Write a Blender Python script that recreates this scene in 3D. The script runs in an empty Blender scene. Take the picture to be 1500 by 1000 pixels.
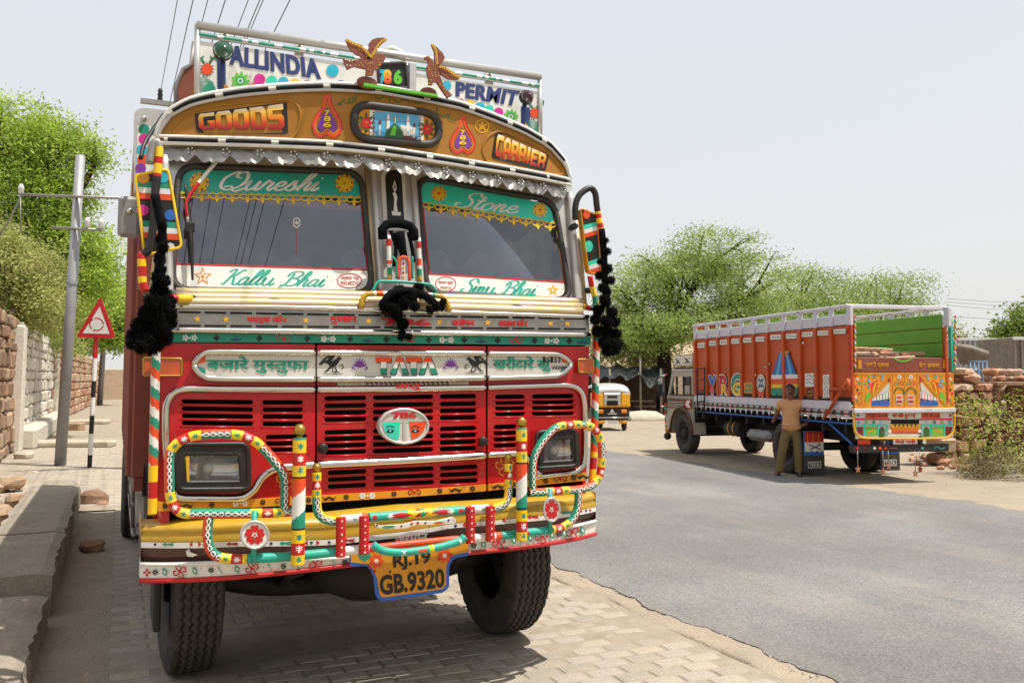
import bpy, bmesh, math, random
import numpy as np
from mathutils import Vector, Matrix, noise
from mathutils.geometry import tessellate_polygon

# ------------------------------------------------------------------ camera, sky, sun
SC = bpy.context.scene
COL = SC.collection
FPX, CAMH, PSI, PITCH, PCY, PCX = 1300.0, 1.8, math.radians(23.9), math.radians(3.9), 466.0, 750.0
cd = bpy.data.cameras.new('camera'); cam = bpy.data.objects.new('camera', cd); COL.objects.link(cam)
cd.sensor_width = 36.0; cd.lens = 36.0 * FPX / 1500.0; cd.shift_y = (PCY - 500.0) / 1500.0
cd.clip_start = 0.05; cd.clip_end = 2000.0
cam.location = (0, 0, CAMH); cam.rotation_euler = (math.radians(90) + PITCH, 0, -PSI)
SC.camera = cam
SUN = Vector((0.30, -0.27, 1.0)).normalized()
W = bpy.data.worlds.new('World'); SC.world = W; W.use_nodes = True
nt = W.node_tree; bg = nt.nodes['Background']
sky = nt.nodes.new('ShaderNodeTexSky'); sky.sky_type = 'NISHITA'; sky.sun_disc = False
sky.sun_elevation = math.asin(SUN.z); sky.sun_rotation = math.atan2(SUN.x, SUN.y)
sky.air_density = 1.0; sky.dust_density = 7.0; sky.ozone_density = 1.2; sky.altitude = 200
# dusty summer haze veils the blue: paler and thicker towards the horizon, the same all round
gm = nt.nodes.new('ShaderNodeTexCoord'); sp_ = nt.nodes.new('ShaderNodeSeparateXYZ'); nt.links.new(gm.outputs['Generated'], sp_.inputs[0])
hr = nt.nodes.new('ShaderNodeMapRange'); hr.inputs[1].default_value = 0.0; hr.inputs[2].default_value = 0.6; nt.links.new(sp_.outputs[2], hr.inputs[0])
hz = nt.nodes.new('ShaderNodeMix'); hz.data_type = 'RGBA'; hz.inputs[6].default_value = (6.9, 6.85, 6.6, 1); hz.inputs[7].default_value = (5.9, 6.3, 7.0, 1); nt.links.new(hr.outputs[0], hz.inputs[0])
hm = nt.nodes.new('ShaderNodeMix'); hm.data_type = 'RGBA'; hm.inputs[0].default_value = 0.8; nt.links.new(sky.outputs[0], hm.inputs[6]); nt.links.new(hz.outputs[2], hm.inputs[7])
nt.links.new(hm.outputs[2], bg.inputs[0]); bg.inputs[1].default_value = 0.116
sl = bpy.data.lights.new('sun', 'SUN'); sl.energy = 5.0; sl.angle = math.radians(0.55); sl.color = (1.0, 0.968, 0.915)
so = bpy.data.objects.new('sun', sl); COL.objects.link(so)
so.rotation_euler = (-SUN).to_track_quat('-Z', 'Y').to_euler(); so.location = SUN * 60
vs = SC.view_settings; vs.view_transform = 'Standard'; vs.look = 'None'; vs.gamma = 1.0; vs.use_curve_mapping = False
vs.exposure = 0.27

R = random.Random(7)
# ------------------------------------------------------------------ materials
def lin(h):
    if not isinstance(h, str): return tuple(h)
    h = h.lstrip('#'); o = []
    for i in (0, 2, 4):
        c = int(h[i:i + 2], 16) / 255
        o.append(c / 12.92 if c <= .04045 else ((c + .055) / 1.055) ** 2.4)
    return tuple(o)
MATS = {}
def mat(name, col, rough=.5, metal=0., var=.12, scale=5., bump=0., bscale=60., dust=0., dcol='#b7a489', coat=0., spec=.5, detail=5, wear=0., grain=0.):
    m = bpy.data.materials.new(name); m.use_nodes = True; MATS[name] = m
    n = m.node_tree.nodes; l = m.node_tree.links; p = n['Principled BSDF']
    c = lin(col)
    p.inputs['Roughness'].default_value = rough; p.inputs['Metallic'].default_value = metal
    p.inputs['Coat Weight'].default_value = coat; p.inputs['Specular IOR Level'].default_value = spec
    tc = n.new('ShaderNodeTexCoord')
    def nz(s, d=detail, r=.6):
        x = n.new('ShaderNodeTexNoise'); x.inputs['Scale'].default_value = s; x.inputs['Detail'].default_value = d; x.inputs['Roughness'].default_value = r
        l.new(tc.outputs['Object'], x.inputs['Vector']); return x
    a = nz(scale); mr = n.new('ShaderNodeMapRange'); mr.inputs[1].default_value = .3; mr.inputs[2].default_value = .7
    mr.inputs[3].default_value = 1 - var; mr.inputs[4].default_value = 1 + var; l.new(a.outputs[0], mr.inputs[0])
    mx = n.new('ShaderNodeMix'); mx.data_type = 'RGBA'; mx.blend_type = 'MULTIPLY'; mx.inputs[0].default_value = 1
    mx.inputs[6].default_value = (*c, 1); l.new(mr.outputs[0], mx.inputs[7]); out = mx.outputs[2]
    if dust:
        b = nz(scale * .55 + 1.3, 8, .7); r2 = n.new('ShaderNodeMapRange'); r2.inputs[1].default_value = .42; r2.inputs[2].default_value = .75
        r2.inputs[3].default_value = dust * .25; r2.inputs[4].default_value = dust; l.new(b.outputs[0], r2.inputs[0])
        m2 = n.new('ShaderNodeMix'); m2.data_type = 'RGBA'; m2.inputs[7].default_value = (*lin(dcol), 1)
        l.new(r2.outputs[0], m2.inputs[0]); l.new(out, m2.inputs[6]); out = m2.outputs[2]
        r3 = n.new('ShaderNodeMapRange'); r3.inputs[3].default_value = rough; r3.inputs[4].default_value = min(1, rough + .45); l.new(r2.outputs[0], r3.inputs[0]); l.new(r3.outputs[0], p.inputs['Roughness'])
    if grain:
        g1 = nz(70, 5, .8); r5 = n.new('ShaderNodeMapRange'); r5.inputs[1].default_value = .35; r5.inputs[2].default_value = .65; r5.inputs[3].default_value = 1 - grain; r5.inputs[4].default_value = 1 + grain; l.new(g1.outputs[0], r5.inputs[0])
        m4 = n.new('ShaderNodeMix'); m4.data_type = 'RGBA'; m4.blend_type = 'MULTIPLY'; m4.inputs[0].default_value = 1; l.new(out, m4.inputs[6]); l.new(r5.outputs[0], m4.inputs[7]); out = m4.outputs[2]
    if wear:      # chips and scratches where the paint has gone
        w1 = nz(38, 6, .75); w2 = nz(3.2, 4, .6); ad = n.new('ShaderNodeMath'); ad.operation = 'MULTIPLY_ADD'; ad.inputs[1].default_value = .45; l.new(w2.outputs[0], ad.inputs[0]); l.new(w1.outputs[0], ad.inputs[2])
        r4 = n.new('ShaderNodeMapRange'); r4.inputs[1].default_value = .84; r4.inputs[2].default_value = .88; r4.inputs[3].default_value = 0; r4.inputs[4].default_value = wear; l.new(ad.outputs[0], r4.inputs[0])
        m3 = n.new('ShaderNodeMix'); m3.data_type = 'RGBA'; m3.inputs[7].default_value = (*lin('#5d5146'), 1); l.new(r4.outputs[0], m3.inputs[0]); l.new(out, m3.inputs[6]); out = m3.outputs[2]
    l.new(out, p.inputs['Base Color'])
    if bump:
        b = nz(bscale, 6); bm = n.new('ShaderNodeBump'); bm.inputs['Strength'].default_value = bump; bm.inputs['Distance'].default_value = .02
        l.new(b.outputs[0], bm.inputs['Height']); l.new(bm.outputs[0], p.inputs['Normal'])
    return m
P = dict(rough=.45, var=.09, scale=9, dust=.05, spec=.4, wear=.55)
mat('white', '#d9d6cc', **P); mat('off_white', '#c3bfb3', rough=.5, var=.1, scale=7, dust=.15); mat('green', '#0a8468', **P); mat('teal', '#1f9c86', **P)
mat('red', '#b80f14', **P); mat('crimson', '#b0030e', rough=.3, var=.1, scale=3, dust=.03, coat=.15, spec=.35, wear=.5); mat('orange', '#d8440f', **P)
mat('yellow', '#dba30c', **P); mat('amber_paint', '#c98608', **P); mat('ochre', '#9a6606', rough=.5, var=.1, scale=3, dust=.1, spec=.3, wear=.5)
mat('gold', '#b58e16', rough=.36, var=.14, scale=3, dust=.1, coat=.1, wear=.6); mat('maroon', '#3d120c', rough=.4, var=.2, scale=4, dust=.12)
mat('black', '#0c0c0d', **P); mat('navy', '#22346a', **P); mat('blue', '#1d5aa8', **P); mat('sky_blue', '#4a9fc4', **P); mat('cyan', '#17a3b8', **P)
mat('turquoise', '#2cc3a5', **P); mat('purple', '#74308f', **P); mat('pink', '#c51d86', **P); mat('lime', '#5cb52f', **P); mat('dark_green', '#1d5a24', **P)
mat('violet', '#8f6fc4', **P); mat('dark_red', '#6d0f10', **P); mat('brown', '#5e2f14', **P); mat('rust_brown', '#7a2f16', rough=.5, var=.18, scale=4, dust=.12)
mat('pale_blue', '#8fb4d8', **P); mat('sun_yellow', '#e8bd10', **P)
mat('chrome', '#c8c4ba', rough=.16, metal=1, var=.05, dust=.1); mat('steel', '#8f8b84', rough=.34, metal=.85, var=.2, scale=7, bump=.15, bscale=14, dust=.12)
mat('cream_metal', '#b5a27a', rough=.42, metal=.25, var=.12, scale=5, dust=.15); mat('silver_paint', '#bdbab4', rough=.35, metal=.5, var=.1, dust=.15)
mat('gasket', '#161616', rough=.55, var=.2, dust=.12); mat('rubber', '#242221', rough=.85, var=.25, scale=10, dust=.4, dcol='#7d7060', bump=.2, bscale=80)
mat('rubber_far', '#262423', rough=.85, var=.25, scale=8, dust=.35, dcol='#7d7060')
mat('dark_iron', '#15120f', rough=.7, var=.3, scale=8, dust=.3, dcol='#4a3f33'); mat('void', '#050505', rough=.9, var=.1)
mat('yarn', '#0a0a0a', rough=1, var=.5, scale=60, spec=.12); mat('cloth_black', '#0f0f11', rough=.95, var=.3, scale=20, spec=.1)
mat('amber_lens', '#b94a08', rough=.15, var=.15, scale=20, coat=.5); mat('amber_light', '#d87406', rough=.2, var=.15, scale=20, coat=.5)
mat('green_lens', '#07502c', rough=.1, coat=.6); mat('red_lens', '#3c060c', rough=.1, coat=.6)
mat('brass', '#b08a3c', rough=.28, metal=.8, var=.1); mat('zinc', '#8a8884', rough=.5, metal=.5, var=.2, dust=.2)
mat('interior', '#1b1a1b', rough=.9, var=.3, scale=3); mat('seat_cloth', '#34302e', rough=.95, var=.3)
# outdoor
mat('sand', '#8f8270', rough=1, var=.16, scale=1.3, bump=.5, bscale=22, dust=.45, dcol='#a79a85', spec=.1, detail=10, grain=.28)
mat('paver_base', '#948876', rough=1, var=.15, scale=6, bump=.4, bscale=70, spec=.1, detail=9)
for i, c in enumerate(('#a0958a', '#a3988a', '#988e80', '#a69a88', '#938a7d')):
    mat('paver%d' % i, c, rough=.95, var=.12, scale=7, bump=.35, bscale=60, dust=.7, dcol='#9d9079', spec=.15, detail=8, grain=.2)
for i, c in enumerate(('#8d6f55', '#7b5c48', '#9b7d62', '#7f6a5a', '#a58a70')):
    mat('stone%d' % i, c, rough=.95, var=.25, scale=5, bump=.6, bscale=18, dust=.3, spec=.15, detail=9)
for i, c in enumerate(('#a87c62', '#9a6a52', '#b8937a', '#b59d86', '#8c6650')):
    mat('sandstone%d' % i, c, rough=.95, var=.2, scale=5, bump=.5, bscale=18, dust=.25, spec=.15, detail=9)
for i, c in enumerate(('#c9c1b2', '#bdb5a6', '#d0c9bb')):
    mat('lime_stone%d' % i, c, rough=.95, var=.1, scale=4, bump=.6, bscale=16, dust=.2, spec=.15, detail=8)
mat('kerb_stone', '#8d8374', rough=.95, var=.14, scale=3, bump=.55, bscale=28, dust=.3, dcol='#a8987e', spec=.15, detail=10, grain=.22)
mat('mortar', '#6f5d4c', rough=1, var=.25, scale=4, bump=.7, bscale=14, spec=.1); mat('pale_slab', '#b0a692', rough=.95, var=.15, scale=4, bump=.4, bscale=30, spec=.15)
mat('grey_pole', '#8d8f92', rough=.5, metal=.3, var=.12, scale=4, dust=.25); mat('wire', '#1e1f20', rough=.6); mat('ceramic', '#c9c4ba', rough=.25)
mat('tarp', '#16181a', rough=.55, var=.35, scale=3, bump=.9, bscale=5); mat('shack_wood', '#4a3523', rough=.9, var=.3, scale=6)
mat('hill_rock', '#a28f76', rough=1, var=.3, scale=.35, bump=.6, bscale=1.5, spec=.1, detail=10)
mat('bark', '#4a3b2c', rough=1, var=.3, scale=10, bump=.6, bscale=25, spec=.1); mat('bark_dark', '#2c231a', rough=1, var=.3, scale=8, bump=.6, bscale=25, spec=.1)
mat('skin', '#7b4b33', rough=.5, var=.08); mat('hair', '#0b0908', rough=.6); mat('shirt', '#cb9a6c', rough=.95, var=.1, scale=18, bump=.25, bscale=9, spec=.1)
mat('trousers', '#7a6846', rough=.95, var=.14, scale=22, bump=.3, bscale=9, spec=.1); mat('sandal', '#1e1713', rough=.7)
mat('t2_rust', '#bd490f', rough=.55, var=.16, scale=2.5, dust=.12, dcol='#a8704a', wear=.6); mat('t2_white', '#c9c5cc', rough=.5, var=.1, dust=.25, wear=.7); mat('t2_cab', '#a29a8e', rough=.5, var=.14, dust=.3)
mat('t2_green', '#4f8c18', rough=.6, var=.12, scale=3, dust=.1); mat('t2_yellow', '#d9860a', rough=.45, var=.1, dust=.08)
mat('grey_body', '#8e9296', rough=.6, var=.12, scale=2, dust=.25); mat('white_body', '#c4c4c2', rough=.6, var=.1, dust=.25)
mat('rick_yellow', '#dd9f0a', rough=.4, var=.06, dust=.1); mat('wood_grey', '#7a7064', rough=.9, var=.3, scale=6)
mat('dull_blue', '#3a6482', rough=.6, var=.15, dust=.2)
def leafmat(name, col, tr=.45):
    m = bpy.data.materials.new(name); m.use_nodes = True; MATS[name] = m; n = m.node_tree.nodes; l = m.node_tree.links
    p = n['Principled BSDF']; p.inputs['Roughness'].default_value = .55; p.inputs['Specular IOR Level'].default_value = .3
    tc = n.new('ShaderNodeTexCoord'); x = n.new('ShaderNodeTexNoise'); x.inputs['Scale'].default_value = .9; x.inputs['Detail'].default_value = 4; l.new(tc.outputs['Object'], x.inputs['Vector'])
    mr = n.new('ShaderNodeMapRange'); mr.inputs[1].default_value = .3; mr.inputs[2].default_value = .7; mr.inputs[3].default_value = .75; mr.inputs[4].default_value = 1.25; l.new(x.outputs[0], mr.inputs[0])
    mx = n.new('ShaderNodeMix'); mx.data_type = 'RGBA'; mx.blend_type = 'MULTIPLY'; mx.inputs[0].default_value = 1; mx.inputs[6].default_value = (*lin(col), 1); l.new(mr.outputs[0], mx.inputs[7])
    l.new(mx.outputs[2], p.inputs['Base Color']); t = n.new('ShaderNodeBsdfTranslucent'); l.new(mx.outputs[2], t.inputs['Color'])
    ms = n.new('ShaderNodeMixShader'); ms.inputs[0].default_value = tr; l.new(p.outputs[0], ms.inputs[1]); l.new(t.outputs[0], ms.inputs[2]); l.new(ms.outputs[0], n['Material Output'].inputs[0])
for k, cs in dict(neem=('#a3bb4a', '#8caa3e', '#bccd62'), acacia=('#93a955', '#84994b', '#afbb6e'), bush=('#a3a75c', '#90964f', '#b8b674'), vine=('#7d8c40', '#979c56', '#667632'), dry=('#8d8260', '#a39670', '#787050'), fan=('#2d5a22', '#244c1c', '#3a6a2c')).items():
    for i, c in enumerate(cs): leafmat(k + str(i), c)
# window glass: clear pane with a strong sky reflection
def glassmat(name, tint, rough, refl, clear):
    m = bpy.data.materials.new(name); m.use_nodes = True; MATS[name] = m; n = m.node_tree.nodes; l = m.node_tree.links; n.remove(n['Principled BSDF'])
    tr = n.new('ShaderNodeBsdfTransparent'); tr.inputs[0].default_value = (*tint, 1); gl = n.new('ShaderNodeBsdfGlossy'); gl.inputs['Roughness'].default_value = rough; gl.inputs[0].default_value = (.95, .96, 1, 1)
    di = n.new('ShaderNodeBsdfDiffuse'); di.inputs[0].default_value = (.32, .31, .3, 1)
    fr = n.new('ShaderNodeFresnel'); fr.inputs[0].default_value = refl; ms = n.new('ShaderNodeMixShader'); m0 = n.new('ShaderNodeMixShader'); m0.inputs[0].default_value = clear
    tc = n.new('ShaderNodeTexCoord'); nx = n.new('ShaderNodeTexNoise'); nx.inputs['Scale'].default_value = 2.6; nx.inputs['Detail'].default_value = 9; nx.inputs['Roughness'].default_value = .68; l.new(tc.outputs['Object'], nx.inputs['Vector']); rq_ = n.new('ShaderNodeMapRange'); rq_.inputs[1].default_value = .4; rq_.inputs[2].default_value = .72; rq_.inputs[3].default_value = clear * .5; rq_.inputs[4].default_value = clear * 3.2; l.new(nx.outputs[0], rq_.inputs[0]); l.new(rq_.outputs[0], m0.inputs[0])
    l.new(tr.outputs[0], m0.inputs[1]); l.new(di.outputs[0], m0.inputs[2])
    l.new(fr.outputs[0], ms.inputs[0]); l.new(m0.outputs[0], ms.inputs[1]); l.new(gl.outputs[0], ms.inputs[2]); l.new(ms.outputs[0], n['Material Output'].inputs[0])
glassmat('windscreen_glass', (.55, .58, .6), .01, 1.95, .06); glassmat('lamp_glass', (.9, .9, .9), .03, 1.6, .12); glassmat('far_glass', (.5, .5, .5), .05, 1.7, .08)
def gradmat(name, stops, axis=2):          # paint that shades from one colour to another up the lettering
    m = bpy.data.materials.new(name); m.use_nodes = True; MATS[name] = m; n = m.node_tree.nodes; l = m.node_tree.links; p = n['Principled BSDF']; p.inputs['Roughness'].default_value = .4
    tc = n.new('ShaderNodeTexCoord'); sx = n.new('ShaderNodeSeparateXYZ'); l.new(tc.outputs['UV'], sx.inputs[0]); cr = n.new('ShaderNodeValToRGB'); l.new(sx.outputs[1], cr.inputs[0])
    e = cr.color_ramp.elements
    while len(e) < len(stops): e.new(.5)
    for q, (t, c) in zip(e, stops): q.position = t; q.color = (*lin(c), 1)
    l.new(cr.outputs[0], p.inputs['Base Color'])
gradmat('flame_paint', [(0, '#7a1408'), (.3, '#c93a0c'), (.55, '#dd8a0c'), (.78, '#e8b93a'), (1, '#efe3cf')])
gradmat('sunset_paint', [(0, '#b5150c'), (.5, '#dd7a0c'), (1, '#e8c22a')])

# ------------------------------------------------------------------ mesh builder
WL = {}
def wl(o): return WL.get(o.name, Vector((0, 0, 0))) if o else Vector((0, 0, 0))
class MB:
    def __init__(s): s.v = []; s.f = []; s.m = []; s.s = []; s.uv = {}
    def add(s, vs, fs, m, smooth=False):
        b = len(s.v); s.v += [tuple(v) for v in vs]
        for f in fs: s.f.append(tuple(i + b for i in f)); s.m.append(m); s.s.append(smooth)
        return b
    def box(s, c, d, m, bev=0., rot=None, jit=0., rng=None):
        hx, hy, hz = d[0] / 2, d[1] / 2, d[2] / 2; vs = []; fs = []
        b = min(bev, hx * .95, hy * .95, hz * .95)
        if b <= 0:
            vs = [Vector((x, y, z)) for x in (-hx, hx) for y in (-hy, hy) for z in (-hz, hz)]
            fs = [(0, 1, 3, 2), (4, 6, 7, 5), (0, 4, 5, 1), (2, 3, 7, 6), (0, 2, 6, 4), (1, 5, 7, 3)]
        else:
            idx = {}
            for sx in (-1, 1):
                for sy in (-1, 1):
                    for sz in (-1, 1):
                        j = Vector((0, 0, 0)) if not jit else Vector((rng.uniform(-1, 1), rng.uniform(-1, 1), rng.uniform(-1, 1))) * jit
                        for a in range(3):
                            p = [sx * (hx - b), sy * (hy - b), sz * (hz - b)]; p[a] = (sx * hx, sy * hy, sz * hz)[a]
                            idx[sx, sy, sz, a] = len(vs); vs.append(Vector(p) + j)
            I = idx; q = [(-1, -1), (1, -1), (1, 1), (-1, 1)]
            for sg in (-1, 1):
                for a in range(3):
                    k = []
                    for (u, w) in q:
                        t = [u, w]; t.insert(a, sg); k.append(I[t[0], t[1], t[2], a])
                    fl = (sg > 0) ^ (a == 1)
                    fs.append(tuple(k if fl else k[::-1]))
            for a in range(3):
                o = [x for x in range(3) if x != a]
                for u in (-1, 1):
                    for w in (-1, 1):
                        def key(e, ax):
                            t = [0, 0, 0]; t[a] = e; t[o[0]] = u; t[o[1]] = w; return I[t[0], t[1], t[2], ax]
                        k = [key(-1, o[0]), key(1, o[0]), key(1, o[1]), key(-1, o[1])]
                        fs.append(tuple(k))
            for sx in (-1, 1):
                for sy in (-1, 1):
                    for sz in (-1, 1): fs.append((I[sx, sy, sz, 0], I[sx, sy, sz, 1], I[sx, sy, sz, 2]))
            # orient outward
            g = []
            for f in fs:
                p0, p1, p2 = vs[f[0]], vs[f[1]], vs[f[2]]; c0 = sum((vs[i] for i in f), Vector()) / len(f)
                g.append(f if (p1 - p0).cross(p2 - p0).dot(c0) >= 0 else f[::-1])
            fs = g
        if rot is not None: vs = [rot @ v for v in vs]
        c = Vector(c); s.add([v + c for v in vs], fs, m)
    def tube(s, path, r, m, seg=10, step=None, cap=True, ref=(0, -1, 0), closed=False, smooth=True, flat=None):
        """m: name or f(s, a, L) ; r: number or f(t)"""
        P_ = [Vector(p) for p in path]
        if step: P_ = resample(P_, step, closed)
        n = len(P_); L = [0.]
        for i in range(1, n): L.append(L[-1] + (P_[i] - P_[i - 1]).length)
        tot = L[-1] or 1; rings = []; ref = Vector(ref)
        for i in range(n):
            if closed: t = P_[(i + 1) % n] - P_[i - 1]
            else: t = P_[min(i + 1, n - 1)] - P_[max(i - 1, 0)]
            if t.length < 1e-9: t = Vector((0, 0, 1))
            t.normalize(); nn = ref - t * ref.dot(t)
            if nn.length < 1e-3: nn = Vector((1, 0, 0)) - t * t.x
            nn.normalize(); b = t.cross(nn); rr = r(L[i] / tot) if callable(r) else r
            rings.append([P_[i] + (nn * math.cos(2 * math.pi * k / seg) + b * math.sin(2 * math.pi * k / seg) * (flat or 1)) * rr for k in range(seg)])
        b0 = len(s.v)
        for q in rings: s.v += [tuple(v) for v in q]
        for i in range(n if closed else n - 1):
            j = (i + 1) % n
            for k in range(seg):
                k2 = (k + 1) % seg; s.f.append((b0 + i * seg + k, b0 + i * seg + k2, b0 + j * seg + k2, b0 + j * seg + k))
                if callable(m):
                    a = 2 * math.pi * (k + .5) / seg
                    if a > math.pi: a -= 2 * math.pi
                    s.m.append(m((L[i] + L[min(j, n - 1) if j else n - 1]) / 2, a, tot))
                else: s.m.append(m)
                s.s.append(smooth)
        if cap and not closed:
            mm = m(0, 0, tot) if callable(m) else m
            s.f.append(tuple(b0 + k for k in range(seg))[::-1]); s.m.append(mm); s.s.append(False)
            mm = m(tot, 0, tot) if callable(m) else m
            s.f.append(tuple(b0 + (n - 1) * seg + k for k in range(seg))); s.m.append(mm); s.s.append(False)
    def grid(s, rows, m, smooth=True):
        nr, nc = len(rows), len(rows[0]); b = len(s.v)
        for r in rows: s.v += [tuple(v) for v in r]
        for i in range(nr - 1):
            for j in range(nc - 1):
                s.f.append((b + i * nc + j, b + i * nc + j + 1, b + (i + 1) * nc + j + 1, b + (i + 1) * nc + j))
                s.m.append(m(i, j) if callable(m) else m); s.s.append(smooth)
    def lathe(s, prof, c, ax, m, seg=20, smooth=True):
        """prof: (radius, along axis)"""
        ax = Vector(ax).normalized(); u = ax.orthogonal().normalized(); w = ax.cross(u); c = Vector(c)
        rows = [[c + ax * h + (u * math.cos(2 * math.pi * k / seg) + w * math.sin(2 * math.pi * k / seg)) * r for k in range(seg + 1)] for r, h in prof]
        s.grid(rows, (lambda i, j: m[i]) if isinstance(m, (list, tuple)) else m, smooth)
    def ball(s, c, r, m, sx=1, sy=1, sz=1, nu=10, nv=7, jit=0, rng=None):
        c = Vector(c); rows = []
        for i in range(nv + 1):
            t = math.pi * i / nv; row = []
            for k in range(nu):
                p = 2 * math.pi * k / nu; q = 1 + (rng.uniform(-jit, jit) if jit else 0)
                row.append(c + Vector((math.sin(t) * math.cos(p) * sx, math.sin(t) * math.sin(p) * sy, math.cos(t) * sz)) * r * q)
            rows.append(row + [row[0]])
        s.grid(rows, m)
    def clusters(s):
        """which vertices belong together: touching faces, and islands nearer than half their size"""
        n = len(s.v); lab = np.arange(n); A = np.array([(f[i], f[i - 1]) for f in s.f for i in range(len(f))])
        while True:
            m_ = np.minimum(lab[A[:, 0]], lab[A[:, 1]]); new = lab.copy(); np.minimum.at(new, A[:, 0], m_); np.minimum.at(new, A[:, 1], m_); new = new[new]
            if (new == lab).all(): break
            lab = new
        u, isl = np.unique(lab, return_inverse=True); k = len(u)
        if k < 2 or k > 700: return None
        V = np.array(s.v); lo = np.full((k, 3), 1e9); hi = -lo; np.minimum.at(lo, isl, V); np.maximum.at(hi, isl, V); sz = (hi - lo).max(1)
        gap = np.sqrt((np.maximum(0, np.maximum(lo[:, None] - hi[None], lo[None] - hi[:, None])) ** 2).sum(2)); near = gap <= np.maximum(.02, .5 * np.maximum(sz[:, None], sz[None]))
        c = np.arange(k)
        while True:
            m_ = np.where(near, c[None], k).min(1); m_ = np.minimum(m_, c)
            if (m_ == c).all(): break
            c = m_
        u, c = np.unique(c, return_inverse=True); return c[isl] if len(u) > 1 else None
    def build(s, name, parent=None, loc=None, **tags):
        if parent is not None and loc is None and not tags and 8 < len(s.v) < 60000:
            cl = s.clusters()
            if cl is not None:
                first = None
                for g in np.unique(cl):
                    mb = MB(); ix = np.nonzero(cl == g)[0]; mp_ = {int(i): k for k, i in enumerate(ix)}; mb.v = [s.v[i] for i in ix]
                    for f, m_, sm_ in zip(s.f, s.m, s.s):
                        if f[0] in mp_: mb.f.append(tuple(mp_[i] for i in f)); mb.m.append(m_); mb.s.append(sm_)
                    mb.uv = {mp_[i]: t for i, t in s.uv.items() if i in mp_}
                    if not mb.f: continue
                    o = mb._build(name, parent); first = first or o
                return first
        return s._build(name, parent, loc, **tags)
    def _build(s, name, parent=None, loc=None, **tags):
        me = bpy.data.meshes.new(name); V = np.array(s.v, dtype=np.float64).reshape(-1, 3)
        c = Vector(((V[:, 0].min() + V[:, 0].max()) / 2, (V[:, 1].min() + V[:, 1].max()) / 2, V[:, 2].min())) if loc is None else Vector(loc)
        me.from_pydata((V - np.array(c)).tolist(), [], s.f); names = list(dict.fromkeys(s.m))
        for x in names: me.materials.append(MATS[x])
        ix = {x: i for i, x in enumerate(names)}
        me.polygons.foreach_set('material_index', [ix[x] for x in s.m]); me.polygons.foreach_set('use_smooth', s.s)
        if s.uv:
            ul = me.uv_layers.new(name='UVMap'); vi = np.zeros(len(me.loops), dtype=np.int32); me.loops.foreach_get('vertex_index', vi)
            ul.data.foreach_set('uv', np.array([s.uv.get(int(i), (0, 0)) for i in vi], dtype=np.float32).ravel())
        me.update(); o = bpy.data.objects.new(name, me); COL.objects.link(o)
        if parent is not None: o.parent = parent
        o.location = c - wl(parent); WL[o.name] = c
        for k, v in tags.items(): o[k] = v
        return o
def empty(name, loc, label=None, category=None, group=None, rz=0., local=False):
    o = bpy.data.objects.new(name, None); COL.objects.link(o); o.location = loc; o.rotation_euler = (0, 0, rz); o.empty_display_size = .3
    WL[o.name] = Vector((0, 0, 0)) if local else Vector(loc)
    tag(o, label, category, group); return o
def tag(o, label=None, category=None, group=None, kind=None):
    if label: o['label'] = label
    if category: o['category'] = category; o['kind'] = 'thing'
    if group: o['group'] = group
    if kind: o['kind'] = kind
    return o
def copy_tree(o, parent=None):
    c = o.copy(); COL.objects.link(c); c.parent = parent
    for ch in list(o.children): copy_tree(ch, c)
    return c
def resample(P_, step, closed=False):
    """smooth curve through the points at even spacing"""
    n = len(P_); out = []
    rng_ = range(n if closed else n - 1)
    for i in rng_:
        p1, p2 = P_[i], P_[(i + 1) % n]
        p0 = P_[i - 1] if (i > 0 or closed) else p1 * 2 - p2
        p3 = P_[(i + 2) % n] if (i + 2 < n or closed) else p2 * 2 - p1
        k = max(1, int((p2 - p1).length / step))
        for j in range(k):
            t = j / k; out.append(.5 * ((2 * p1) + (p2 - p0) * t + (2 * p0 - 5 * p1 + 4 * p2 - p3) * t * t + (3 * p1 - p0 - 3 * p2 + p3) * t ** 3))
    if not closed: out.append(P_[-1])
    return out
# ------------------------------------------------------------------ measuring: sight lines onto real planes
def ray(px, py):
    u = (px - PCX) / FPX; v = (PCY - py) / FPX
    fw = math.cos(PITCH) - v * math.sin(PITCH); up = math.sin(PITCH) + v * math.cos(PITCH)
    return Vector((u * math.cos(PSI) + fw * math.sin(PSI), -u * math.sin(PSI) + fw * math.cos(PSI), up))
CAM = Vector((0, 0, CAMH))
def onY(S):
    """point of the surface y = S(x, z) met by a sight line"""
    if not callable(S): return lambda p: CAM + (lambda d: d * (S / d.y))(ray(*p))
    def f(p):
        d = ray(*p); Y = 5.0
        for _ in range(6): q = CAM + d * (Y / d.y); Y = S(q.x, q.z)
        return CAM + d * (Y / d.y)
    return f
def gnd(px, py, z=0.):
    d = ray(px, py); return CAM + d * ((z - CAMH) / d.z)
def at_depth(px, py, dep):
    d = ray(px, py); k = d.x * math.sin(PSI) + d.y * math.cos(PSI); return CAM + d * (dep / k)
def rq(tl, tr, br, bl, r, n=5):
    """rounded quad outline"""
    pts = [Vector(tl), Vector(tr), Vector(br), Vector(bl)]; out = []
    for i in range(4):
        p, a, b = pts[i], pts[i - 1], pts[(i + 1) % 4]
        s_ = p + (a - p).normalized() * r; e = p + (b - p).normalized() * r
        for k in range(n + 1):
            t = k / n; out.append(s_ * (1 - t) ** 2 + p * 2 * t * (1 - t) + e * t * t)
    return [tuple(q) for q in out]
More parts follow.
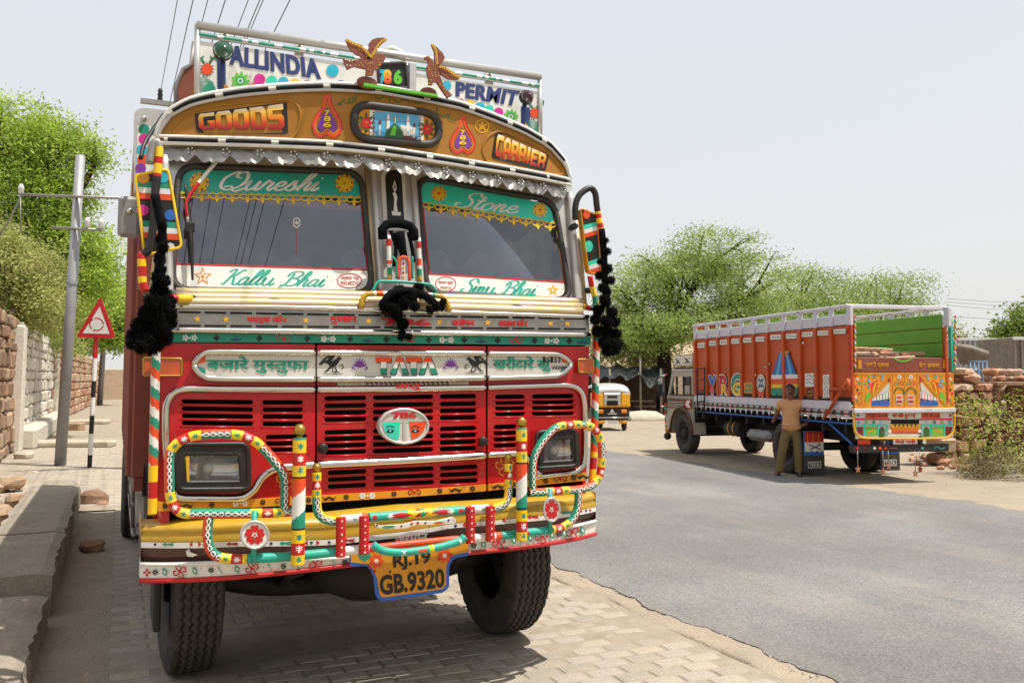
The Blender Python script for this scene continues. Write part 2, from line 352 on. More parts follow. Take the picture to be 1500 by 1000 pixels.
def capsule(x0, y0, x1, y1, h, n=4):
    d = math.atan2(y1 - y0, x1 - x0); out = []
    for (cx, cy, a0) in ((x1, y1, d - math.pi / 2), (x0, y0, d + math.pi / 2)):
        sx = h * math.cos(d) * (-1 if a0 > d else 1)
        for k in range(n + 1):
            a = a0 + math.pi * k / n; out.append((cx - sx + h * math.cos(a), cy + h * math.sin(a)))
    return out
def tess(conts):
    tr = tessellate_polygon([[Vector((p[0], p[1], 0)) for p in c] for c in conts]); return [tuple(t) for t in tr]
def plate(mb, Pf, conts, n, front, back, m, side=None):
    """a panel with holes: outline(s) traced on a surface, given a real thickness along n"""
    n = Vector(n); flat = [p for c in conts for p in c]; base = [Pf(p) for p in flat]
    F_ = [b + n * front for b in base]; B_ = [b + n * back for b in base]; N = len(flat); tr = tess(conts)
    o = []
    for t in tr:
        a, b, c = (F_[i] for i in t); o.append(t if (b - a).cross(c - a).dot(n) > 0 else t[::-1])
    mb.add(F_ + B_, o + [tuple(i + N for i in t[::-1]) for t in o], m)
    b0 = len(mb.v) - 2 * N; k = 0
    for c in conts:
        for i in range(len(c)):
            j = (i + 1) % len(c); mb.f.append((b0 + k + i, b0 + k + j, b0 + N + k + j, b0 + N + k + i)); mb.m.append(side or m); mb.s.append(False)
        k += len(c)
# ------------------------------------------------------------------ painted art
_TX = {}
def text_mesh(s, bold, spc=1.):
    if (s, bold) in _TX: return _TX[s, bold]
    V = []; Fa = []; x = 0
    for seg in s.split('|'):
        half = seg.endswith('_'); seg = seg.rstrip('_')
        cu = bpy.data.curves.new('t', 'FONT'); cu.body = seg; cu.space_character = spc; cu.resolution_u = 3; cu.offset = bold; cu.fill_mode = 'FRONT'
        ob = bpy.data.objects.new('t', cu); me = ob.to_mesh(); bm = bmesh.new(); bm.from_mesh(me); ob.to_mesh_clear()
        if bm.verts:
            w = max(v.co.x for v in bm.verts); x0 = min(v.co.x for v in bm.verts)
            if half:
                cut = w - .27; bmesh.ops.bisect_plane(bm, geom=bm.verts[:] + bm.edges[:] + bm.faces[:], plane_co=(cut, 0, 0), plane_no=(1, 0, 0), clear_outer=True); w = cut
            bm.verts.index_update(); b = len(V); d = x - (x0 if x else 0) - (.03 if x else 0)
            V += [(v.co.x + d, v.co.y) for v in bm.verts]; Fa += [tuple(v.index + b for v in f.verts) for f in bm.faces]; x = w + d
        bm.free(); bpy.data.objects.remove(ob); bpy.data.curves.remove(cu)
    par = list(range(len(V)))
    def fi(i):
        while par[i] != i: par[i] = par[par[i]]; i = par[i]
        return i
    for f in Fa:
        for q in f[1:]: par[fi(q)] = fi(f[0])
    isl = {}; IS = [isl.setdefault(fi(i), len(isl)) % 7 for i in range(len(V))]
    A = np.array(V); lo = A.min(0); sp = np.maximum(A.max(0) - lo, 1e-6); A = (A - lo) / sp
    _TX[s, bold] = (A.tolist(), Fa, IS); return _TX[s, bold]
SCRIPT = {
 'u': (.95, [[(0, .5), (.1, 1), (.12, .3), (.3, 0), (.55, .25), (.68, 1)], [(.68, 1), (.66, .25), (.8, 0), (1., .35)]]),
 'r': (.72, [[(0, .35), (.18, 1.1), (.26, .9), (.46, .92), (.5, .75), (.44, .25), (.58, 0), (.78, .35)]]),
 'e': (.68, [[(0, .4), (.38, .5), (.5, .85), (.32, 1), (.12, .75), (.12, .3), (.35, 0), (.6, .12), (.75, .35)]]),
 's': (.66, [[(0, .25), (.3, 1.1), (.38, .75), (.5, .35), (.35, 0), (.08, .1)], [(.38, .0), (.72, .35)]]),
 'h': (.8, [[(0, .3), (.42, 1.6), (.36, 2.05), (.2, 1.8), (.12, 0)], [(.12, .25), (.35, .98), (.55, .9), (.52, .2), (.65, 0), (.85, .35)]]),
 'i': (.42, [[(0, .3), (.15, 1), (.13, .2), (.28, 0), (.48, .35)], [(.16, 1.42), (.2, 1.5)]]),
 't': (.55, [[(.3, 1.75), (.2, .25), (.35, 0), (.6, .35)], [(-.02, 1.12), (.5, 1.18)]]),
 'o': (.76, [[(.35, 1), (.08, .7), (.1, .15), (.35, 0), (.6, .3), (.58, .8), (.35, 1), (.48, .82), (.82, .6)]]),
 'n': (.8, [[(0, .5), (.12, 1), (.12, 0)], [(.12, .3), (.35, .98), (.52, .85), (.5, .2), (.65, 0), (.85, .35)]]),
 'a': (.82, [[(.55, .85), (.35, 1), (.08, .65), (.1, .1), (.3, 0), (.52, .4), (.58, 1)], [(.58, 1), (.55, .2), (.7, 0), (.88, .35)]]),
 'l': (.46, [[(0, .3), (.42, 1.5), (.38, 2.05), (.22, 1.8), (.12, .3), (.28, 0), (.5, .35)]]),
 'Q': (1.5, [[(.95, 1.85), (.5, 1.95), (.05, 1.3), (.12, .4), (.6, 0), (1.2, .4), (1.3, 1.3), (1.0, 1.95), (.6, 1.75), (.62, 1.4), (.95, 1.3)], [(.35, .3), (.7, .4), (1.1, -.12), (1.6, .2)]]),
 'S': (1.08, [[(1.15, 1.55), (.95, 2.0), (.5, 1.92), (.4, 1.45), (.8, 1.0), (.86, .35), (.45, 0), (.05, .2), (.02, .55), (.25, .6)]]),
 'K': (1.2, [[(.02, 1.6), (.2, 1.95), (.46, 1.95), (.36, 1), (.2, .1), (.0, .08)], [(1.2, 1.85), (1.0, 1.95), (.65, 1.25), (.4, 1.0)], [(.4, 1.05), (.65, .9), (.85, .15), (1.05, 0), (1.28, .35)]]),
 'B': (1.22, [[(.48, 1.75), (.42, .6), (.25, 0), (.02, .15)], [(.1, 1.3), (.3, 1.9), (.9, 2.0), (1.12, 1.6), (.85, 1.15), (.52, 1.08)], [(.6, 1.08), (1.12, .85), (1.12, .25), (.7, 0), (.4, .15)]]),
 ' ': (.55, [])}
def densify(c, d):
    if not d: return c
    out = []
    for i, p in enumerate(c):
        q = c[(i + 1) % len(c)]; k = max(1, int(abs(q[0] - p[0]) / d)); out += [(p[0] + (q[0] - p[0]) * j / k, p[1] + (q[1] - p[1]) * j / k) for j in range(k)]
    return out
class Art:
    """flat painted figures a few tenths of a millimetre thick laid on a surface: P maps a sight line to the surface"""
    def __init__(s, Pf, n, off=.002, dense=0): s.dense = dense; s.P = Pf; s.n = Vector(n); s.o = off; s.mb = MB(); s.k = 0; s.col = {}
    def lift(s, lv): s.k += 1; return s.n * (s.o + lv * .0011 + (s.k % 9) * .00011)
    def poly(s, pts, m, lv=0, holes=()):
        conts = [densify(c, s.dense) for c in [list(pts)] + [list(h) for h in holes]]; n = s.lift(lv); fl = [p for c in conts for p in c]; vs_ = [s.P(p) + n for p in fl]; o = []
        for t in tess(conts):
            a, b, c = (vs_[i] for i in t); o.append(t if (b - a).cross(c - a).dot(s.n) > 0 else t[::-1])
        b0 = s.mb.add(vs_, o, m)
        if m in ('flame_paint', 'sunset_paint'):
            ys = [p[1] for p in fl]; y0, y1 = s.uvr if getattr(s, 'uvr', None) else (min(ys), max(ys))
            for i, p in enumerate(fl): s.mb.uv[b0 + i] = (0, 1 - (p[1] - (s.uvf(p[0]) if getattr(s, 'uvf', None) else 0) - y0) / max(1e-6, y1 - y0))
    def disc(s, c, r, m, lv=0, n=16, ry=None, rot=0):
        ry = ry or r; ca, sa = math.cos(rot), math.sin(rot)
        s.poly([(c[0] + r * math.cos(t) * ca - ry * math.sin(t) * sa, c[1] + r * math.cos(t) * sa + ry * math.sin(t) * ca) for t in (2 * math.pi * i / n for i in range(n))], m, lv)
    def ring(s, c, r, w, m, lv=0, n=24, ry=None, a0=0, a1=6.2832):
        ry = ry or r; k = [a0 + (a1 - a0) * i / n for i in range(n + 1)]
        s.stroke([(c[0] + r * math.cos(t), c[1] + ry * math.sin(t)) for t in k], w, m, lv, smooth=False)
    def star(s, c, r, m, lv=0, n=5, q=.42, rot=-math.pi / 2, sx=1.):
        s.poly([(c[0] + sx * (r if i % 2 == 0 else r * q) * math.cos(rot + math.pi * i / n), c[1] + (r if i % 2 == 0 else r * q) * math.sin(rot + math.pi * i / n)) for i in range(2 * n)], m, lv)
    def flower(s, c, r, m, mc=None, n=8, lv=0, rc=.3, pw=.3, sx=1.):
        for i in range(n):
            a = 2 * math.pi * i / n; q = r * .6
            ca, sa = math.cos(a), math.sin(a); pts = []
            for t in (2 * math.pi * k / 8 for k in range(8)):
                u, v = q + r * .42 * math.cos(t), r * pw * math.sin(t); pts.append((c[0] + sx * (u * ca - v * sa), c[1] + u * sa + v * ca))
            s.poly(pts, m, lv)
        if mc: s.disc(c, r * rc * sx, mc, lv + 1, 10, ry=r * rc)
    def stroke(s, pts, w, m, lv=0, smooth=True, nib=None):
        P2 = [Vector((p[0], p[1], 0)) for p in pts]
        if smooth and len(P2) > 2: P2 = resample(P2, max(.6, sum((P2[i + 1] - P2[i]).length for i in range(len(P2) - 1)) / 40))
        L = []; Rr = []
        for i, p in enumerate(P2):
            t = P2[min(i + 1, len(P2) - 1)] - P2[max(i - 1, 0)]
            if t.length < 1e-9: t = Vector((1, 0, 0))
            t.normalize(); q = Vector((-t.y, t.x, 0)); ww = w if not nib else w * (nib + (1 - nib) * abs(t.y) ** 1.5)
            L.append(p + q * ww / 2); Rr.append(p - q * ww / 2)
        n = s.lift(lv); vv = [s.P((p.x, p.y)) + n for p in L + Rr]; N = len(L); fs = []
        for i in range(N - 1):
            f = (i, i + 1, N + i + 1, N + i); a, b, c = vv[f[0]], vv[f[1]], vv[f[2]]
            fs.append(f if (b - a).cross(c - a).dot(s.n) > 0 else f[::-1])
        s.mb.add(vv, fs, m)
    def text(s, body, quad, m, lv=0, bold=.02, heavy=0., spc=1.):
        if heavy:
            for k in range(3): s.text(body, [(q[0] + (k - 1) * heavy, q[1]) for q in quad], m, lv + k * .3, bold, 0, spc)
            return
        V, Fa, IS = text_mesh(body, bold, spc); tl, tr, br, bl = [Vector(q) for q in quad]; n = s.lift(lv); vv = []
        for (u, v), ii in zip(V, IS): p = (bl * (1 - u) + br * u) * (1 - v) + (tl * (1 - u) + tr * u) * v; vv.append(s.P((p.x, p.y)) + n + s.n * (.00014 * ii))
        o = []
        for t in Fa:
            a, b, c = vv[t[0]], vv[t[1]], vv[t[2]]; o.append(t if (b - a).cross(c - a).dot(s.n) > 0 else t[::-1])
        b0 = s.mb.add(vv, o, m)
        for i, (u, v) in enumerate(V): s.mb.uv[b0 + i] = (u, v)
    def script(s, word, quad, m, lv=0, w=.17):
        tl, tr, br, bl = [Vector(q) for q in quad]; x = 0; st = []
        for ch in word:
            adv, ss = SCRIPT[ch]
            for q in ss: st.append([(p[0] + x + .42 * p[1], p[1] / 2.) for p in q])
            x += adv
        x += .6
        H_ = ((tl + tr) / 2 - (bl + br) / 2).length
        for q in st:
            pts = [((bl * (1 - a / x) + br * (a / x)) * (1 - b) + (tl * (1 - a / x) + tr * (a / x)) * b) for a, b in q]
            s.stroke([tuple(p) for p in pts], w * H_, m, lv, nib=.36)
    def build(s, name, parent): return s.mb.build(name, parent)
# ------------------------------------------------------------------ the painted truck
FR = (0, -1, 0)
CX = 1.5
S_wind = lambda x, z: 5.16 + (z - 2.25) * .2
S_visor = lambda x, z: 5.05 + .15 * (x - CX) ** 2
S_bump = lambda x, z: 4.84 + .2 * (min(1.5, abs(x - CX) / 1.3)) ** 4
S_guard = lambda x, z: 4.70 + .10 * ((x - CX) / 1.3) ** 2
hood = onY(5.05); wind = onY(S_wind); vis = onY(S_visor); bum = onY(S_bump); grd = onY(S_guard)
def xz(Pf, p): q = Pf(p); return q.x, q.z
truck = empty('painted_truck', (CX, 6.0, 0), 'red cab cargo truck covered in painted flowers and lettering, facing us on the paved verge', 'truck')
def mk(name, parent=truck): return MB(), name, parent

# -- chassis and cab body
m = MB()
for x in (1.02, 1.98): m.box((x, 9.2, .86), (.09, 8.2, .24), 'dark_iron', .01)
for y in (5.4, 7.6, 9.4, 11.2, 12.8): m.box((1.5, y, .86), (.9, .1, .16), 'dark_iron', .01)
m.build('chassis_frame', truck)
m = MB(); m.tube([(.55, 6.0, .56), (1.0, 6.0, .46), (2.0, 6.0, .46), (2.45, 6.0, .56)], .07, 'dark_iron', 8, .1); m.build('front_axle', truck)
m = MB(); m.tube([(.35, 11.25, .55), (2.65, 11.25, .55)], .09, 'dark_iron', 8); m.ball((1.5, 11.25, .55), .24, 'dark_iron'); m.build('rear_axle', truck)
for x in (1.0, 2.0):
    m = MB()
    for k in range(4): m.tube([(x, 5.3 + .12 * k, .68 - .03 * k), (x, 6.0, .58 - .035 * k), (x, 6.75 - .12 * k, .68 - .03 * k)], .028, 'dark_iron', 6, .1, flat=1.4)
    m.build('leaf_spring', truck)
m = MB(); m.box((1.5, 5.6, 1.05), (1.5, .7, .5), 'dark_iron', .05); m.box((1.5, 5.22, 1.3), (2.2, .04, 1.1), 'void'); m.ball((1.5, 5.6, .62), .3, 'dark_iron', 1.3, 1, .7); m.build('engine', truck)
m = MB()
m.grid([[(x, 5.26, z) for x in (.24, 2.78)] for z in (.8, 2.2)], 'void', False)
for x in (.2, 2.8):
    s_ = -1 if x < 1 else 1
    m.box((x - s_ * .02, 5.90, 1.48), (.04, 1.26, 1.24), 'crimson', .01)
m.box((1.5, 6.5, 1.9), (2.6, .05, 2.3), 'interior'); m.box((1.5, 5.85, .93), (2.56, 1.3, .05), 'interior'); m.box((1.5, 5.33, 2.18), (2.5, .3, .12), 'interior', .03)
m.box((1.5, 6.0, 3.13), (2.5, 1.0, .05), 'cream_metal', .02)
m.build('cab_body', truck)
for i, x in enumerate((.217, 2.783)):      # rounded front corner of the cab
    m = MB(); s_ = -1 if x < 1 else 1
    m.grid([[(x + s_ * (-.05 + .05 * math.sin(a)), 5.055 + .07 - .07 * math.cos(a) + .0, z) for a in (k * math.pi / 12 for k in range(7))] + [(x, 5.35, z)] for z in (1.02, 1.6, 2.12)], 'crimson')
    m.build('corner_panel', truck)
for x in (.19, 2.81):                       # upper side: door window frame
    m = MB(); s_ = -1 if x < 1 else 1
    for y in (5.36, 6.42): m.tube([(x, y, 2.1), (x - s_ * .07, y + (.12 if y < 6 else 0), 3.1)], .035, 'cream_metal', 8)
    m.tube([(x, 5.36, 2.1), (x, 6.42, 2.1)], .03, 'cream_metal', 6)
    m.build('door_frame', truck)
    g = MB(); g.grid([[(x - s_ * .0, 5.4, 2.12), (x, 6.4, 2.12)], [(x - s_ * .07, 5.5, 3.08), (x - s_ * .07, 6.4, 3.08)]], 'far_glass', False); g.build('door_glass', truck)
m = MB()
for x in (.95, 2.05): m.box((x, 6.2, 2.0), (.6, .14, .75), 'seat_cloth', .05); m.box((x, 5.95, 1.6), (.6, .5, .16), 'seat_cloth', .05)
m.build('cab_seat', truck)
m = MB(); m.tube([Vector((2.25 + .22 * math.cos(t), 5.62 + .1 * math.sin(t), 2.12 + .2 * math.sin(t))) for t in (k * math.pi / 12 for k in range(24))], .016, 'black', 6, closed=True, ref=(0, 0, 1)); m.tube([(2.25, 5.62, 2.12), (2.25, 5.4, 1.8)], .02, 'black', 6); m.build('steering_wheel', truck)
for p in ((520, 384), (640, 385)):
    q = onY(lambda x, z: S_wind(x, z) + .05)(p); m = MB(); m.lathe([(.0, -.03), (.055, -.022), (.082, 0), (.055, .022), (0, .03)], q, (0, 1, .15), 'white', 18); m.build('dashboard_disc', truck)

# -- red front panels with real louvre slots
def slot_rows(cols, rows, slope):
    out = []
    for (x0, x1) in cols:
        for y in rows:
            f = lambda x: y + slope * (x - 463)
            out.append(capsule(x0, f(x0), x1, f(x1), 3.4))
    return out
rn = 'front_panel'
PANELS = []
L_out = [(237, 502), (461.5, 504), (461.5, 727.5), (430, 729.5), (300, 735), (233, 738)]
C_out = [(464.5, 505), (711.5, 507), (711.5, 710), (600, 719), (464.5, 727)]
R_out = [(714.5, 507), (863, 507.5), (859, 692), (790, 701), (714.5, 710)]
L_s = slot_rows([(266, 371)], [591 - 1, 601.5 - 1, 612 - 1, 622.5 - 1], .012) + slot_rows([(384, 444)], [589, 599.5, 610, 620.5], .0) + slot_rows([(389, 450)], [638.5, 648, 657], -.02)
C_s = slot_rows([(475, 537), (546, 635), (644, 698)], [583.5, 594.3, 604.5, 614.6], -.016) + slot_rows([(475, 537), (546, 635), (644, 698)], [633.5, 643.5, 653.3, 663], -.03) + slot_rows([(480, 537), (547, 636), (644, 700)], [693, 703, 713], -.042)
R_s = slot_rows([(725, 769)], [584.5, 592.6, 601, 609.3], -.013) + slot_rows([(779, 841)], [584.5, 592.6, 601, 609.3], -.013) + slot_rows([(723, 757)], [633, 642, 651, 660], -.03)
LH = rq((267, 662), (354, 662), (356, 708), (269, 709), 5); RH = rq((792, 642), (840, 639), (841, 676), (790, 679), 4)
for o_, sl_ in ((L_out, L_s + [LH]), (C_out, C_s), (R_out, R_s + [RH])):
    m = MB(); plate(m, hood, [o_] + sl_, FR, 0, -.025, 'crimson')
    for c in [q for q in sl_ if len(q) == 10]:                                   # pressed lip under every slot
        xs = [p[0] for p in c]; i0, i1 = min(c), max(c)
        m.tube([hood((i0[0] - 3, i0[1] + 5.3)) + Vector((0, .002, 0)), hood((i1[0] + 3, i1[1] + 5.3)) + Vector((0, .002, 0))], .0045, 'crimson', 6)
    PANELS.append(m.build('front_panel', truck))
m = MB(); plate(m, onY(5.06), [[(228, 520), (240, 520), (236, 745), (218, 745)]], FR, 0, -.05, 'crimson'); m.build('corner_strip', truck)
# ornate orange strip along the lower edge
m = MB()
for q in ([(229, 734), (300, 733), (430, 727), (462, 725.5), (462, 737.5), (430, 739), (300, 746), (231, 748)], [(464.5, 725), (600, 717.5), (711, 709), (711, 718.5), (600, 727), (464.5, 735.5)], [(714.5, 709), (790, 699.5), (858, 691.5), (858, 703), (790, 710), (714.5, 718)]):
    plate(m, hood, [q], FR, .012, -.02, 'amber_paint')
strip = m.build('lower_strip', truck)
a = Art(onY(5.038), FR)
def osy(x): return 741 - (x - 230) * .0 if x < 300 else (739.5 if x < 300 else 0)
def yo(x):
    if x < 300: return 741 - (x - 232) * .02
    if x < 462: return 739.6 - (x - 300) * .051
    if x < 713: return 730.5 - (x - 464) * .067
    return 713.6 - (x - 714) * .114
for x, k in ((242, 'b'), (273, 's'), (310, 'b'), (352, 'w'), (385, 'b'), (412, 'r'), (452, 'b'), (482, 's'), (507, 'b'), (538, 'w'), (577, 'b'), (607, 'r'), (644, 'b'), (667, 's'), (692, 'b'), (729, 's'), (752, 'b'), (799, 'b'), (821, 'r'), (840, 'b'), (854, 's')):
    y = yo(x)
    if k == 'b': a.flower((x, y), 4.6, 'black', None, 8, pw=.2)
    elif k == 's':
        for t in (-6, -3, 0, 3, 6): a.disc((x + t, y + abs(t) * .4 - 1), 2.1, 'black', n=8, ry=1.6)
        a.stroke([(x - 10, y - 2), (x - 5, y + 3), (x, y - 1), (x + 5, y + 3), (x + 10, y - 2)], 1.1, 'black', 1)
    elif k == 'w':
        for t in (-7, 7): a.flower((x + t, y), 5, 'white', None, 6)
        a.disc((x, y), 1.5, 'white', n=8)
    else:
        for t in (-1, 1): a.stroke([(x, y + 1), (x + 5 * t, y - 4), (x + 9 * t, y), (x + 6 * t, y + 3), (x + 4 * t, y)], 1.5, 'dark_red')
        a.disc((x, y), 2.4, 'red', n=8, lv=1)
a.build('painted_border', strip)
# joint shadow line is the real gap; bonnet locks
for p in ((472, 656), (706, 646)):
    q = hood(p); m = MB(); m.lathe([(0, .035), (.022, .034), (.03, .026), (.03, .012), (.022, .008), (.02, -.01)], q, FR, 'black', 18); m.build('bonnet_lock', truck)
# green band
m = MB(); plate(m, onY(5.04), [[(238, 487.5), (480, 489), (865, 494), (865, 505.5), (480, 502), (238, 501)]], FR, 0, -.04, 'green'); band = m.build('green_band', truck)
a = Art(onY(5.04), FR)
for x, k in ((278, 'w'), (317, 'd'), (346, 'b'), (380, 'd'), (415, 'r'), (450, 'd'), (481, 'w'), (513, 'd'), (539, 'b'), (566, 'd'), (599, 'r'), (628, 'd'), (654, 'w'), (680, 'd'), (705, 'b'), (729, 'd'), (756, 'r'), (783, 'd'), (808, 'w'), (834, 'd'), (853, 'b')):
    y = 494.3 + (x - 240) * .0085
    if k == 'w':
        for t in (-6.5, 6.5): a.flower((x + t, y), 4.8, 'white', None, 5, pw=.36)
        a.disc((x, y), 1.6, 'white', n=8)
    elif k == 'd': a.flower((x, y), 4.6, 'black', 'black', 4, rc=.6, pw=.4)
    elif k == 'b':
        for t in (-6, -3, 0, 3, 6): a.poly([(x + t * .3 - 1, y + 3), (x + t * 1.3, y - 4 + abs(t) * .7), (x + t * .3 + 1, y + 3)], 'navy')
        a.stroke([(x - 8, y + 2), (x, y + 3.4), (x + 8, y + 2)], 1.3, 'navy', 1)
    else:
        for t in (-1, 1): a.stroke([(x, y), (x + 5 * t, y - 4), (x + 10 * t, y - 1), (x + 7 * t, y + 3), (x + 5 * t, y)], 1.0, 'red')
        a.stroke([(x - 4, y - 4), (x + 4, y + 4)], 2.4, 'red', 1); a.stroke([(x - 3, y + 3.5), (x + 3, y - 3)], 1.4, 'red', 2)
a.build('painted_border', band)
# name board across the nose, in three pieces
S_nb = onY(5.025)
NB = []
nb = [[(283, 534.5), (296, 521), (308, 517.5), (462, 519), (462, 553), (308, 552), (296, 548)], [(464.5, 519), (711.5, 520), (711.5, 552), (464.5, 553)], [(714.5, 520), (822, 521), (836, 533.5), (822, 547), (714.5, 551.5)]]
for q in nb:
    m = MB(); plate(m, S_nb, [q], FR, 0, -.02, 'off_white'); NB.append(m.build('name_board', truck))
m = MB()
def tpath(mb, Pf, pts, r, mt='chrome', seg=10, step=.02): mb.tube([Pf(p) for p in pts], r, mt, seg, step)
for q in ([(283, 534.5), (290, 524), (300, 517), (316, 515.5), (380, 515.8), (462, 516.5)], [(283, 534.5), (290, 545), (300, 552), (316, 554.5), (380, 555.3), (462, 555.5)], [(464.5, 516.5), (590, 517), (711, 517.8)], [(464.5, 555.5), (590, 555), (711, 554)], [(714.5, 518), (800, 518.5), (820, 520), (830, 525.5), (838, 533.5)], [(714.5, 554), (800, 551.5), (820, 549), (830, 542), (838, 533.5)]):
    tpath(m, onY(5.018), q, .017)
m.build('chrome_edging', truck)
a = Art(S_nb, FR)
a.poly([(285, 534), (295, 523.5), (301, 521.5), (301, 530)], 'orange'); a.poly([(285, 535), (301, 540), (301, 549), (295, 546)], 'green')
a.text('बजारे मु|स_|तुफा', [(303, 521.5), (452, 523), (452, 546.5), (303, 546.5)], 'green', 1, .018, .5)
a.build('lettering', NB[0])
a = Art(S_nb, FR)
def lotus(cx, cy, r, mt='purple'):
    for t in (-1.15, -.75, -.38, 0, .38, .75, 1.15):
        L_ = r * (1 - .18 * abs(t)); ux, uy = math.sin(t), -math.cos(t); bx, by = cx, cy + r * .35
        a.poly([(bx, by), (bx + ux * L_ * .6 - uy * r * .13, by + uy * L_ * .6 + ux * r * .13), (bx + ux * L_ * 1.35, by + uy * L_ * 1.35), (bx + ux * L_ * .6 + uy * r * .13, by + uy * L_ * .6 - ux * r * .13)], mt)
    for t in (-1, 1): a.stroke([(cx, cy + r * .4), (cx + t * r * .7, cy + r * .25), (cx + t * r, cy + r * .55), (cx + t * r * .6, cy + r * .7)], r * .14, mt, 1)
lotus(527, 533, 11); lotus(660, 533, 10.5)
def nbird(cx, cy, f, k):
    T = lambda pts: [(cx + f * x * k, cy + y * k) for x, y in pts]
    a.poly(T([(-9, -6), (-5, -9), (-2, -4), (3, -7), (8, -11), (11, -10), (13, -7), (10, -6), (8, -2), (4, 3), (-2, 5), (-9, 11), (-14, 12), (-8, 7), (-5, 3), (-8, 0), (-13, -2), (-19, 3), (-16, -3)]), 'black')
    a.poly(T([(-2, -5), (-8, -9), (-19, 1), (-22, 1), (-14, -8), (-6, -13), (3, -12)]), 'black', 1)
    a.stroke(T([(2, 4), (5, 10), (1, 12)]), 1.6 * k, 'black'); a.stroke(T([(0, 5), (-1, 11), (9, 12)]), 1.4 * k, 'black', 1); a.stroke(T([(9, 3), (13, 1), (15, 5), (11, 7)]), 1.2 * k, 'black')
    a.stroke(T([(-14, 14), (0, 15), (14, 14)]), .8 * k, 'black', smooth=False)
nbird(488, 533, 1, 1.0); nbird(695, 533, -1, .95)
# four raised nose letters in three bands
def tri_letter(x0, x1, ch):
    yt, yb = 523, 547.5; w = x1 - x0; bands = ((yt, 530.2, 'orange'), (530.2, 539, 'white'), (539, yb, 'green'))
    for y0, y1, c in bands:
        if ch == 'T':
            if c == 'orange': a.poly([(x0, y0), (x1, y0), (x1, y1), (x0, y1)], c, 3)
            else: a.poly([(x0 + w * .32, y0), (x0 + w * .68, y0), (x0 + w * .68, y1), (x0 + w * .32, y1)], c, 3)
        else:
            f = lambda y: (y - yt) / (yb - yt); l0, l1 = x0 + w * .36 * (1 - f(y0)), x0 + w * .36 * (1 - f(y1)); r0, r1 = x1 - w * .36 * (1 - f(y0)), x1 - w * .36 * (1 - f(y1)); s0 = 529
            if c == 'orange': a.poly([(l0, y0), (r0, y0), (r1, y1), (l1, y1)], c, 3)
            else:
                g0, g1 = w * .5 * max(0, (y0 - s0) / (yb - s0)) * .42, w * .5 * max(0, (y1 - s0) / (yb - s0)) * .42; mid = (x0 + x1) / 2
                a.poly([(l0, y0), (mid - g0, y0), (mid - g1, y1), (l1, y1)], c, 3); a.poly([(mid + g0, y0), (r0, y0), (r1, y1), (mid + g1, y1)], c, 3)
for (x0, x1, ch) in ((550, 573, 'T'), (571, 598, 'A'), (594, 617, 'T'), (613, 640, 'A')):
    tri_letter(x0, x1, ch)
    if ch == 'T': a.poly([(x0 + 1.5, 524), (x1 + 1.2, 524), (x1 + 1.2, 531.5), (x0 + 16.5, 531.5), (x0 + 16.5, 549), (x0 + 8.5, 549), (x0 + 8.5, 531.5), (x0 + 1.5, 531.5)], 'black', 2)
    else: a.poly([(x0 + 10, 524), (x1 - 8, 524), (x1 + 1.5, 549), (x1 - 8, 549), ((x0 + x1) / 2 + 1, 531), (x0 + 9, 549), (x0 + .5, 549)], 'black', 2)
a.build('lettering', NB[1])
a = Art(S_nb, FR)
a.text('खरीदारे खु', [(722, 521.5), (806, 522.5), (806, 544.5), (722, 544.5)], 'green', 1, .018, .5)
for k in range(5): a.text('15133'[k], [(795 + k * 5.4, 523 + k % 2), (799 + k * 5.4, 523 + k % 2), (799 + k * 5.4, 531), (795 + k * 5.4, 531)], 'black', 2)
for k in range(6): a.stroke([(808 + k * 4, 536), (810 + k * 4, 541), (811.5 + k * 4, 535.5)], 1.0, 'black', 2)
a.poly([(836, 533), (827, 525), (822, 523), (823, 530)], 'orange', 1); a.poly([(836, 534.5), (823, 538), (822, 545), (827, 542.5)], 'green', 1)
a.build('lettering', NB[2])
# little ornate plate and the moulding below
m = MB(); plate(m, hood, [[(494, 556.5), (686, 556.0), (686, 563), (494, 564.5)]], FR, .004, -.005, 'off_white'); pl = m.build('ornate_plate', truck)
a = Art(onY(5.046), FR)
for i in range(4): a.disc((505 + i * 7, 559.5), 2.2, 'gold', n=8, ry=2)
for i in range(3): a.disc((663 + i * 7, 558.5), 2.2, 'gold', n=8, ry=2)
for i in range(18):
    x = 533 + i * 6.9
    a.poly([(x, 558.3), (x + 6.5, 558.1), (x + 5, 560), (x + 2.2, 562), (x + 2.5, 560)], 'black'); a.disc((x + 5.5, 562), 1.7, 'dark_red', n=7, lv=1)
a.build('painted_border', pl)
m = MB()
tpath(m, onY(5.035), [(256, 725), (249, 700), (243.5, 655), (242.5, 610), (245, 590), (255, 575), (275, 569.5), (330, 570), (461, 570.5)], .02)
tpath(m, onY(5.035), [(464.5, 570.3), (590, 569.5), (711, 567.5)], .02)
tpath(m, onY(5.035), [(714.5, 567.5), (800, 564.8), (834, 564.5), (848, 571), (855, 586), (857, 630), (856, 672), (850, 686), (835, 692), (795, 697), (782, 700)], .018)
m.build('chrome_moulding', truck)
m = MB()
tpath(m, onY(5.03), [(256, 725), (268, 729), (300, 729.5), (345, 729.5), (360, 726), (373, 716), (384, 699), (404, 686), (430, 683), (462, 680.5)], .022)
tpath(m, onY(5.03), [(464.5, 680.5), (590, 674.5), (711, 667)], .022)
tpath(m, onY(5.03), [(714.5, 666.5), (757, 664), (770, 668), (782, 685), (792, 696)], .018)
low = m.build('chrome_moulding', truck)
a = Art(onY(5.012), FR); a.text('अजु', [(578, 562.3), (616, 562), (616, 571.5), (578, 572)], 'red', 1, .015, .5); a.build('lettering', pl)
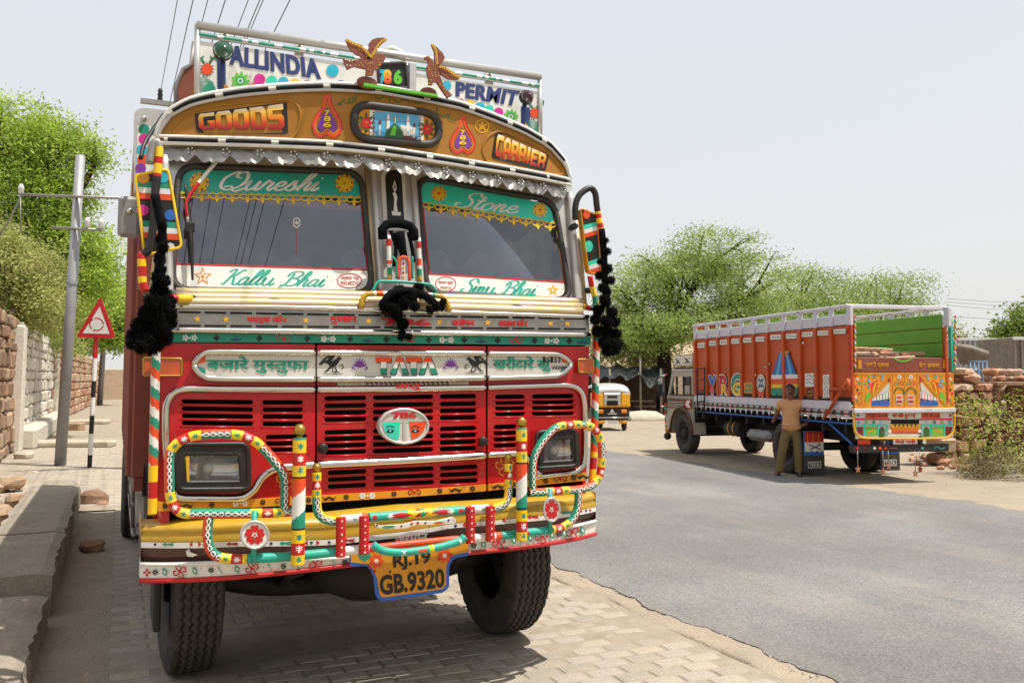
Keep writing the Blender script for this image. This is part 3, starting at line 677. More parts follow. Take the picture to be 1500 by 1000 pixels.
# oval emblem
E0 = (591.5, 624)
S_em = onY(5.0)
m = MB(); ell = lambda rx, ry, n=36: [(E0[0] + rx * math.cos(2 * math.pi * i / n), E0[1] + ry * math.sin(2 * math.pi * i / n)) for i in range(n)]
plate(m, S_em, [ell(37, 26)], FR, 0, -.05, 'off_white'); m.tube([S_em(p) for p in ell(35.5, 24.8)], .009, 'silver_paint', 8, closed=True); emb = m.build('emblem', truck)
a = Art(S_em, FR)
def clip_oval(x0, x1, y0, y1, m_, sl=0.):
    pts = []
    for t in np.linspace(0, 1, 12): pts.append((x0 + (x1 - x0) * t, y0 + sl * t))
    for t in np.linspace(0, 1, 14):
        x = x1 + (x0 - x1) * t; d = 1 - ((x - E0[0]) / 33) ** 2; pts.append((x, min(y1, E0[1] + 22.5 * math.sqrt(max(0, d)))))
    a.poly(pts, m_, 1)
a.poly([(559.5, 619), (586, 617.5), (584, 640), (582, 645), (572, 641), (563, 632)], 'turquoise', 1); a.poly([(599, 617), (624, 617.5), (621, 630), (613, 639), (603, 644)], 'orange', 1)
a.text('786', [(573.5, 604), (610, 603), (609, 612.5), (575, 613)], 'red', 1, .02, .8)
a.poly([(590.5, 614), (594, 614), (594, 648), (590, 648)], 'silver_paint', 2); a.poly([(561, 615.5), (623, 614), (623, 616), (561, 617.5)], 'silver_paint', 1)
for ex in (571.5, 608):
    a.poly([(ex - 6, 631), (ex - 2, 628), (ex + 3, 628.5), (ex + 6, 631), (ex + 2, 633.5), (ex - 3, 633.5)], 'black', 2); a.disc((ex, 630.6), 1.7, 'pale_blue', 3, 8); a.stroke([(ex - 6, 626.5), (ex - 1, 623.5), (ex + 6, 625.5)], 1.3, 'black', 2)
a.build('painted_face', emb)
# slotted bright moulding under the windscreens
SLT = onY(5.02)
m = MB(); plate(m, SLT, [[(256, 447.5), (480, 450.5), (862, 463), (864, 493), (480, 488.5), (250, 486)]], FR, 0, -.06, 'steel')
m.tube([SLT((256, 448.5)), SLT((480, 451.5)), SLT((862, 464))], .014, 'chrome', 8, .05); m.tube([SLT((250, 483)), SLT((480, 486)), SLT((864, 490.5))], .016, 'chrome', 8, .05)
mo = m.build('slotted_moulding', truck)
a = Art(SLT, FR)
for k in range(16):
    x0 = 262 + k * 37.6; x1 = x0 + 32
    for (yl, sl_) in ((457, .0165), (476.5, .0088)):
        y = lambda x: yl + (x - 270) * sl_
        a.poly([(x0, y(x0) - 1.2), (x1, y(x1) - 1.2), (x1, y(x1) + 1.6), (x0, y(x0) + 1.6)], 'void')
a.build('slot_row', mo)
a = Art(SLT, FR)
my = lambda x: 466.7 + (x - 270) * .0125
for x in (289, 331, 448, 540, 644, 714, 806, 831): a.star((x, my(x)), 5.2, 'yellow')
def mtext(s_, x0, x1, h, mt='red'): a.text(s_, [(x0, my(x0) - h), (x1, my(x1) - h), (x1, my(x1) + h * .9), (x0, my(x0) + h * .9)], mt, 1, .015, .5)
mtext('शाहरुख खाँन', 362, 420, 6.5); mtext('मु|स_|कान', 484, 522, 6.5); mtext('सनोफर', 662, 695, 5.5); mtext('अरबाज खाँन', 730, 772, 5.5)
a.text('786', [(559, 466), (630, 467.5), (630, 477.5), (562, 476.5)], 'red', 1, .02, 1.4)
a.build('lettering', mo)
# cream ledges under the glass
m = MB()
for k, (o, y) in enumerate(((5.04, 445), (5.075, 438), (5.11, 431))):
    Pk = onY(o); m.tube([Pk((258, y - 2)), Pk((480, y + 1)), Pk((852, y + 12))], .03, 'cream_metal', 10, .08)
m.build('front_ledge', truck)

# -- windscreens
G1 = rq((262, 243), (529, 252), (546, 430), (251, 424), 26); G2 = rq((611, 259), (812, 295), (836, 441), (625, 429), 22)
m = MB(); plate(m, wind, [[(246, 214), (540, 222), (838, 272), (848, 452), (540, 440), (240, 436)], G1, G2], FR, 0, -.03, 'silver_paint'); surround = m.build('windscreen_surround', truck)
m = MB()
for q0, q1, r in (((241, 230), (247, 436), .028), ((546, 244), (558, 430), .02), ((604, 250), (617, 432), .02), ((833, 284), (846, 450), .03)):
    m.tube([wind(q0) - Vector((0, .015, 0)), wind(q1) - Vector((0, .015, 0))], r, 'silver_paint', 10, .05)
m.build('pillar_cover', truck)
m = MB(); m.tube([wind((536, 246)) - Vector((0, .006, 0)), wind((550, 432)) - Vector((0, .006, 0))], .012, 'cream_metal', 8); m.tube([wind((839, 292)) - Vector((0, .0, 0)), wind((853, 452)) - Vector((0, .0, 0))], .035, 'cream_metal', 8); m.build('pillar_trim', truck)
def windscreen(outl, inner, art):
    m = MB(); m.tube([wind(p) - Vector((0, .004, 0)) for p in outl], .019, 'gasket', 8, closed=True); g = m.build('windscreen_gasket', truck)
    m = MB(); plate(m, wind, [inner], FR, -.004, -.010, 'windscreen_glass'); gl = m.build('windscreen', truck)
    a = Art(wind, FR, -.003); art(a); a.build('painted_sticker', gl); return gl
def lace(a, x0, y0, x1, y1, n):
    for i in range(n):
        t = (i + .5) / n; x, y = x0 + (x1 - x0) * t, y0 + (y1 - y0) * t; w = (x1 - x0) / n
        a.ring((x - w * .25, y - 2.0), w * .21, 1.3, 'yellow', 1, 8); a.ring((x + w * .25, y - 2.0), w * .21, 1.3, 'yellow', 2, 8)
        a.stroke([(x - w * .5, y), (x - w * .25, y + 2.4), (x, y + .4), (x + w * .25, y + 2.4), (x + w * .5, y)], 1.5, 'sun_yellow', 2)
        a.poly([(x, y + 8.5), (x - 1.8, y + 5), (x - 3, y + 3.2), (x, y + 1.5), (x + 3, y + 3.2), (x + 1.8, y + 5)], 'sun_yellow', 1)
    a.stroke([(x0, y0 - 4.2), (x1, y1 - 4.2)], 1.2, 'yellow', 3, smooth=False)
def sun_(a, c, r, k=0):
    for i in range(10):
        t = 2 * math.pi * i / 10; b = t + .55
        a.poly([(c[0] + r * .55 * math.cos(t - .25), c[1] + r * .55 * math.sin(t - .25)), (c[0] + r * math.cos(t + .15), c[1] + r * math.sin(t + .15)), (c[0] + r * .95 * math.cos(b), c[1] + r * .95 * math.sin(b)), (c[0] + r * .55 * math.cos(t + .3), c[1] + r * .55 * math.sin(t + .3))], 'yellow', 2)
    a.disc(c, r * .62, 'sun_yellow', 3); a.ring(c, r * .42, .9, 'amber_paint', 4, 14); a.disc(c, r * .22, 'orange' if k else 'gold', 4, 10)
    for i in range(5): a.disc((c[0] + r * .75 * math.cos(i * 1.257), c[1] + r * .75 * math.sin(i * 1.257)), r * .1, 'red', 4, 6)
IN1 = rq((267, 248), (525, 257), (541, 425), (257, 419), 22); IN2 = rq((616, 264), (807, 299), (830, 436), (630, 424), 18)
def cutband(inner, f, above):      # part of a pane's outline on one side of a slanted line y = f(x)
    out = []; n = len(inner)
    for i in range(n):
        p, q = inner[i], inner[(i + 1) % n]; dp, dq = p[1] - f(p[0]), q[1] - f(q[0])
        if above: dp, dq = -dp, -dq
        if dp >= 0: out.append(p)
        if dp * dq < 0: t = dp / (dp - dq); out.append((p[0] + (q[0] - p[0]) * t, p[1] + (q[1] - p[1]) * t))
    return out
def art1(a):
    fg = lambda x: 284 + (x - 261) * .028; fw = lambda x: 388 + (x - 259) * .031
    a.poly(cutband(IN1, fg, True), 'teal'); a.poly(cutband(IN1, fw, False), 'white')
    lace(a, 262, 287, 530, 294, 12); sun_(a, (292, 267), 15); sun_(a, (505, 268.5), 14)
    a.script('Qureshi', [(316, 250), (478, 255), (478, 279.5), (316, 278)], 'white', 1, .2)
    a.stroke([(259, fw(259) - 1.5), (540, fw(540) - 1.5)], 2.6, 'red', 1, smooth=False); a.stroke([(260, 290), (258.5, 388)], 2.2, 'red', 1, smooth=False); a.stroke([(529.5, 298), (538.5, 396)], 2.2, 'red', 1, smooth=False)
    a.script('Kallu Bhai', [(323, 393.5), (484, 399.5), (484, 420), (323, 416)], 'teal', 1, .185)
    a.star((297, 405), 14, 'amber_paint', 1); a.star((297, 405), 9.5, 'white', 2); a.disc((297, 405), 3, 'amber_paint', 3, 8)
    a.ring((512, 411), 18, 1.3, 'red', 1, ry=10.5); a.text('अरबाज भाई', [(499, 403.5), (526, 404.5), (526, 410), (499, 409.5)], 'red', 1); a.text('9001682710', [(499, 411.5), (525, 412), (525, 417.5), (499, 417)], 'red', 1)
    a.poly([(430, 320), (436, 318.5), (440, 322), (440, 330), (435, 335), (429, 331)], 'off_white', 1, holes=[[(431, 322), (431.5, 330), (435, 332.5), (438.5, 329), (438, 323), (435.5, 321)]])
    a.disc((435, 326.5), 2.8, 'off_white', 2, 10); a.stroke([(435, 335), (434.5, 372)], .7, 'red', 1, smooth=False)
def art2(a):
    fg = lambda x: 298 + (x - 619) * .155; fw = lambda x: 402.5 + (x - 629) * .062
    a.poly(cutband(IN2, fg, True), 'turquoise'); a.poly(cutband(IN2, fw, False), 'white')
    lace(a, 619, 300.5, 815, 332, 11); sun_(a, (643, 283.5), 11.5, 1); sun_(a, (791, 307.5), 11, 1)
    a.script('Stone', [(664, 279.5), (768, 292), (768, 314), (664, 303)], 'white', 1, .2)
    a.stroke([(629, fw(629) - 1.5), (829, fw(829) - 1.5)], 2.4, 'red', 1, smooth=False); a.stroke([(620, 304), (630, 402)], 2.0, 'red', 1, smooth=False); a.stroke([(816, 334), (828, 412)], 2.0, 'red', 1, smooth=False)
    a.script('Sinu Bhai', [(673, 407.5), (791, 413.5), (791, 434), (673, 429)], 'teal', 1, .185)
    a.ring((653, 416), 15, 1.3, 'red', 1, ry=10.5); a.text('मोहम्मद यूसुफ', [(642, 410.5), (664, 411.5), (664, 417), (642, 416)], 'red', 1); a.text('9602710', [(645, 419), (661, 420), (661, 423.5), (645, 422.5)], 'red', 1)
    a.star((810, 425), 9, 'yellow', 1); a.disc((810, 425), 2, 'white', 2, 8)
windscreen(G1, IN1, art1); windscreen(G2, IN2, art2)
# interior mirror seen behind the pane
m = MB(); q = onY(5.42); plate(m, q, [rq((768, 358), (806, 353), (822, 408), (783, 405), 6)], FR, 0, -.05, 'black'); m.tube([q((803, 355)), q((793, 335)), q((817, 325))], .02, 'black', 8, .05); m.build('cab_fan', truck)
# middle pillar plaque with candle
m = MB(); arch = lambda x0, x1, yt, yb, dx, n=10: [(x0 + dx, yb)] + [((x0 + x1) / 2 - (x1 - x0) / 2 * math.cos(math.pi * i / n), yt + (x1 - x0) / 2 * (1 - math.sin(math.pi * i / n))) for i in range(n + 1)] + [(x1 + dx, yb)]
plate(m, wind, [arch(557, 592, 244, 338, 4)], FR, .018, -.01, 'off_white'); plate(m, wind, [arch(563, 587, 250, 330, 4)], FR, .021, .018, 'black')
plq = m.build('pillar_plaque', truck)
a = Art(wind, FR, .022); a.poly([(572, 310), (586, 312), (585, 317), (573, 316)], 'white', 1); a.poly([(575, 310), (576, 292), (573.5, 284), (577.5, 282), (580.5, 290), (579, 300), (581, 311)], 'white', 2); a.poly([(576, 282), (573.5, 275), (576.5, 265), (579, 274), (579, 280)], 'white', 1, holes=[[(576.3, 279), (575.2, 275), (576.7, 270), (577.8, 275)]]); a.build('painted_candle', plq)
# upright ornament with rails in front of the pillar
GO = lambda Y: onY(Y)
o1 = GO(5.08)
m = MB()
def bandfn(cols, ls):
    def f(s_, a_, L_):
        t = s_ / L_
        for c, e in zip(cols, ls):
            if t <= e: return c
        return cols[-1]
    return f
m.tube([o1((569, 345)), o1((571, 413))], .014, bandfn(['white', 'red', 'white', 'orange', 'white', 'green', 'gold'], [.1, .2, .5, .62, .72, .86, 1]), 10, .02)
m.tube([o1((613, 349)), o1((615, 414))], .014, bandfn(['white', 'red', 'white', 'orange', 'white', 'green', 'gold'], [.1, .2, .5, .62, .72, .86, 1]), 10, .02)
m.tube([o1((561, 350)), o1((560, 336)), o1((566, 329)), o1((582, 327)), o1((600, 331)), o1((606, 338)), o1((607, 352))], .028, 'cloth_black', 10, .03)
m.tube([o1((584, 340)), o1((588, 358)), o1((592, 378))], lambda t: .035 - .015 * t, 'cloth_black', 10, .03)
m.tube([o1((572, 338)), o1((580, 362)), o1((577, 390))], .012, 'cloth_black', 8, .03); m.tube([o1((598, 340)), o1((604, 366)), o1((606, 384))], .012, 'cloth_black', 8, .03)
m.build('ornament_stand', truck)
m = MB(); o2 = GO(5.05)
m.tube([o2((584, 409)), o2((584, 385)), o2((586, 378)), o2((591, 376)), o2((597, 378)), o2((599, 385)), o2((600, 411))], .01, 'orange', 8, .015)
for x0, x1 in ((574, 581), (604, 604)): m.tube([o2((x0, 376)), o2((x1, 384)), o2((x1, 408))], .008, 'green', 8, .015)
plate(m, o2, [[(588, 382), (593.5, 382), (594, 410), (588.5, 410)]], FR, .0, -.01, 'white')
orn = m.build('ornament_arch', truck)
a = Art(o2, FR)
for k, c in enumerate(('red', 'amber_paint', 'red', 'amber_paint')): a.star((590.8, 386 + k * 6.6), 2.7, c, n=4, q=.6)
a.build('painted_border', orn)
m = MB(); o3 = GO(5.0)
m.tube([o3((529, 452)), o3((530, 440)), o3((536, 432)), o3((547, 430)), o3((590, 431)), o3((640, 433)), o3((650, 437)), o3((656, 446)), o3((658, 456))], .016, bandfn(['gold', 'white', 'orange', 'white', 'green', 'gold', 'orange', 'white', 'green', 'gold'], [.2, .24, .3, .36, .4, .62, .7, .74, .78, 1]), 10, .02)
m.tube([o3((545, 430)), o3((553, 414)), o3((570, 412)), o3((614, 415)), o3((632, 418)), o3((641, 430))], .009, 'teal', 8, .02)
m.build('ornament_rail', truck)
# wiper, small hooks
m = MB(); wp = onY(lambda x, z: S_wind(x, z) - .05)
m.tube([wp((322, 231)), wp((296, 262)), wp((274, 293)), wp((276, 318)), wp((277, 328))], .011, bandfn(['white', 'white', 'red', 'red', 'white'], [.2, .4, .62, .9, 1]), 8, .03)
m.build('wiper_arm', truck)
m = MB(); m.tube([wp((271, 270)), wp((275, 300)), wp((279, 340)), wp((281, 375)), wp((282, 410))], lambda t: .007 + .006 * math.sin(math.pi * t), 'black', 6, .03); m.box(wp((278, 333)), (.05, .03, .06), 'black', .005); m.build('wiper_blade', truck)
for pts in (((377, 438), (381, 446), (384, 441), (396, 438), (408, 438), (413, 443), (409, 448), (405, 443)), ((747, 455), (748, 450), (753, 447), (762, 448), (772, 455))):
    m = MB(); m.tube([onY(5.03)(p) for p in pts], .006, 'black', 6, .02); m.build('wire_hook', truck)
q = onY(5.12)((842, 446)); m = MB(); m.lathe([(0, .03), (.02, .028), (.032, .01), (.034, -.02)], q, FR, 'zinc', 14); m.build('washer_cap', truck)

# -- visor over the cab
TOP = [(229, 206), (231, 196), (236, 185), (250, 166), (275, 152), (300, 145), (350, 136.5), (420, 130), (480, 128), (552, 132), (624, 145), (672, 155), (720, 172), (768, 192), (804, 213), (826, 238), (833, 256), (834, 268)]
BOT = [(229, 206), (300, 208), (410, 211), (480, 214), (552, 221), (624, 231.5), (696, 243), (780, 257), (834, 268)]
tp = [vis(p) for p in TOP]; bp = [vis(p) for p in BOT]
zt = lambda x: float(np.interp(x, [p.x for p in tp], [p.z for p in tp])); zb = lambda x: float(np.interp(x, [p.x for p in bp], [p.z for p in bp]))
x0, x1 = tp[0].x, tp[-1].x
xs = [x0 + (x1 - x0) * (1 - math.cos(math.pi * i / 48)) / 2 for i in range(49)]
m = MB()
rows = [[Vector((x, S_visor(x, 0), zb(x) + (zt(x) - zb(x)) * j / 6)) for x in xs] for j in range(7)]
m.grid(rows, 'ochre')
m.grid([[Vector((x, S_visor(x, 0), zt(x))) for x in xs], [Vector((x, S_visor(x, 0) + .35, zt(x) + .0)) for x in xs]], 'silver_paint')
m.grid([[Vector((x, S_visor(x, 0), zb(x))) for x in xs], [Vector((x, S_visor(x, 0) + .3, zb(x) + .02)) for x in xs]], 'cream_metal')
visor = m.build('sun_visor', truck)
m = MB()
E_t = [Vector((x, S_visor(x, 0) - .012, zt(x))) for x in xs]; E_b = [Vector((x, S_visor(x, 0) - .012, zb(x) + .01)) for x in xs]
m.tube([p + Vector((0, 0, -.018)) for p in E_t], .011, 'silver_paint', 8); m.tube([p + Vector((0, .01, .022)) for p in E_t], .016, 'white', 8)
m.tube([p + Vector((0, 0, .012)) for p in E_b], .011, 'white', 8); m.tube([p + Vector((0, 0, -.026)) for p in E_b], .012, 'white', 8)
m.build('visor_edging', visor)
def bead(pts, dz, name):
    m = MB(); L_ = 0
    for i in range(len(pts) - 1):
        L_ += (pts[i + 1] - pts[i]).length
        c = 'off_white' if (L_ % .3) < .04 else 'void'
        m.tube([pts[i] + Vector((0, -.004, dz)), pts[i + 1] + Vector((0, -.004, dz))], .012, c, 6, cap=False)
    return m.build(name, visor)
xs2 = [x0 + (x1 - x0) * i / 130 for i in range(131)]
bead([Vector((x, S_visor(x, 0) - .012, zt(x))) for x in xs2[3:-3]], .002, 'slotted_bead'); bead([Vector((x, S_visor(x, 0) - .012, zb(x))) for x in xs2[2:-2]], .003, 'slotted_bead')
# pressed ridges round the end fields
m = MB()
for pts in ([(246, 203), (248, 196), (262, 178), (290, 162), (330, 154), (400, 148), (425, 147), (438, 158), (440, 175), (434, 196), (424, 205), (330, 204), (246, 203)], [(712, 236), (706, 220), (712, 205), (722, 196), (740, 194), (790, 217), (814, 238), (822, 256), (760, 247), (712, 236)]):
    m.tube([vis(p) for p in pts], .008, 'ochre', 6, .03)
m.build('pressed_ridge', visor)
a = Art(vis, FR, .002, 8)
a.poly([(285, 167), (420, 150), (422, 194), (417, 197), (290, 195), (287, 190)], 'black')
def block(word, quad, mt, lv):
    a.text(word, quad, 'black', lv, .07); a.text(word, quad, mt, lv + 1, .045)
BL = dict(G=[[(1, 1), (.12, 1), (0, .8), (0, .2), (.15, 0), (.9, 0), (1, .12), (1, .55), (.55, .55), (.55, .4), (.68, .4), (.68, .2), (.34, .2), (.3, .25), (.3, .74), (.36, .8), (1, .8)]],
          O=[[(.15, 1), (.85, 1), (1, .82), (1, .18), (.85, 0), (.15, 0), (0, .18), (0, .82)], [(.36, .78), (.32, .7), (.32, .3), (.36, .22), (.64, .22), (.68, .3), (.68, .7), (.64, .78)]],
          D=[[(0, 1), (.8, 1), (1, .8), (1, .2), (.8, 0), (0, 0)], [(.32, .78), (.32, .22), (.62, .22), (.68, .3), (.68, .7), (.62, .78)]],
          S=[[(1, 1), (.15, 1), (0, .85), (0, .5), (.12, .4), (.66, .4), (.68, .22), (0, .22), (0, 0), (.85, 0), (1, .15), (1, .5), (.88, .6), (.34, .6), (.32, .78), (1, .78)]],
          C=[[(1, 1), (.15, 1), (0, .82), (0, .18), (.15, 0), (1, 0), (1, .24), (.36, .24), (.32, .3), (.32, .7), (.36, .77), (1, .77)]],
          A=[[(.3, 1), (.7, 1), (1, .8), (1, 0), (.7, 0), (.7, .3), (.3, .3), (.3, 0), (0, 0), (0, .8)], [(.32, .5), (.68, .5), (.68, .72), (.6, .78), (.4, .78), (.32, .72)]],
          R=[[(0, 1), (.85, 1), (1, .85), (1, .5), (.85, .42), (1, .3), (1, 0), (.7, 0), (.7, .3), (.6, .34), (.3, .34), (.3, 0), (0, 0)], [(.3, .56), (.66, .56), (.68, .78), (.3, .78)]],
          I=[[(.2, 1), (.8, 1), (.8, 0), (.2, 0)]], E=[[(0, 1), (1, 1), (1, .78), (.32, .78), (.32, .61), (.85, .61), (.85, .4), (.32, .4), (.32, .22), (1, .22), (1, 0), (0, 0)]])
def blocks(word, tl, tr, br, bl, gap=.06):
    n = len(word); tl, tr, br, bl = [Vector(q) for q in (tl, tr, br, bl)]
    ws = [.6 if c == 'I' else 1 for c in word]; tot = sum(ws); x = 0
    for c, w in zip(word, ws):
        u0, u1 = (x + gap * w / 2) / tot, (x + w - gap * w / 2) / tot; x += w
        f = lambda p: tuple((bl * (1 - (u0 + (u1 - u0) * p[0])) + br * (u0 + (u1 - u0) * p[0])) * (1 - p[1]) + (tl * (1 - (u0 + (u1 - u0) * p[0])) + tr * (u0 + (u1 - u0) * p[0])) * p[1])
        cs = [[f(p) for p in q] for q in BL[c]]
        a.poly(cs[0], 'flame_paint', 1, cs[1:])
blocks('GOODS', (289, 168), (415, 152.5), (418, 190), (291, 190.5))
a.poly([(726, 192), (733, 193), (803, 224), (804, 228), (799, 250), (793, 250), (723, 233), (720, 229)], 'black')
blocks('CARRIER', (728, 196), (801, 227), (797, 247.5), (724, 229), .08)
def flame(c, k):
    T = lambda pts: [(c[0] + x * k, c[1] + y * k) for x, y in pts]
    sm = lambda pts, w, c, lv: a.stroke(T(pts), w * k, c, lv)
    sm([(2, -32), (6, -14), (15, 2), (19, 14), (16, 25), (8, 29), (0, 24), (-8, 29), (-16, 24), (-19, 13), (-14, 0), (-6, -12), (-2, -30)], 5.0, 'orange', 0)
    sm([(4, -31), (8, -14), (17, 1), (21.5, 14), (18, 27), (8, 32), (0, 27), (-9, 32), (-18, 26), (-21.5, 13), (-16, -1), (-7, -13)], 1.6, 'red', 1)
    a.poly(T([(-13, 10), (-5, -4), (0, -12), (5, -4), (13, 10), (14, 19), (8, 24), (0, 17), (-8, 24), (-14, 19)]), 'purple', 1)
    a.stroke(T([(-16, 12), (-16, 20), (-9, 26), (0, 20), (9, 26), (16, 20), (16, 12)]), 1.6 * k, 'amber_paint', 2)
    for i, ch in enumerate('786'): y = -4 + i * 8.6; w = 4 + i * 1.2; a.text(ch, [(c[0] - w * k, c[1] + (y - 4) * k), (c[0] + w * k, c[1] + (y - 4) * k), (c[0] + w * k, c[1] + (y + 3.6) * k), (c[0] - w * k, c[1] + (y + 3.6) * k)], 'sun_yellow', 3, .03)
flame((479, 170), 1.0); flame((677.5, 198), .86)
a.ring((706, 185), 9.5, 1.6, 'yellow', 0); a.star((706, 185), 8.5, 'yellow', 1); a.star((706, 185), 5, 'amber_paint', 2)
G_ = 'dark_green'
for pts in ([(522, 139), (520, 150)], [(517, 141), (517, 150), (512, 151)], [(512, 143), (511, 150), (505, 152)], [(505, 146), (499, 151), (494, 153), (500, 154)], [(549, 142), (556, 145), (562, 141)], [(572, 140), (570, 150)], [(576, 146), (584, 150), (592, 146), (600, 151)], [(606, 150), (614, 152), (620, 150)], [(641, 157), (640, 166), (650, 171), (655, 168)], [(659, 166), (657, 174), (668, 178)]): a.stroke(pts, 1.5, G_, 1)
a.build('lettering', visor)
# round-ended picture window in the visor
m = MB(); pw = rq((518, 152), (642, 168), (643, 214), (518, 203), 25, 8); m.tube([vis(p) - Vector((0, .008, 0)) for p in pw], .024, 'gasket', 10, closed=True)
vw = m.build('visor_window_frame', visor)
a = Art(vis, FR, .006, 8); inn = rq((521, 156), (639, 172), (640, 211), (521, 200), 21, 8)
a.poly(inn, 'amber_paint')
mid = lambda x: 179 + (x - 520) * .105
def yt(x): return mid(x) - 20
a.poly([(541, mid(541) - 19.5), (620, mid(620) - 19.5), (620, mid(620) + 19), (541, mid(541) + 19)], 'white', 1)
a.poly([(549, mid(549) - 19), (612, mid(612) - 19)] + [(616 - 3 * abs(t), mid(614) + t * 18) for t in (-.5, 0, .5)] + [(610, mid(610) + 19), (551, mid(551) + 19)] + [(545 + 2 * abs(t), mid(546) - t * 18) for t in (-.5, 0, .5)], 'sky_blue', 2)
for fx in (536, 625):
    c = (fx, mid(fx))
    a.flower(c, 13, 'dark_green', None, 8, 2, pw=.16); a.flower(c, 8.5, 'red', 'orange', 8, 3)
    for i in range(6): a.disc((c[0] + 13 * math.cos(i * 1.05 + .5), c[1] + 13 * math.sin(i * 1.05 + .5)), 1.6, 'dark_red', 3, 6)
for i in range(9):
    for ex in (546.5, 614.5): a.disc((ex, mid(ex) - 16 + i * 4), 1.2, 'dark_red', 4, 6)
a.poly([(563, mid(578) + 17), (566, mid(570) + 7), (572, mid(572) + 1), (578, mid(578) - 4), (584, mid(584) + 1), (589, mid(589) + 7), (591, mid(591) + 17)], 'dark_green', 4); a.poly([(570, mid(578) + 14), (574, mid(574) + 4), (578, mid(578) - 1), (580, mid(580) + 4), (578, mid(578) + 15)], 'lime', 5); a.stroke([(578, mid(578) - 4), (578.5, mid(578) - 14)], 1.2, 'sun_yellow', 5, smooth=False)
a.poly([(585, mid(585) - 2), (608, mid(608) - 1), (608, mid(608) + 3), (588, mid(588) + 3)], 'white', 3)
for i in range(6): a.poly([(587 + i * 3.6, mid(587) + 3), (588.4 + i * 3.6, mid(587) + 3), (588.4 + i * 3.6, mid(590) + 13), (587 + i * 3.6, mid(590) + 13)], 'white', 3)
for tx in (568, 597): a.poly([(tx - 2.5, mid(tx) + 6), (tx - 2, mid(tx) - 13), (tx, mid(tx) - 18), (tx + 2, mid(tx) - 13), (tx + 2.5, mid(tx) + 6)], 'white', 3); a.stroke([(tx - 2.6, mid(tx) - 8), (tx + 2.6, mid(tx) - 8)], 1.2, 'red', 4, smooth=False)
for lx in (556, 606): a.disc((lx, mid(lx) - 3), 2.2, 'dark_red', 3, 8, ry=3.6); a.stroke([(lx, mid(lx) + 1), (lx - .5, mid(lx) + 16)], 2.6, 'white', 3, smooth=False)
a.poly([(586, mid(586) + 13), (610, mid(610) + 13), (609, mid(609) + 18), (587, mid(587) + 18)], 'dark_red', 3)
a.build('painted_mosque', vw)
# scalloped bright fringe under the visor
m = MB(); n = 240; top = []; bot = []
for i in range(n + 1):
    t = i / n; x = x0 + .02 + (x1 - x0 - .04) * t; y = S_visor(x, 0) + .012 - .02 * math.sin(t * 61) * .15
    ph = (t * 14) % 1; d = .052 + .028 * math.sin(math.pi * ph) ** .7 - .022 * math.exp(-((ph - .5) / .07) ** 2) * -1 - .012 * math.cos(ph * 4 * math.pi)
    top.append(Vector((x, y, zb(x) - .035))); bot.append(Vector((x, y - .012 - .02 * math.sin(math.pi * ph), zb(x) - .035 - d)))
mid_ = [(p + q) / 2 + Vector((0, -.006 * math.sin(i * .9), 0)) for i, (p, q) in enumerate(zip(top, bot))]
m.grid([top, mid_, bot], 'steel'); m.grid([[p + Vector((0, .004, 0)) for p in bot], [p + Vector((0, .004, 0)) for p in mid_], [p + Vector((0, .004, 0)) for p in top]], 'steel')
fr_ = m.build('scalloped_fringe', visor)
m = MB()
for i in range(15, n, 17):
    c = (top[i] * .7 + bot[i] * .3) + Vector((0, -.012, 0))
    for k in range(5): m.ball(c + Vector((.018 * math.cos(k * 1.257), 0, .018 * math.sin(k * 1.257))), .007, 'chrome', 1, .5, 1, 6, 4)
m.build('embossed_flower', fr_)
# -- headlights
def headlight(outer, lens, side):
    Pq = onY(5.03); m = MB(); plate(m, onY(5.045), [outer, lens], FR, .05, -.02, 'black')
    m.tube([onY(5.0)(p) for p in outer], .014, 'black', 8, closed=True); m.tube([onY(5.005)(p) for p in lens], .012, 'black', 8, closed=True)
    h = m.build('headlight', truck)
    xs_ = [p[0] for p in lens]; ys_ = [p[1] for p in lens]; c = ((min(xs_) + max(xs_)) / 2, (min(ys_) + max(ys_)) / 2); w, hh = (max(xs_) - min(xs_)) / 2, (max(ys_) - min(ys_)) / 2
    m = MB(); rows = []
    for j in range(9):
        row = []
        for i in range(13):
            u, v = -1 + i / 6, -1 + j / 4; r2 = min(1, (u * u + v * v) / 1.6); row.append(onY(5.03 + .07 * (1 - r2))((c[0] + u * w, c[1] + v * hh)))
        rows.append(row)
    m.grid(rows, 'chrome'); m.build('reflector', h)
    m = MB(); m.ball(onY(5.06)((c[0] - w * .15, c[1])), .028, 'off_white', 1, 1, 1); m.tube([onY(5.05)((c[0] - w * .15, c[1] + 4)), onY(5.08)((c[0] - w * .1, c[1]))], .02, 'chrome', 8); m.build('bulb', h)
    m = MB(); m.grid([[onY(5.012 - .012 * (1 - u * u))((c[0] + u * w, c[1] + v * hh)) + Vector((0, .0025 * (k % 2), 0)) for k, u in enumerate(np.linspace(-1, 1, 41))] for v in (-1, 0, 1)], 'lamp_glass'); m.build('lens', h)
    return h
hl = headlight(rq((258, 651), (363, 650), (365, 716), (260, 717), 12), rq((269, 664), (352, 664), (354, 706), (271, 707), 5), 0)
a = Art(onY(5.0), FR); a.poly([(271, 667.5), (277.5, 667.5), (277.5, 706), (272, 706)], 'yellow'); a.build('yellow_stripe', hl)
headlight(rq((786, 633), (842, 628), (845, 682), (785, 686), 8), rq((793, 643), (839, 640), (840, 675), (791, 678), 4), 1)
m = MB()      # red bezel well round each lamp
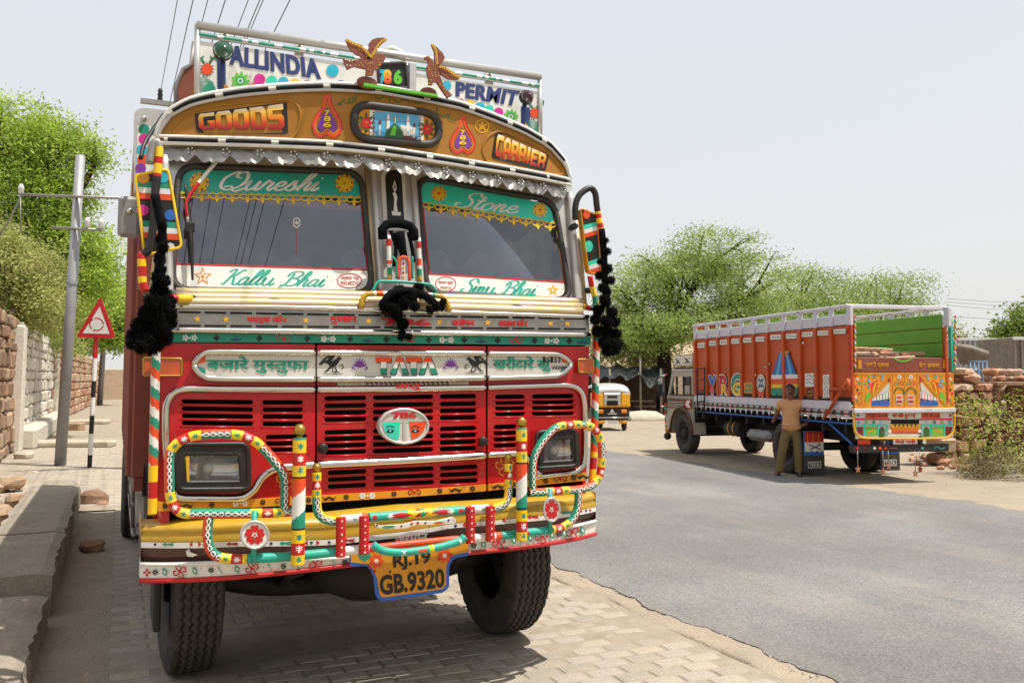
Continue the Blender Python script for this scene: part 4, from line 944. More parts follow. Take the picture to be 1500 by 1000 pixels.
plate(m, onY(5.046), [rq((247, 642), (372, 641), (374, 724), (250, 726), 12), rq((266, 661), (355, 661), (357, 709), (268, 710), 5)], FR, .0, -.02, 'crimson'); plate(m, onY(5.046), [rq((780, 627), (851, 622), (851, 688), (779, 693), 8), rq((791, 641), (841, 638), (842, 677), (789, 680), 4)], FR, 0, -.02, 'crimson'); m.build('lamp_surround', truck)
# yellow scroll painted on the corner of the nose
a = Art(hood, FR, .002)
for cx_, cy_, f in ((739, 682, 1), (418, 702, -1)):
    for k in range(5):
        t = k * 1.257; a.stroke([(cx_, cy_), (cx_ + 6 * math.cos(t), cy_ + 8 * math.sin(t)), (cx_ + 12 * math.cos(t + .5), cy_ + 14 * math.sin(t + .5)), (cx_ + 13 * math.cos(t + 1), cy_ + 13 * math.sin(t + 1)), (cx_ + 9 * math.cos(t + 1.1), cy_ + 9 * math.sin(t + 1.1))], 1.8, 'amber_paint')
a.build('painted_scroll', PANELS[2] if False else strip)
# amber side lamps
for q in (rq((210, 524), (266, 525), (266, 550), (210, 550), 3), rq((847, 526), (869, 526), (869, 545), (848, 545), 2)):
    m = MB(); plate(m, onY(5.02), [q], FR, .0, -.05, 'amber_lens'); m.tube([onY(5.02)(p) for p in q], .006, 'brass', 6, closed=True); m.build('side_lamp', truck)

# -- bumper: yellow top roll, white ribbon, maroon lower half, white apron
bx = np.linspace(.135, 2.83, 60)
def onx(pts):   # edge line traced on the bumper: returns z(x)
    q = [bum(p) for p in pts]; X = [v.x for v in q]; Z = [v.z for v in q]; return lambda x: float(np.interp(x, X, Z))
zT = onx([(203, 768), (352, 762), (480, 757), (594, 745), (720, 738), (868, 722)]); zW = onx([(204, 793), (352, 792), (480, 790), (594, 778), (663, 766.5), (868, 743)]); zX = onx([(204, 801.5), (352, 800), (480, 798), (594, 786), (663, 773), (868, 749.5)]); zM = onx([(205, 826), (352, 822), (513, 816), (687, 790), (864, 765)]); zP = onx([(208, 853), (360, 847), (513, 830), (687, 812.5), (863, 787)])
def brow(f, dy): return [Vector((x, S_bump(x, 0) + dy, f(x))) for x in bx]
m = MB()
md = lambda f, g, t: (lambda x: f(x) * (1 - t) + g(x) * t)
m.grid([brow(zT, .2), brow(zT, .06), brow(md(zT, zW, .12), .02), brow(md(zT, zW, .35), .0), brow(md(zT, zW, .5), .012), brow(md(zT, zW, .75), .0), brow(zW, .002)], 'gold')
m.grid([brow(zW, -.003), brow(zX, -.003)], 'white', False); m.grid([brow(zX, .004), brow(md(zX, zM, .5), .012), brow(zM, .05), brow(zM, .2)], 'maroon')
for x in (bx[0], bx[-1]):
    y = S_bump(x, 0); m.grid([[(x, y, zT(x)), (x, y + .5, zT(x) + .02)], [(x, y, zW(x)), (x, y + .5, zW(x))]], 'gold', False); m.grid([[(x, y, zW(x)), (x, y + .5, zW(x))], [(x, y, zM(x)), (x, y + .5, zM(x))]], 'maroon', False)
bumper = m.build('bumper', truck)
a = Art(bum, FR, .004, 8)
bmid = lambda x: float(np.interp(x, [204, 352, 480, 594, 663, 868], [797, 796, 794, 782, 769.8, 746.2]))
def arrow(x, f, c):
    y = bmid(x); a.poly([(x - f * 9, y), (x - f * 3, y - 3.2), (x - f * 3, y - 1), (x + f * 9, y - 2.6), (x + f * 7, y), (x + f * 9, y + 2.6), (x - f * 3, y + 1), (x - f * 3, y + 3.2)], c)
def heart(x, c, f=1): y = bmid(x); a.poly([(x - 3 * f, y), (x, y - 3), (x + 2.4 * f, y - 2.6), (x + 1.2 * f, y), (x + 2.4 * f, y + 2.6), (x, y + 3)], c)
for x in (227, 299, 397, 440, 456, 482, 667, 715, 766): a.disc((x, bmid(x)), 2.3, 'navy', n=8)
for x, f, c in ((246, 1, 'green'), (340, 1, 'red'), (418, 1, 'green'), (511, 1, 'red'), (780, 1, 'red'), (832, -1, 'green'), (690, 1, 'red')): arrow(x, f, c)
for x, f in ((280, 1), (292, -1), (449, 1), (465, -1), (680, 1), (738, 1)): heart(x, 'red', f)
for x in (851, 858, 864): a.disc((x, bmid(x)), 1.8, 'red' if x != 858 else 'navy', n=7)
a.build('painted_ribbon', bumper)
a = Art(onY(lambda x, z: S_bump(x, z) + .002), FR, .002); a.text('अरमान', [(579, 783.5), (626, 780.5), (626, 792.5), (579, 796)], 'white', 0, .015, .4)
a.poly([(272, 806), (277, 803), (279, 808), (290, 812), (282, 815), (274, 814)], 'off_white'); a.build('lettering', bumper)
m = MB(); ap = brow(zM, .0); plb = brow(zP, .01)
m.grid([[p + Vector((0, .0, .012)) for p in ap], [(p + q) / 2 for p, q in zip(ap, plb)], plb], 'white', False); m.grid([[p + Vector((0, .02, 0)) for p in plb], [p + Vector((0, .02, .0)) for p in ap]], 'white', False)
for i in (0, -1): m.grid([[ap[i], ap[i] + Vector((0, .25, 0))], [plb[i], plb[i] + Vector((0, .25, 0))]], 'white', False)
m.tube([p + Vector((0, -.004, .01)) for p in plb], .013, 'red', 8); m.tube([p + Vector((0, -.004, 0)) for p in ap], .008, 'white', 8)
apron = m.build('bumper_apron', truck)
a = Art(bum, FR, .006, 8)
amid = lambda x: float(np.interp(x, [208, 360, 513, 687, 863], [838, 832.5, 822, 799.5, 775]))
def knot(x):
    y = amid(x)
    for k in range(4):
        t = k * 1.571 + .6; a.stroke([(x, y), (x + 5 * math.cos(t), y + 6 * math.sin(t)), (x + 9 * math.cos(t + .35), y + 10 * math.sin(t + .35)), (x + 9 * math.cos(t + .95), y + 10 * math.sin(t + .95)), (x + 5 * math.cos(t + 1.0), y + 6 * math.sin(t + 1.0))], 1.9, 'red')
    a.disc((x, y), 2.6, 'red', 1, 8)
def leaf_(x, f): y = amid(x); a.poly([(x - 3, y - 6), (x + 3 * f, y - 3), (x + 3, y + 6), (x - 3 * f, y + 3)], 'green', 0); a.poly([(x - 1.6, y - 3), (x + 1.2 * f, y - 1.6), (x + 1.6, y + 3), (x - 1.2 * f, y + 1.6)], 'white', 1)
for x in (263, 369, 462, 730, 793, 838): knot(x)
for x, f in ((241, 1), (285, 1), (322, -1), (347, 1), (395, -1), (438, 1), (489, -1), (708, 1), (752, 1), (776, 1), (808, 1), (826, 1), (853, 1)): leaf_(x, f)
for x in (227, 309, 415, 505, 693, 764, 818): a.flower((x, amid(x)), 4.6, 'black', None, 8, pw=.2)
a.flower((215, amid(215)), 6, 'red', None, 4)
a.build('painted_flower', apron)
# number plate
Spl = onY(4.80)
m = MB(); PO = [(512, 799), (686, 789), (687, 813), (670, 816), (663, 820), (658, 830), (658, 856), (655, 863), (647, 868), (560, 880), (553, 876), (550, 870), (547, 845), (543, 835), (537, 829), (513, 828)]
plate(m, Spl, [PO], FR, 0, -.012, 'blue'); npl = m.build('number_plate', truck)
a = Art(Spl, FR)
a.poly([(513, 799), (686, 789), (686, 808), (668, 811), (659, 816), (653.5, 828), (653.5, 855), (648, 862), (561, 874.5), (556, 871), (552, 846), (547, 834), (540, 826), (514, 823)], 'amber_paint')
a.poly([(513, 800), (540, 799), (543, 815), (534, 822), (527, 818), (520, 803)], 'green', 1)
for c in ((551, 821), (651, 813)): a.flower(c, 11, 'orange', 'white', 7, 1)
for c in ((541, 830), (548, 836), (660, 812), (643, 818)): a.disc(c, 2.6, 'red', 2, 8)
a.text('RJ.19', [(575, 813), (630, 804.5), (631, 829), (576, 836)], 'black', 2, .035); a.text('GB.9320', [(555, 842), (650, 831), (651.5, 860), (557, 872)], 'black', 2, .035); a.disc((571, 836.5), 1.8, 'black', 2, 8)
a.build('lettering', npl)
# white moustache bar on the bumper
m = MB(); plate(m, onY(4.80), [[(549, 767), (560, 770), (590, 768), (610, 763), (640, 763), (664, 757), (668, 760), (667, 766), (640, 768), (612, 768), (590, 774), (562, 774), (552, 772)]], FR, 0, -.02, 'white'); mb_ = m.build('hooked_bar', truck)
a = Art(onY(4.80), FR)
a.poly([(558, 772), (563, 769.5), (575, 769), (580, 771), (568, 773)], 'green'); heart0 = [(603, 766.5), (612, 765.5)]
for p in heart0: a.disc(p, 2, 'red', n=7)
a.poly([(633, 766), (640, 763.5), (650, 764), (654, 765), (642, 766.5)], 'orange')
for p in ((588, 770), (623, 765.5), (657, 761.5), (552, 769)): a.disc(p, 1.6, 'black', n=7)
a.build('painted_border', mb_)

# -- painted guard tubes
def flw(u, v, r):      # small painted blossom in a tube's own length/round measure
    d = math.hypot(u, v); return d < r * (.68 + .32 * math.cos(6 * math.atan2(v, u)))
def guard_fn(r, bands, flip=1, ends=('orange', 'green')):
    def f(s_, a_, L_):
        v = a_ * r
        for c in bands:
            u = s_ - c * L_
            if abs(u) < .083:
                if abs(u) < .028: return 'white' if flw(u, v, .017) else 'red'
                uu = abs(u) - .055; return 'green' if flw(uu, v, .016) else 'sun_yellow'
        if abs(v) < .0125:
            k = (s_ % .034) / .034 - .5; q = (k * 2.05) ** 2 + (v / .0105) ** 2
            return 'white' if .3 < q < 1.05 else 'black'
        return ends[1] if v * flip > 0 else ends[0]
    return f
def gtube(mb, pts, r, fn, Pf=grd, step=.0045, seg=40): mb.tube([Pf(p) for p in pts], r, fn, seg, step)
m = MB(); RG = .0245
gtube(m, [(430, 749), (391, 751), (339, 752), (295, 752), (271, 752), (256, 743), (249, 724), (248, 699), (248, 672), (253, 656), (269, 643), (292, 637), (319, 635.5), (347, 636.5), (368, 643), (386, 657), (407, 681), (416, 695), (418, 712), (417, 749)], RG, guard_fn(RG, [.075, .34, .555, .735], 1))
left_loop = m.build('guard_loop', truck)
m = MB(); gtube(m, [(306, 757), (304, 773), (304, 787), (308, 804), (318, 814), (336, 818), (362, 818)], RG, guard_fn(RG, [.86], -1, ('orange', 'green'))); m.build('guard_branch', truck)
m = MB(); gtube(m, [(774, 721), (800, 720), (828, 718), (850, 716), (866, 711), (877, 699), (881, 680), (881, 655), (877, 638), (868, 626), (852, 622), (832, 622), (815, 626), (803, 636), (790, 653), (783, 668), (780, 685), (780, 719)], .0235, guard_fn(.0235, [.125, .36, .535, .665], 1)); m.build('guard_loop', truck)
m = MB(); gtube(m, [(847, 718), (847, 732), (845, 746), (838, 761), (825, 771), (806, 776)], .0235, guard_fn(.0235, [.84], 1)); m.build('guard_branch', truck)
def rail_fn(s_, a_, L_):
    t = s_ / L_; v = a_ * .024
    for c, k in ((.05, 'r'), (.2, 'f'), (.3, 'p'), (.8, 'f'), (.9, 'r'), (.72, 'p')):
        u = (t - c) * L_
        if k == 'r' and math.hypot(u, v) < .014: return 'red'
        if k == 'f' and flw(u, v, .02): return 'white'
        if k == 'p' and abs(u) < .07 and abs(v) < .02 * (1 - abs(u) / .07): return 'red'
    if .36 < t < .66: return 'sun_yellow' if math.sin(s_ * 60) + math.cos(a_ * 4 + s_ * 30) > -.3 else ('green' if math.sin(s_ * 90) > 0 else 'red')
    return 'teal'
m = MB(); gtube(m, [(540, 757.5), (620, 751), (687, 746)], .024, rail_fn, step=.008); m.build('guard_rail', truck)
wh_ = lambda s_, a_, L_: 'green' if flw(s_ - L_ / 2, a_ * .024, .014) else ('orange' if s_ > L_ * .78 else 'white')
m = MB(); gtube(m, [(499, 761), (538, 757.7)], .024, wh_, step=.006); gtube(m, [(689, 746), (722, 744)], .024, wh_, step=.006); gtube(m, [(503, 807), (550, 801)], .024, wh_, step=.006); gtube(m, [(692, 788), (733, 784.5)], .024, wh_, step=.006); m.build('white_sleeve', truck)
tl_ = lambda s_, a_, L_: 'red' if math.hypot(s_ - L_ * .5, a_ * .024) < .012 else 'teal'
m = MB(); gtube(m, [(362, 818), (430, 814), (503, 807)], .024, tl_, step=.012, seg=14); gtube(m, [(733, 784.5), (770, 780), (806, 776)], .024, tl_, step=.012, seg=14); m.build('guard_rail', truck)
m = MB(); gtube(m, [(533, 804), (600, 796), (691, 787)], .02, lambda s_, a_, L_: 'orange' if .1 < s_ / L_ < .93 else 'white', step=.02, seg=12); m.build('guard_rail', truck)
m = MB(); S_f = onY(4.64); m.tube([S_f(p) for p in ((546, 797), (556, 804), (568, 807.5), (592, 808.5), (630, 803.5), (658, 797), (675, 791), (681, 785))], .021, lambda s_, a_, L_: ('white' if any(flw(s_ - c * L_, a_ * .021, .02) for c in (.33, .93)) else ('orange' if abs(s_ / L_ - .52) < .04 and abs(a_) < .5 else ('sun_yellow' if .6 < s_ / L_ < .72 and math.sin(s_ * 80) > 0 else 'teal'))), 16, .008); m.build('plate_guard', truck)
def post_fn(s_, a_, L_):
    t = s_ / L_; v = a_ * .034
    for k, (c, b, fl) in enumerate(((.065, 'sun_yellow', 'green'), (.165, 'red', 'white'), (.255, 'sun_yellow', 'green'), (.78, 'sun_yellow', 'green'), (.87, 'red', 'white'), (.955, 'sun_yellow', 'green'))):
        if abs(t - c) < .05:
            return fl if flw(s_ - c * L_, v, .019) else b
    if abs(t - .315) < .008 or abs(t - .72) < .008: return 'black'
    k = (s_ * .9 - a_ * .05) / .115 % 3
    return ('orange', 'white', 'green')[int((t - .32) * 5.8 - a_ * .22 + .35) % 3]
Sp = onY(lambda x, z: S_guard(x, z) - .055)
for (xp, y0, y1, rr, by) in ((439, 641, 826, .0345, 629.5), (764, 626, 791, .0315, 618)):
    m = MB(); p0, p1 = Sp((xp, y0)), Sp((xp, y1)); p1.x = p0.x; p1.y = p0.y
    m.tube([p0, p1], rr, post_fn, 40, .005); gp = m.build('guard_post', truck)
    b = Sp((xp, by)); b.x = p0.x; b.y = p0.y
    m = MB(); m.ball(b, rr * .95, 'brass', nu=16, nv=10); m.tube([b - Vector((0, 0, .03)), p0 + Vector((0, 0, -.0))], .016, 'brass', 10); m.build('ball_finial', gp)
Ss = onY(lambda x, z: S_guard(x, z) - .01)
for pts, by, L0 in (([(464, 692), (464, 715), (464, 738), (466, 750), (474, 759), (486, 762.5), (499, 761.5)], (464, 684.5), 1), ([(745, 679), (745, 700), (745, 719), (742, 733), (734, 741), (722, 745)], (744.5, 670), -1)):
    def sf(s_, a_, L_):
        v = a_ * .024
        for c, b, fl in ((.045, 'sun_yellow', 'green'), (.135, 'red', 'white'), (.225, 'sun_yellow', 'green')):
            if abs(s_ / .46 - c * 1.0) < .048 * 1.0: return fl if flw(s_ - c * .46, v, .017) else b
        return guard_fn(.024, [], L0, ('sun_yellow', 'teal'))(s_, a_, L_) if s_ > .125 else 'sun_yellow'
    m = MB(); m.tube([Ss(p) for p in pts], .0235, sf, 36, .0045); gp = m.build('guard_post', truck)
    b = Ss(by); m = MB(); m.ball(b, .023, 'brass', nu=14, nv=8); m.tube([b - Vector((0, 0, .04)), b], .012, 'brass', 8); m.build('ball_finial', gp)
for (xp, y0, y1) in ((499.5, 757, 815), (533.5, 755, 811), (689, 742, 795), (718, 741, 792)):
    m = MB(); p0, p1 = onY(4.675)((xp, y0)), onY(4.675)((xp, y1)); p1.x = p0.x
    m.tube([p0, p1], .026, lambda s_, a_, L_: 'white' if (abs(a_) * .026 + abs((s_ % .034) - .017) < .0062) else 'red', 40, .003); m.build('guard_upright', truck)
# flower roundels
for c, rx, ry, w in ((( 373, 783), 20, 19.5, 0), ((808, 746), 11.5, 17, 1)):
    Pd = onY(4.70); q = Pd(c); m = MB(); e = [(c[0] + rx * math.cos(t * math.pi / 16), c[1] + ry * math.sin(t * math.pi / 16)) for t in range(32)]
    plate(m, Pd, [e], FR, 0, -.012, 'white'); m.tube([Pd(p) for p in e], .007, 'silver_paint', 6, closed=True); m.tube([q + Vector((0, .02, .12)), q + Vector((0, .02, -.14))], .014, 'teal', 8); dsc = m.build('flower_disc', truck)
    a = Art(Pd, FR); k = rx / ry
    for i in range(5):
        t = i * 1.2566 - 1.57; g = lambda u, v: (c[0] + k * (u * math.cos(t) - v * math.sin(t)), c[1] + u * math.sin(t) + v * math.cos(t))
        a.poly([g(3, 0), g(6, -5.2), g(11, -6.6), g(14.6, -3.4), g(13, 0), g(14.6, 3.4), g(11, 6.6), g(6, 5.2)], 'red')
    a.disc(c, 3.2 * k, 'white', 1, 10, ry=3.2); a.disc(c, 1.8 * k, 'red', 2, 8, ry=1.8)
    a.build('painted_flower', dsc)
# spiral striped marker poles at the corners
def candy(s_, a_, L_):
    t = s_ / L_
    if t > .705: return ('sun_yellow', 'red', 'sun_yellow')[min(2, int((t - .705) / .1))]
    return ('white', 'green', 'orange')[int(((s_ + a_ * .016) % .15) / .05)]
m = MB(); pp = onY(4.97); m.tube([pp((228.5, 512)), pp((226, 620)), pp((223, 753))], .023, candy, 18, .008); m.build('striped_pole', truck)
def candy2(s_, a_, L_):
    if s_ / L_ < .2: return ('sun_yellow', 'orange')[int(s_ / .06) % 2]
    if s_ / L_ > .83: return ('sun_yellow', 'red')[int(s_ / .08) % 2]
    return ('white', 'green', 'orange')[int(((s_ + a_ * .016) % .17) / .0567)]
m = MB(); pp = onY(5.2); m.tube([pp((874, 440)), pp((873.5, 510)), pp((870, 655)), pp((867, 708))], .024, candy2, 18, .008); m.build('striped_pole', truck)

# -- mirrors on tube frames
mP = onY(4.86)
m = MB()
mtb = lambda s_, a_, L_: ('zinc' if s_ / L_ < .17 else ('black' if s_ / L_ > .33 and s_ / L_ < .78 else ('sun_yellow', 'red')[int(s_ / L_ * 22) % 2]))
m.tube([mP(p) for p in ((219, 240), (221, 222), (226, 209), (231, 208), (233, 222), (231, 250), (228, 276), (226, 300), (225, 330), (216, 370), (208, 372), (208, 395), (209, 414), (214, 428))], .021, mtb, 14, .015)
m.tube([mP((214, 428)), onY(4.95)((236, 436)), onY(5.0)((270, 437)), onY(5.06)((285, 438)), onY(5.1)((296, 446))], .02, bandfn(['zinc', 'black', 'red', 'sun_yellow', 'black'], [.1, .35, .55, .75, 1]), 12, .02)
fr0 = m.build('mirror_frame', truck)
m = MB(); ML = rq((198, 257), (246, 248), (266, 362), (212, 374), 7); plate(m, onY(4.885), [ML], FR, .0, -.05, 'black', 'sun_yellow'); m.tube([onY(4.885)(p) for p in ML], .008, 'sun_yellow', 6, closed=True)
mr_ = m.build('side_mirror', truck); a = Art(onY(4.885), FR)
def stripe(y0, y1, c):
    L = lambda y: 199 + (y - 258) * .125; Rr = lambda y: 248 + (y - 250) * .165
    a.poly([(L(y0), y0), (Rr(y0 - 0), y0 + 3), (Rr(y1), y1 + 3), (L(y1), y1)], c)
for y in (265, 323): stripe(y, y + 9, 'green'); stripe(y + 9, y + 17, 'white'); stripe(y + 17, y + 26, 'orange')
for c, col, r in (((210, 261), 'amber_paint', 9), ((239, 260), 'cyan', 9), ((209, 308), 'pink', 9), ((250, 315), 'blue', 9), ((216, 361), 'purple', 9), ((249, 362), 'white', 7)): a.disc(c, r, col, 1, ry=r * .9)
a.build('painted_stripe', mr_)
mP = onY(5.12); m = MB()
mt2 = lambda s_, a_, L_: ('black' if s_ / L_ < .52 or s_ / L_ > .72 else ('red', 'sun_yellow')[int(s_ / L_ * 26) % 2])
m.tube([mP(p) for p in ((843, 322), (843, 302), (848, 287), (858, 278), (866, 276), (872, 284), (874, 300), (877, 320), (880, 334), (882, 352), (885, 372), (886, 400))], .021, mt2, 14, .015)
m.tube([mP(p) for p in ((864, 404), (867, 420), (872, 440), (868, 451), (850, 449), (834, 453))], .018, lambda s_, a_, L_: ('red', 'sun_yellow', 'green')[int(s_ / .07) % 3] if s_ / L_ < .5 or .62 < s_ / L_ < .86 else 'black', 12, .015)
m.tube([mP((843, 331)), onY(5.2)((836, 334))], .022, 'black', 8); m.tube([mP((870, 425)), onY(5.2)((852, 426))], .02, 'black', 8)
m.build('mirror_frame', truck)
m = MB(); MR_ = rq((850, 305), (874, 315), (881, 403), (862, 399), 5); plate(m, onY(5.13), [MR_], FR, 0, -.05, 'black', 'amber_paint'); m.tube([onY(5.13)(p) for p in MR_], .006, 'amber_paint', 6, closed=True)
mr_ = m.build('side_mirror', truck); a = Art(onY(5.13), FR)
a.disc((859, 314), 5, 'orange', 1, ry=7); a.disc((862, 361), 6, 'turquoise', 1, ry=8.5)
for y in (330, 383):
    for k, c in enumerate(('turquoise', 'white', 'orange')):
        y0 = y + k * 6.2; L = 852 + (y0 - 310) * .13; Rr = 876 + (y0 - 320) * .08; a.poly([(L, y0), (Rr, y0 - 6), (Rr + .5, y0), (L + .7, y0 + 6.2)], c)
a.build('painted_stripe', mr_)
# old mirror box at the left door and its stay
m = MB(); q = onY(5.6)((189, 318)); m.box(q, (.12, .06, .24), 'zinc', .02); m.ball(q + Vector((.0, -.035, .03)), .018, 'chrome'); m.tube([q + Vector((.03, 0, .1)), q + Vector((.05, 0, .25))], .012, 'zinc', 8); m.build('door_mirror', truck)

# -- wheels
def tyre_mesh(R_, w, far=False):
    mb = MB(); seg = 56 if far else 120; prof = []; t = w / 2
    prof = [(.56, -.62 * t), (.6, -.9 * t), (.72, -1.0 * t), (.86, -.99 * t), (.94, -.9 * t)]
    g = []
    if far: prof += [(.985, -.84 * t), (1., -.6 * t), (1., .6 * t), (.985, .84 * t)]; nz_ = None
    else:
        prof += [(.975, -.86 * t), (.99, -.82 * t)]
        for c in (-.6, -.3, 0, .3, .6): prof += [(1., (c - .065) * t), (.965, (c - .055) * t), (.965, (c + .055) * t), (1., (c + .065) * t)]
        prof += [(.99, .82 * t), (.975, .86 * t)]
    prof += [(.94, .9 * t), (.86, .99 * t), (.72, 1.0 * t), (.6, .9 * t), (.56, .62 * t)]
    rows = []
    for (r, h) in prof:
        row = []
        for k in range(seg + 1):
            a_ = 2 * math.pi * k / seg; zz = 0; rr = r
            if not far and r > .97 and abs(h) < .75 * t: zz = .075 * t * (1 if k % 2 else -1)
            if not far and .93 < r < .992 and abs(h) >= .8 * t and k % 3 == 0: rr = r - .018
            if far and .93 < r and abs(h) >= .8 * t and k % 2: rr = r - .03
            row.append(Vector((h + zz, rr * R_ * math.sin(a_), rr * R_ * math.cos(a_))))
        rows.append(row)
    mb.grid(rows, 'rubber_far' if far else 'rubber'); return mb
def rim_mesh(R_, w, s_):
    mb = MB(); t = w / 2
    mb.lathe([(.57 * R_, -.6 * t), (.57 * R_, .62 * t), (.6 * R_, .7 * t), (.56 * R_, .72 * t), (.52 * R_, .4 * t), (.42 * R_, .25 * t), (.3 * R_, .55 * t), (.24 * R_, .6 * t), (.22 * R_, .95 * t), (.12 * R_, 1.0 * t), (0, 1.0 * t)], (0, 0, 0), (s_, 0, 0), 'zinc' if R_ > .6 else 'dark_iron', 24)
    for k in range(8):
        a_ = k * math.pi / 4; mb.lathe([(.022, .0), (.022, .05), (0, .05)], (s_ * .42 * t, .31 * R_ * math.sin(a_), .31 * R_ * math.cos(a_)), (s_, 0, 0), 'dark_iron', 6, False)
    return mb
WM = {}
def wheel(parent, c, R_, w, s_, far=False, rz=0):
    kr, kt = ('r', R_, w, s_), ('t', R_, w, far)
    if kr not in WM:
        o = rim_mesh(R_, w, s_).build('wheel', parent, (0, 0, 0)); WM[kr] = o.data; t = tyre_mesh(R_, w, far)
        if kt not in WM: x = t.build('tyre', o, (0, 0, 0)); WM[kt] = x.data
        else: x = bpy.data.objects.new('tyre', WM[kt]); COL.objects.link(x); x.parent = o
    else:
        o = bpy.data.objects.new('wheel', WM[kr]); COL.objects.link(o); o.parent = parent; x = bpy.data.objects.new('tyre', WM[kt]); COL.objects.link(x); x.parent = o
    o.location = Vector(c) - wl(parent); x.location = (0, 0, 0); o.rotation_euler = (0, 0, rz); return o
RT = .545
wheel(truck, (.44, 6.0, RT), RT, .30, -1, rz=.05); wheel(truck, (2.56, 6.0, RT), RT, .30, 1, rz=.05)
for x, s_ in ((.22, -1), (.55, 1), (2.45, -1), (2.78, 1)): wheel(truck, (x, 11.25, RT), RT, .29, s_)
for x in (.36, 2.66):
    m = MB(); m.grid([[Vector((x + d, 6.0 + .68 * math.cos(t), .62 + .66 * math.sin(t))) for d in (-.19, .19)] for t in (math.pi * (.2 + .6 * k / 14) for k in range(15))], 'dark_iron'); m.build('mudguard', truck)
m = MB(); m.box((.24, 5.75, .62), (.04, .5, .5), 'dark_iron', .01); m.box((.28, 5.3, .78), (.1, .2, .12), 'white', .02); m.build('cab_step', truck)

# -- cargo body behind the cab
bx0, bx1, by0, by1, bz0, bz1 = .10, 2.78, 6.75, 13.2, 1.12, 3.72
m = MB()
m.box(((bx0 + bx1) / 2, (by0 + by1) / 2, bz0 - .05), (bx1 - bx0 - .04, by1 - by0, .1), 'rust_brown'); body = m.build('cargo_body', truck)
for k in range(9):
    for x in (bx0 + .03, bx1 - .03):
        m = MB(); z = bz0 + .01 + k * (bz1 - .08 - bz0) / 9; m.box((x, (by0 + by1) / 2, z + .14), (.04, by1 - by0 - .04, .277), 'rust_brown', .008); m.build('side_plank', body)
for x in (bx0, bx1):
    for k in range(9):
        m = MB(); m.box((x, by0 + .08 + k * (by1 - by0 - .16) / 8, (bz0 + bz1) / 2 - .1), (.07, .1, bz1 - bz0 - .2), 'rust_brown', .01); m.build('side_post', body)
m = MB()
for x in (bx0, bx1): m.tube([(x, by0, bz1 - .1), (x, by1, bz1 - .1)], .04, 'silver_paint', 8)
m.build('top_rail', body)
m = MB(); m.box(((bx0 + bx1) / 2, by0 - .03, (bz0 + bz1) / 2 - .15), (bx1 - bx0, .05, bz1 - bz0 - .3), 'rust_brown', .01); hb = m.build('headboard', body)
Sfl = onY(6.68)
m = MB(); plate(m, Sfl, [[(196, 300), (196, 178), (197, 166), (202, 160), (212, 158), (260, 164), (260, 186), (236, 184), (236, 300)]], FR, 0, -.06, 'silver_paint'); q = Sfl((211, 174)); m.lathe([(0, .03), (.014, .028), (.02, 0)], q, FR, 'chrome', 12); fl = m.build('corner_flange', body)
a = Art(Sfl, FR); a.poly([(201, 184), (236, 186), (236, 300), (201, 300)], 'white')
for c, col in (((211, 190), 'green'), ((228, 191), 'teal'), ((211, 204), 'pink'), ((208, 220), 'cyan'), ((209, 234), 'orange'), ((206, 247), 'purple'), ((224, 214), 'violet'), ((225, 232), 'sun_yellow')): a.disc(c, 8, col, 1)
a.build('painted_dot', fl)
m = MB(); m.tube([onY(5.4)((206, 232)), onY(5.5)((213, 208)), onY(5.6)((240, 168))], .012, 'black', 8, .03); m.build('cable_hose', truck)
# bars and chains along the side
m = MB()
for y0 in (7.4, 8.6, 9.7): m.tube([(.12, y0, 1.05), (.14, y0 + .3, .62)], .016, 'zinc', 6)
m.tube([(.14, 7.4, .62), (.14, 10.1, .62)], .016, 'zinc', 6); m.tube([(.13, 7.4, .85), (.13, 10.1, .85)], .012, 'zinc', 6); m.build('side_guard', truck)
m = MB(); m.box((.42, 8.3, .72), (.5, .9, .45), 'zinc', .05); m.build('fuel_tank', truck)

# -- name board over the cab
Sb = onY(5.5)
m = MB(); plate(m, Sb, [[(291, 60), (791, 135), (791, 215), (560, 185), (291, 160)]], FR, 0, -.03, 'white'); pb = m.build('permit_board', truck)
m = MB(); P0 = lambda p: Sb(p) + Vector((0, .0, 0))
m.tube([P0((288, 37)), P0((792, 113))], .026, 'silver_paint', 10); m.tube([P0((290, 51)), P0((791, 127))], .017, lambda s_, a_, L_: 'green' if abs(a_) < .8 and math.sin(s_ * 90) + math.sin(s_ * 37) > -.4 else 'silver_paint', 10, .012)
for x in (289, 791): m.tube([P0((x, 36 + (x - 288) * .152)), P0((x, 160 if x < 400 else 200))], .018, 'silver_paint', 8)
for x in (330, 440, 560, 640, 720): y = 37 + (x - 288) * .151; m.tube([P0((x, y)) + Vector((0, .06, 0)), P0((x, y + 27)) + Vector((0, .04, 0))], .03, 'off_white', 6)
m.build('board_rail', pb)
a = Art(Sb, FR)
sl_ = lambda x: (x - 290) * .151
a.text('ALLINDIA', [(337, 66), (467, 88), (470, 117), (336, 95)], 'navy', 1, .03, .7, 1.08); a.text('PERMIT', [(668, 120), (761, 134), (755, 156), (668, 142)], 'navy', 1, .03, .7, 1.08)
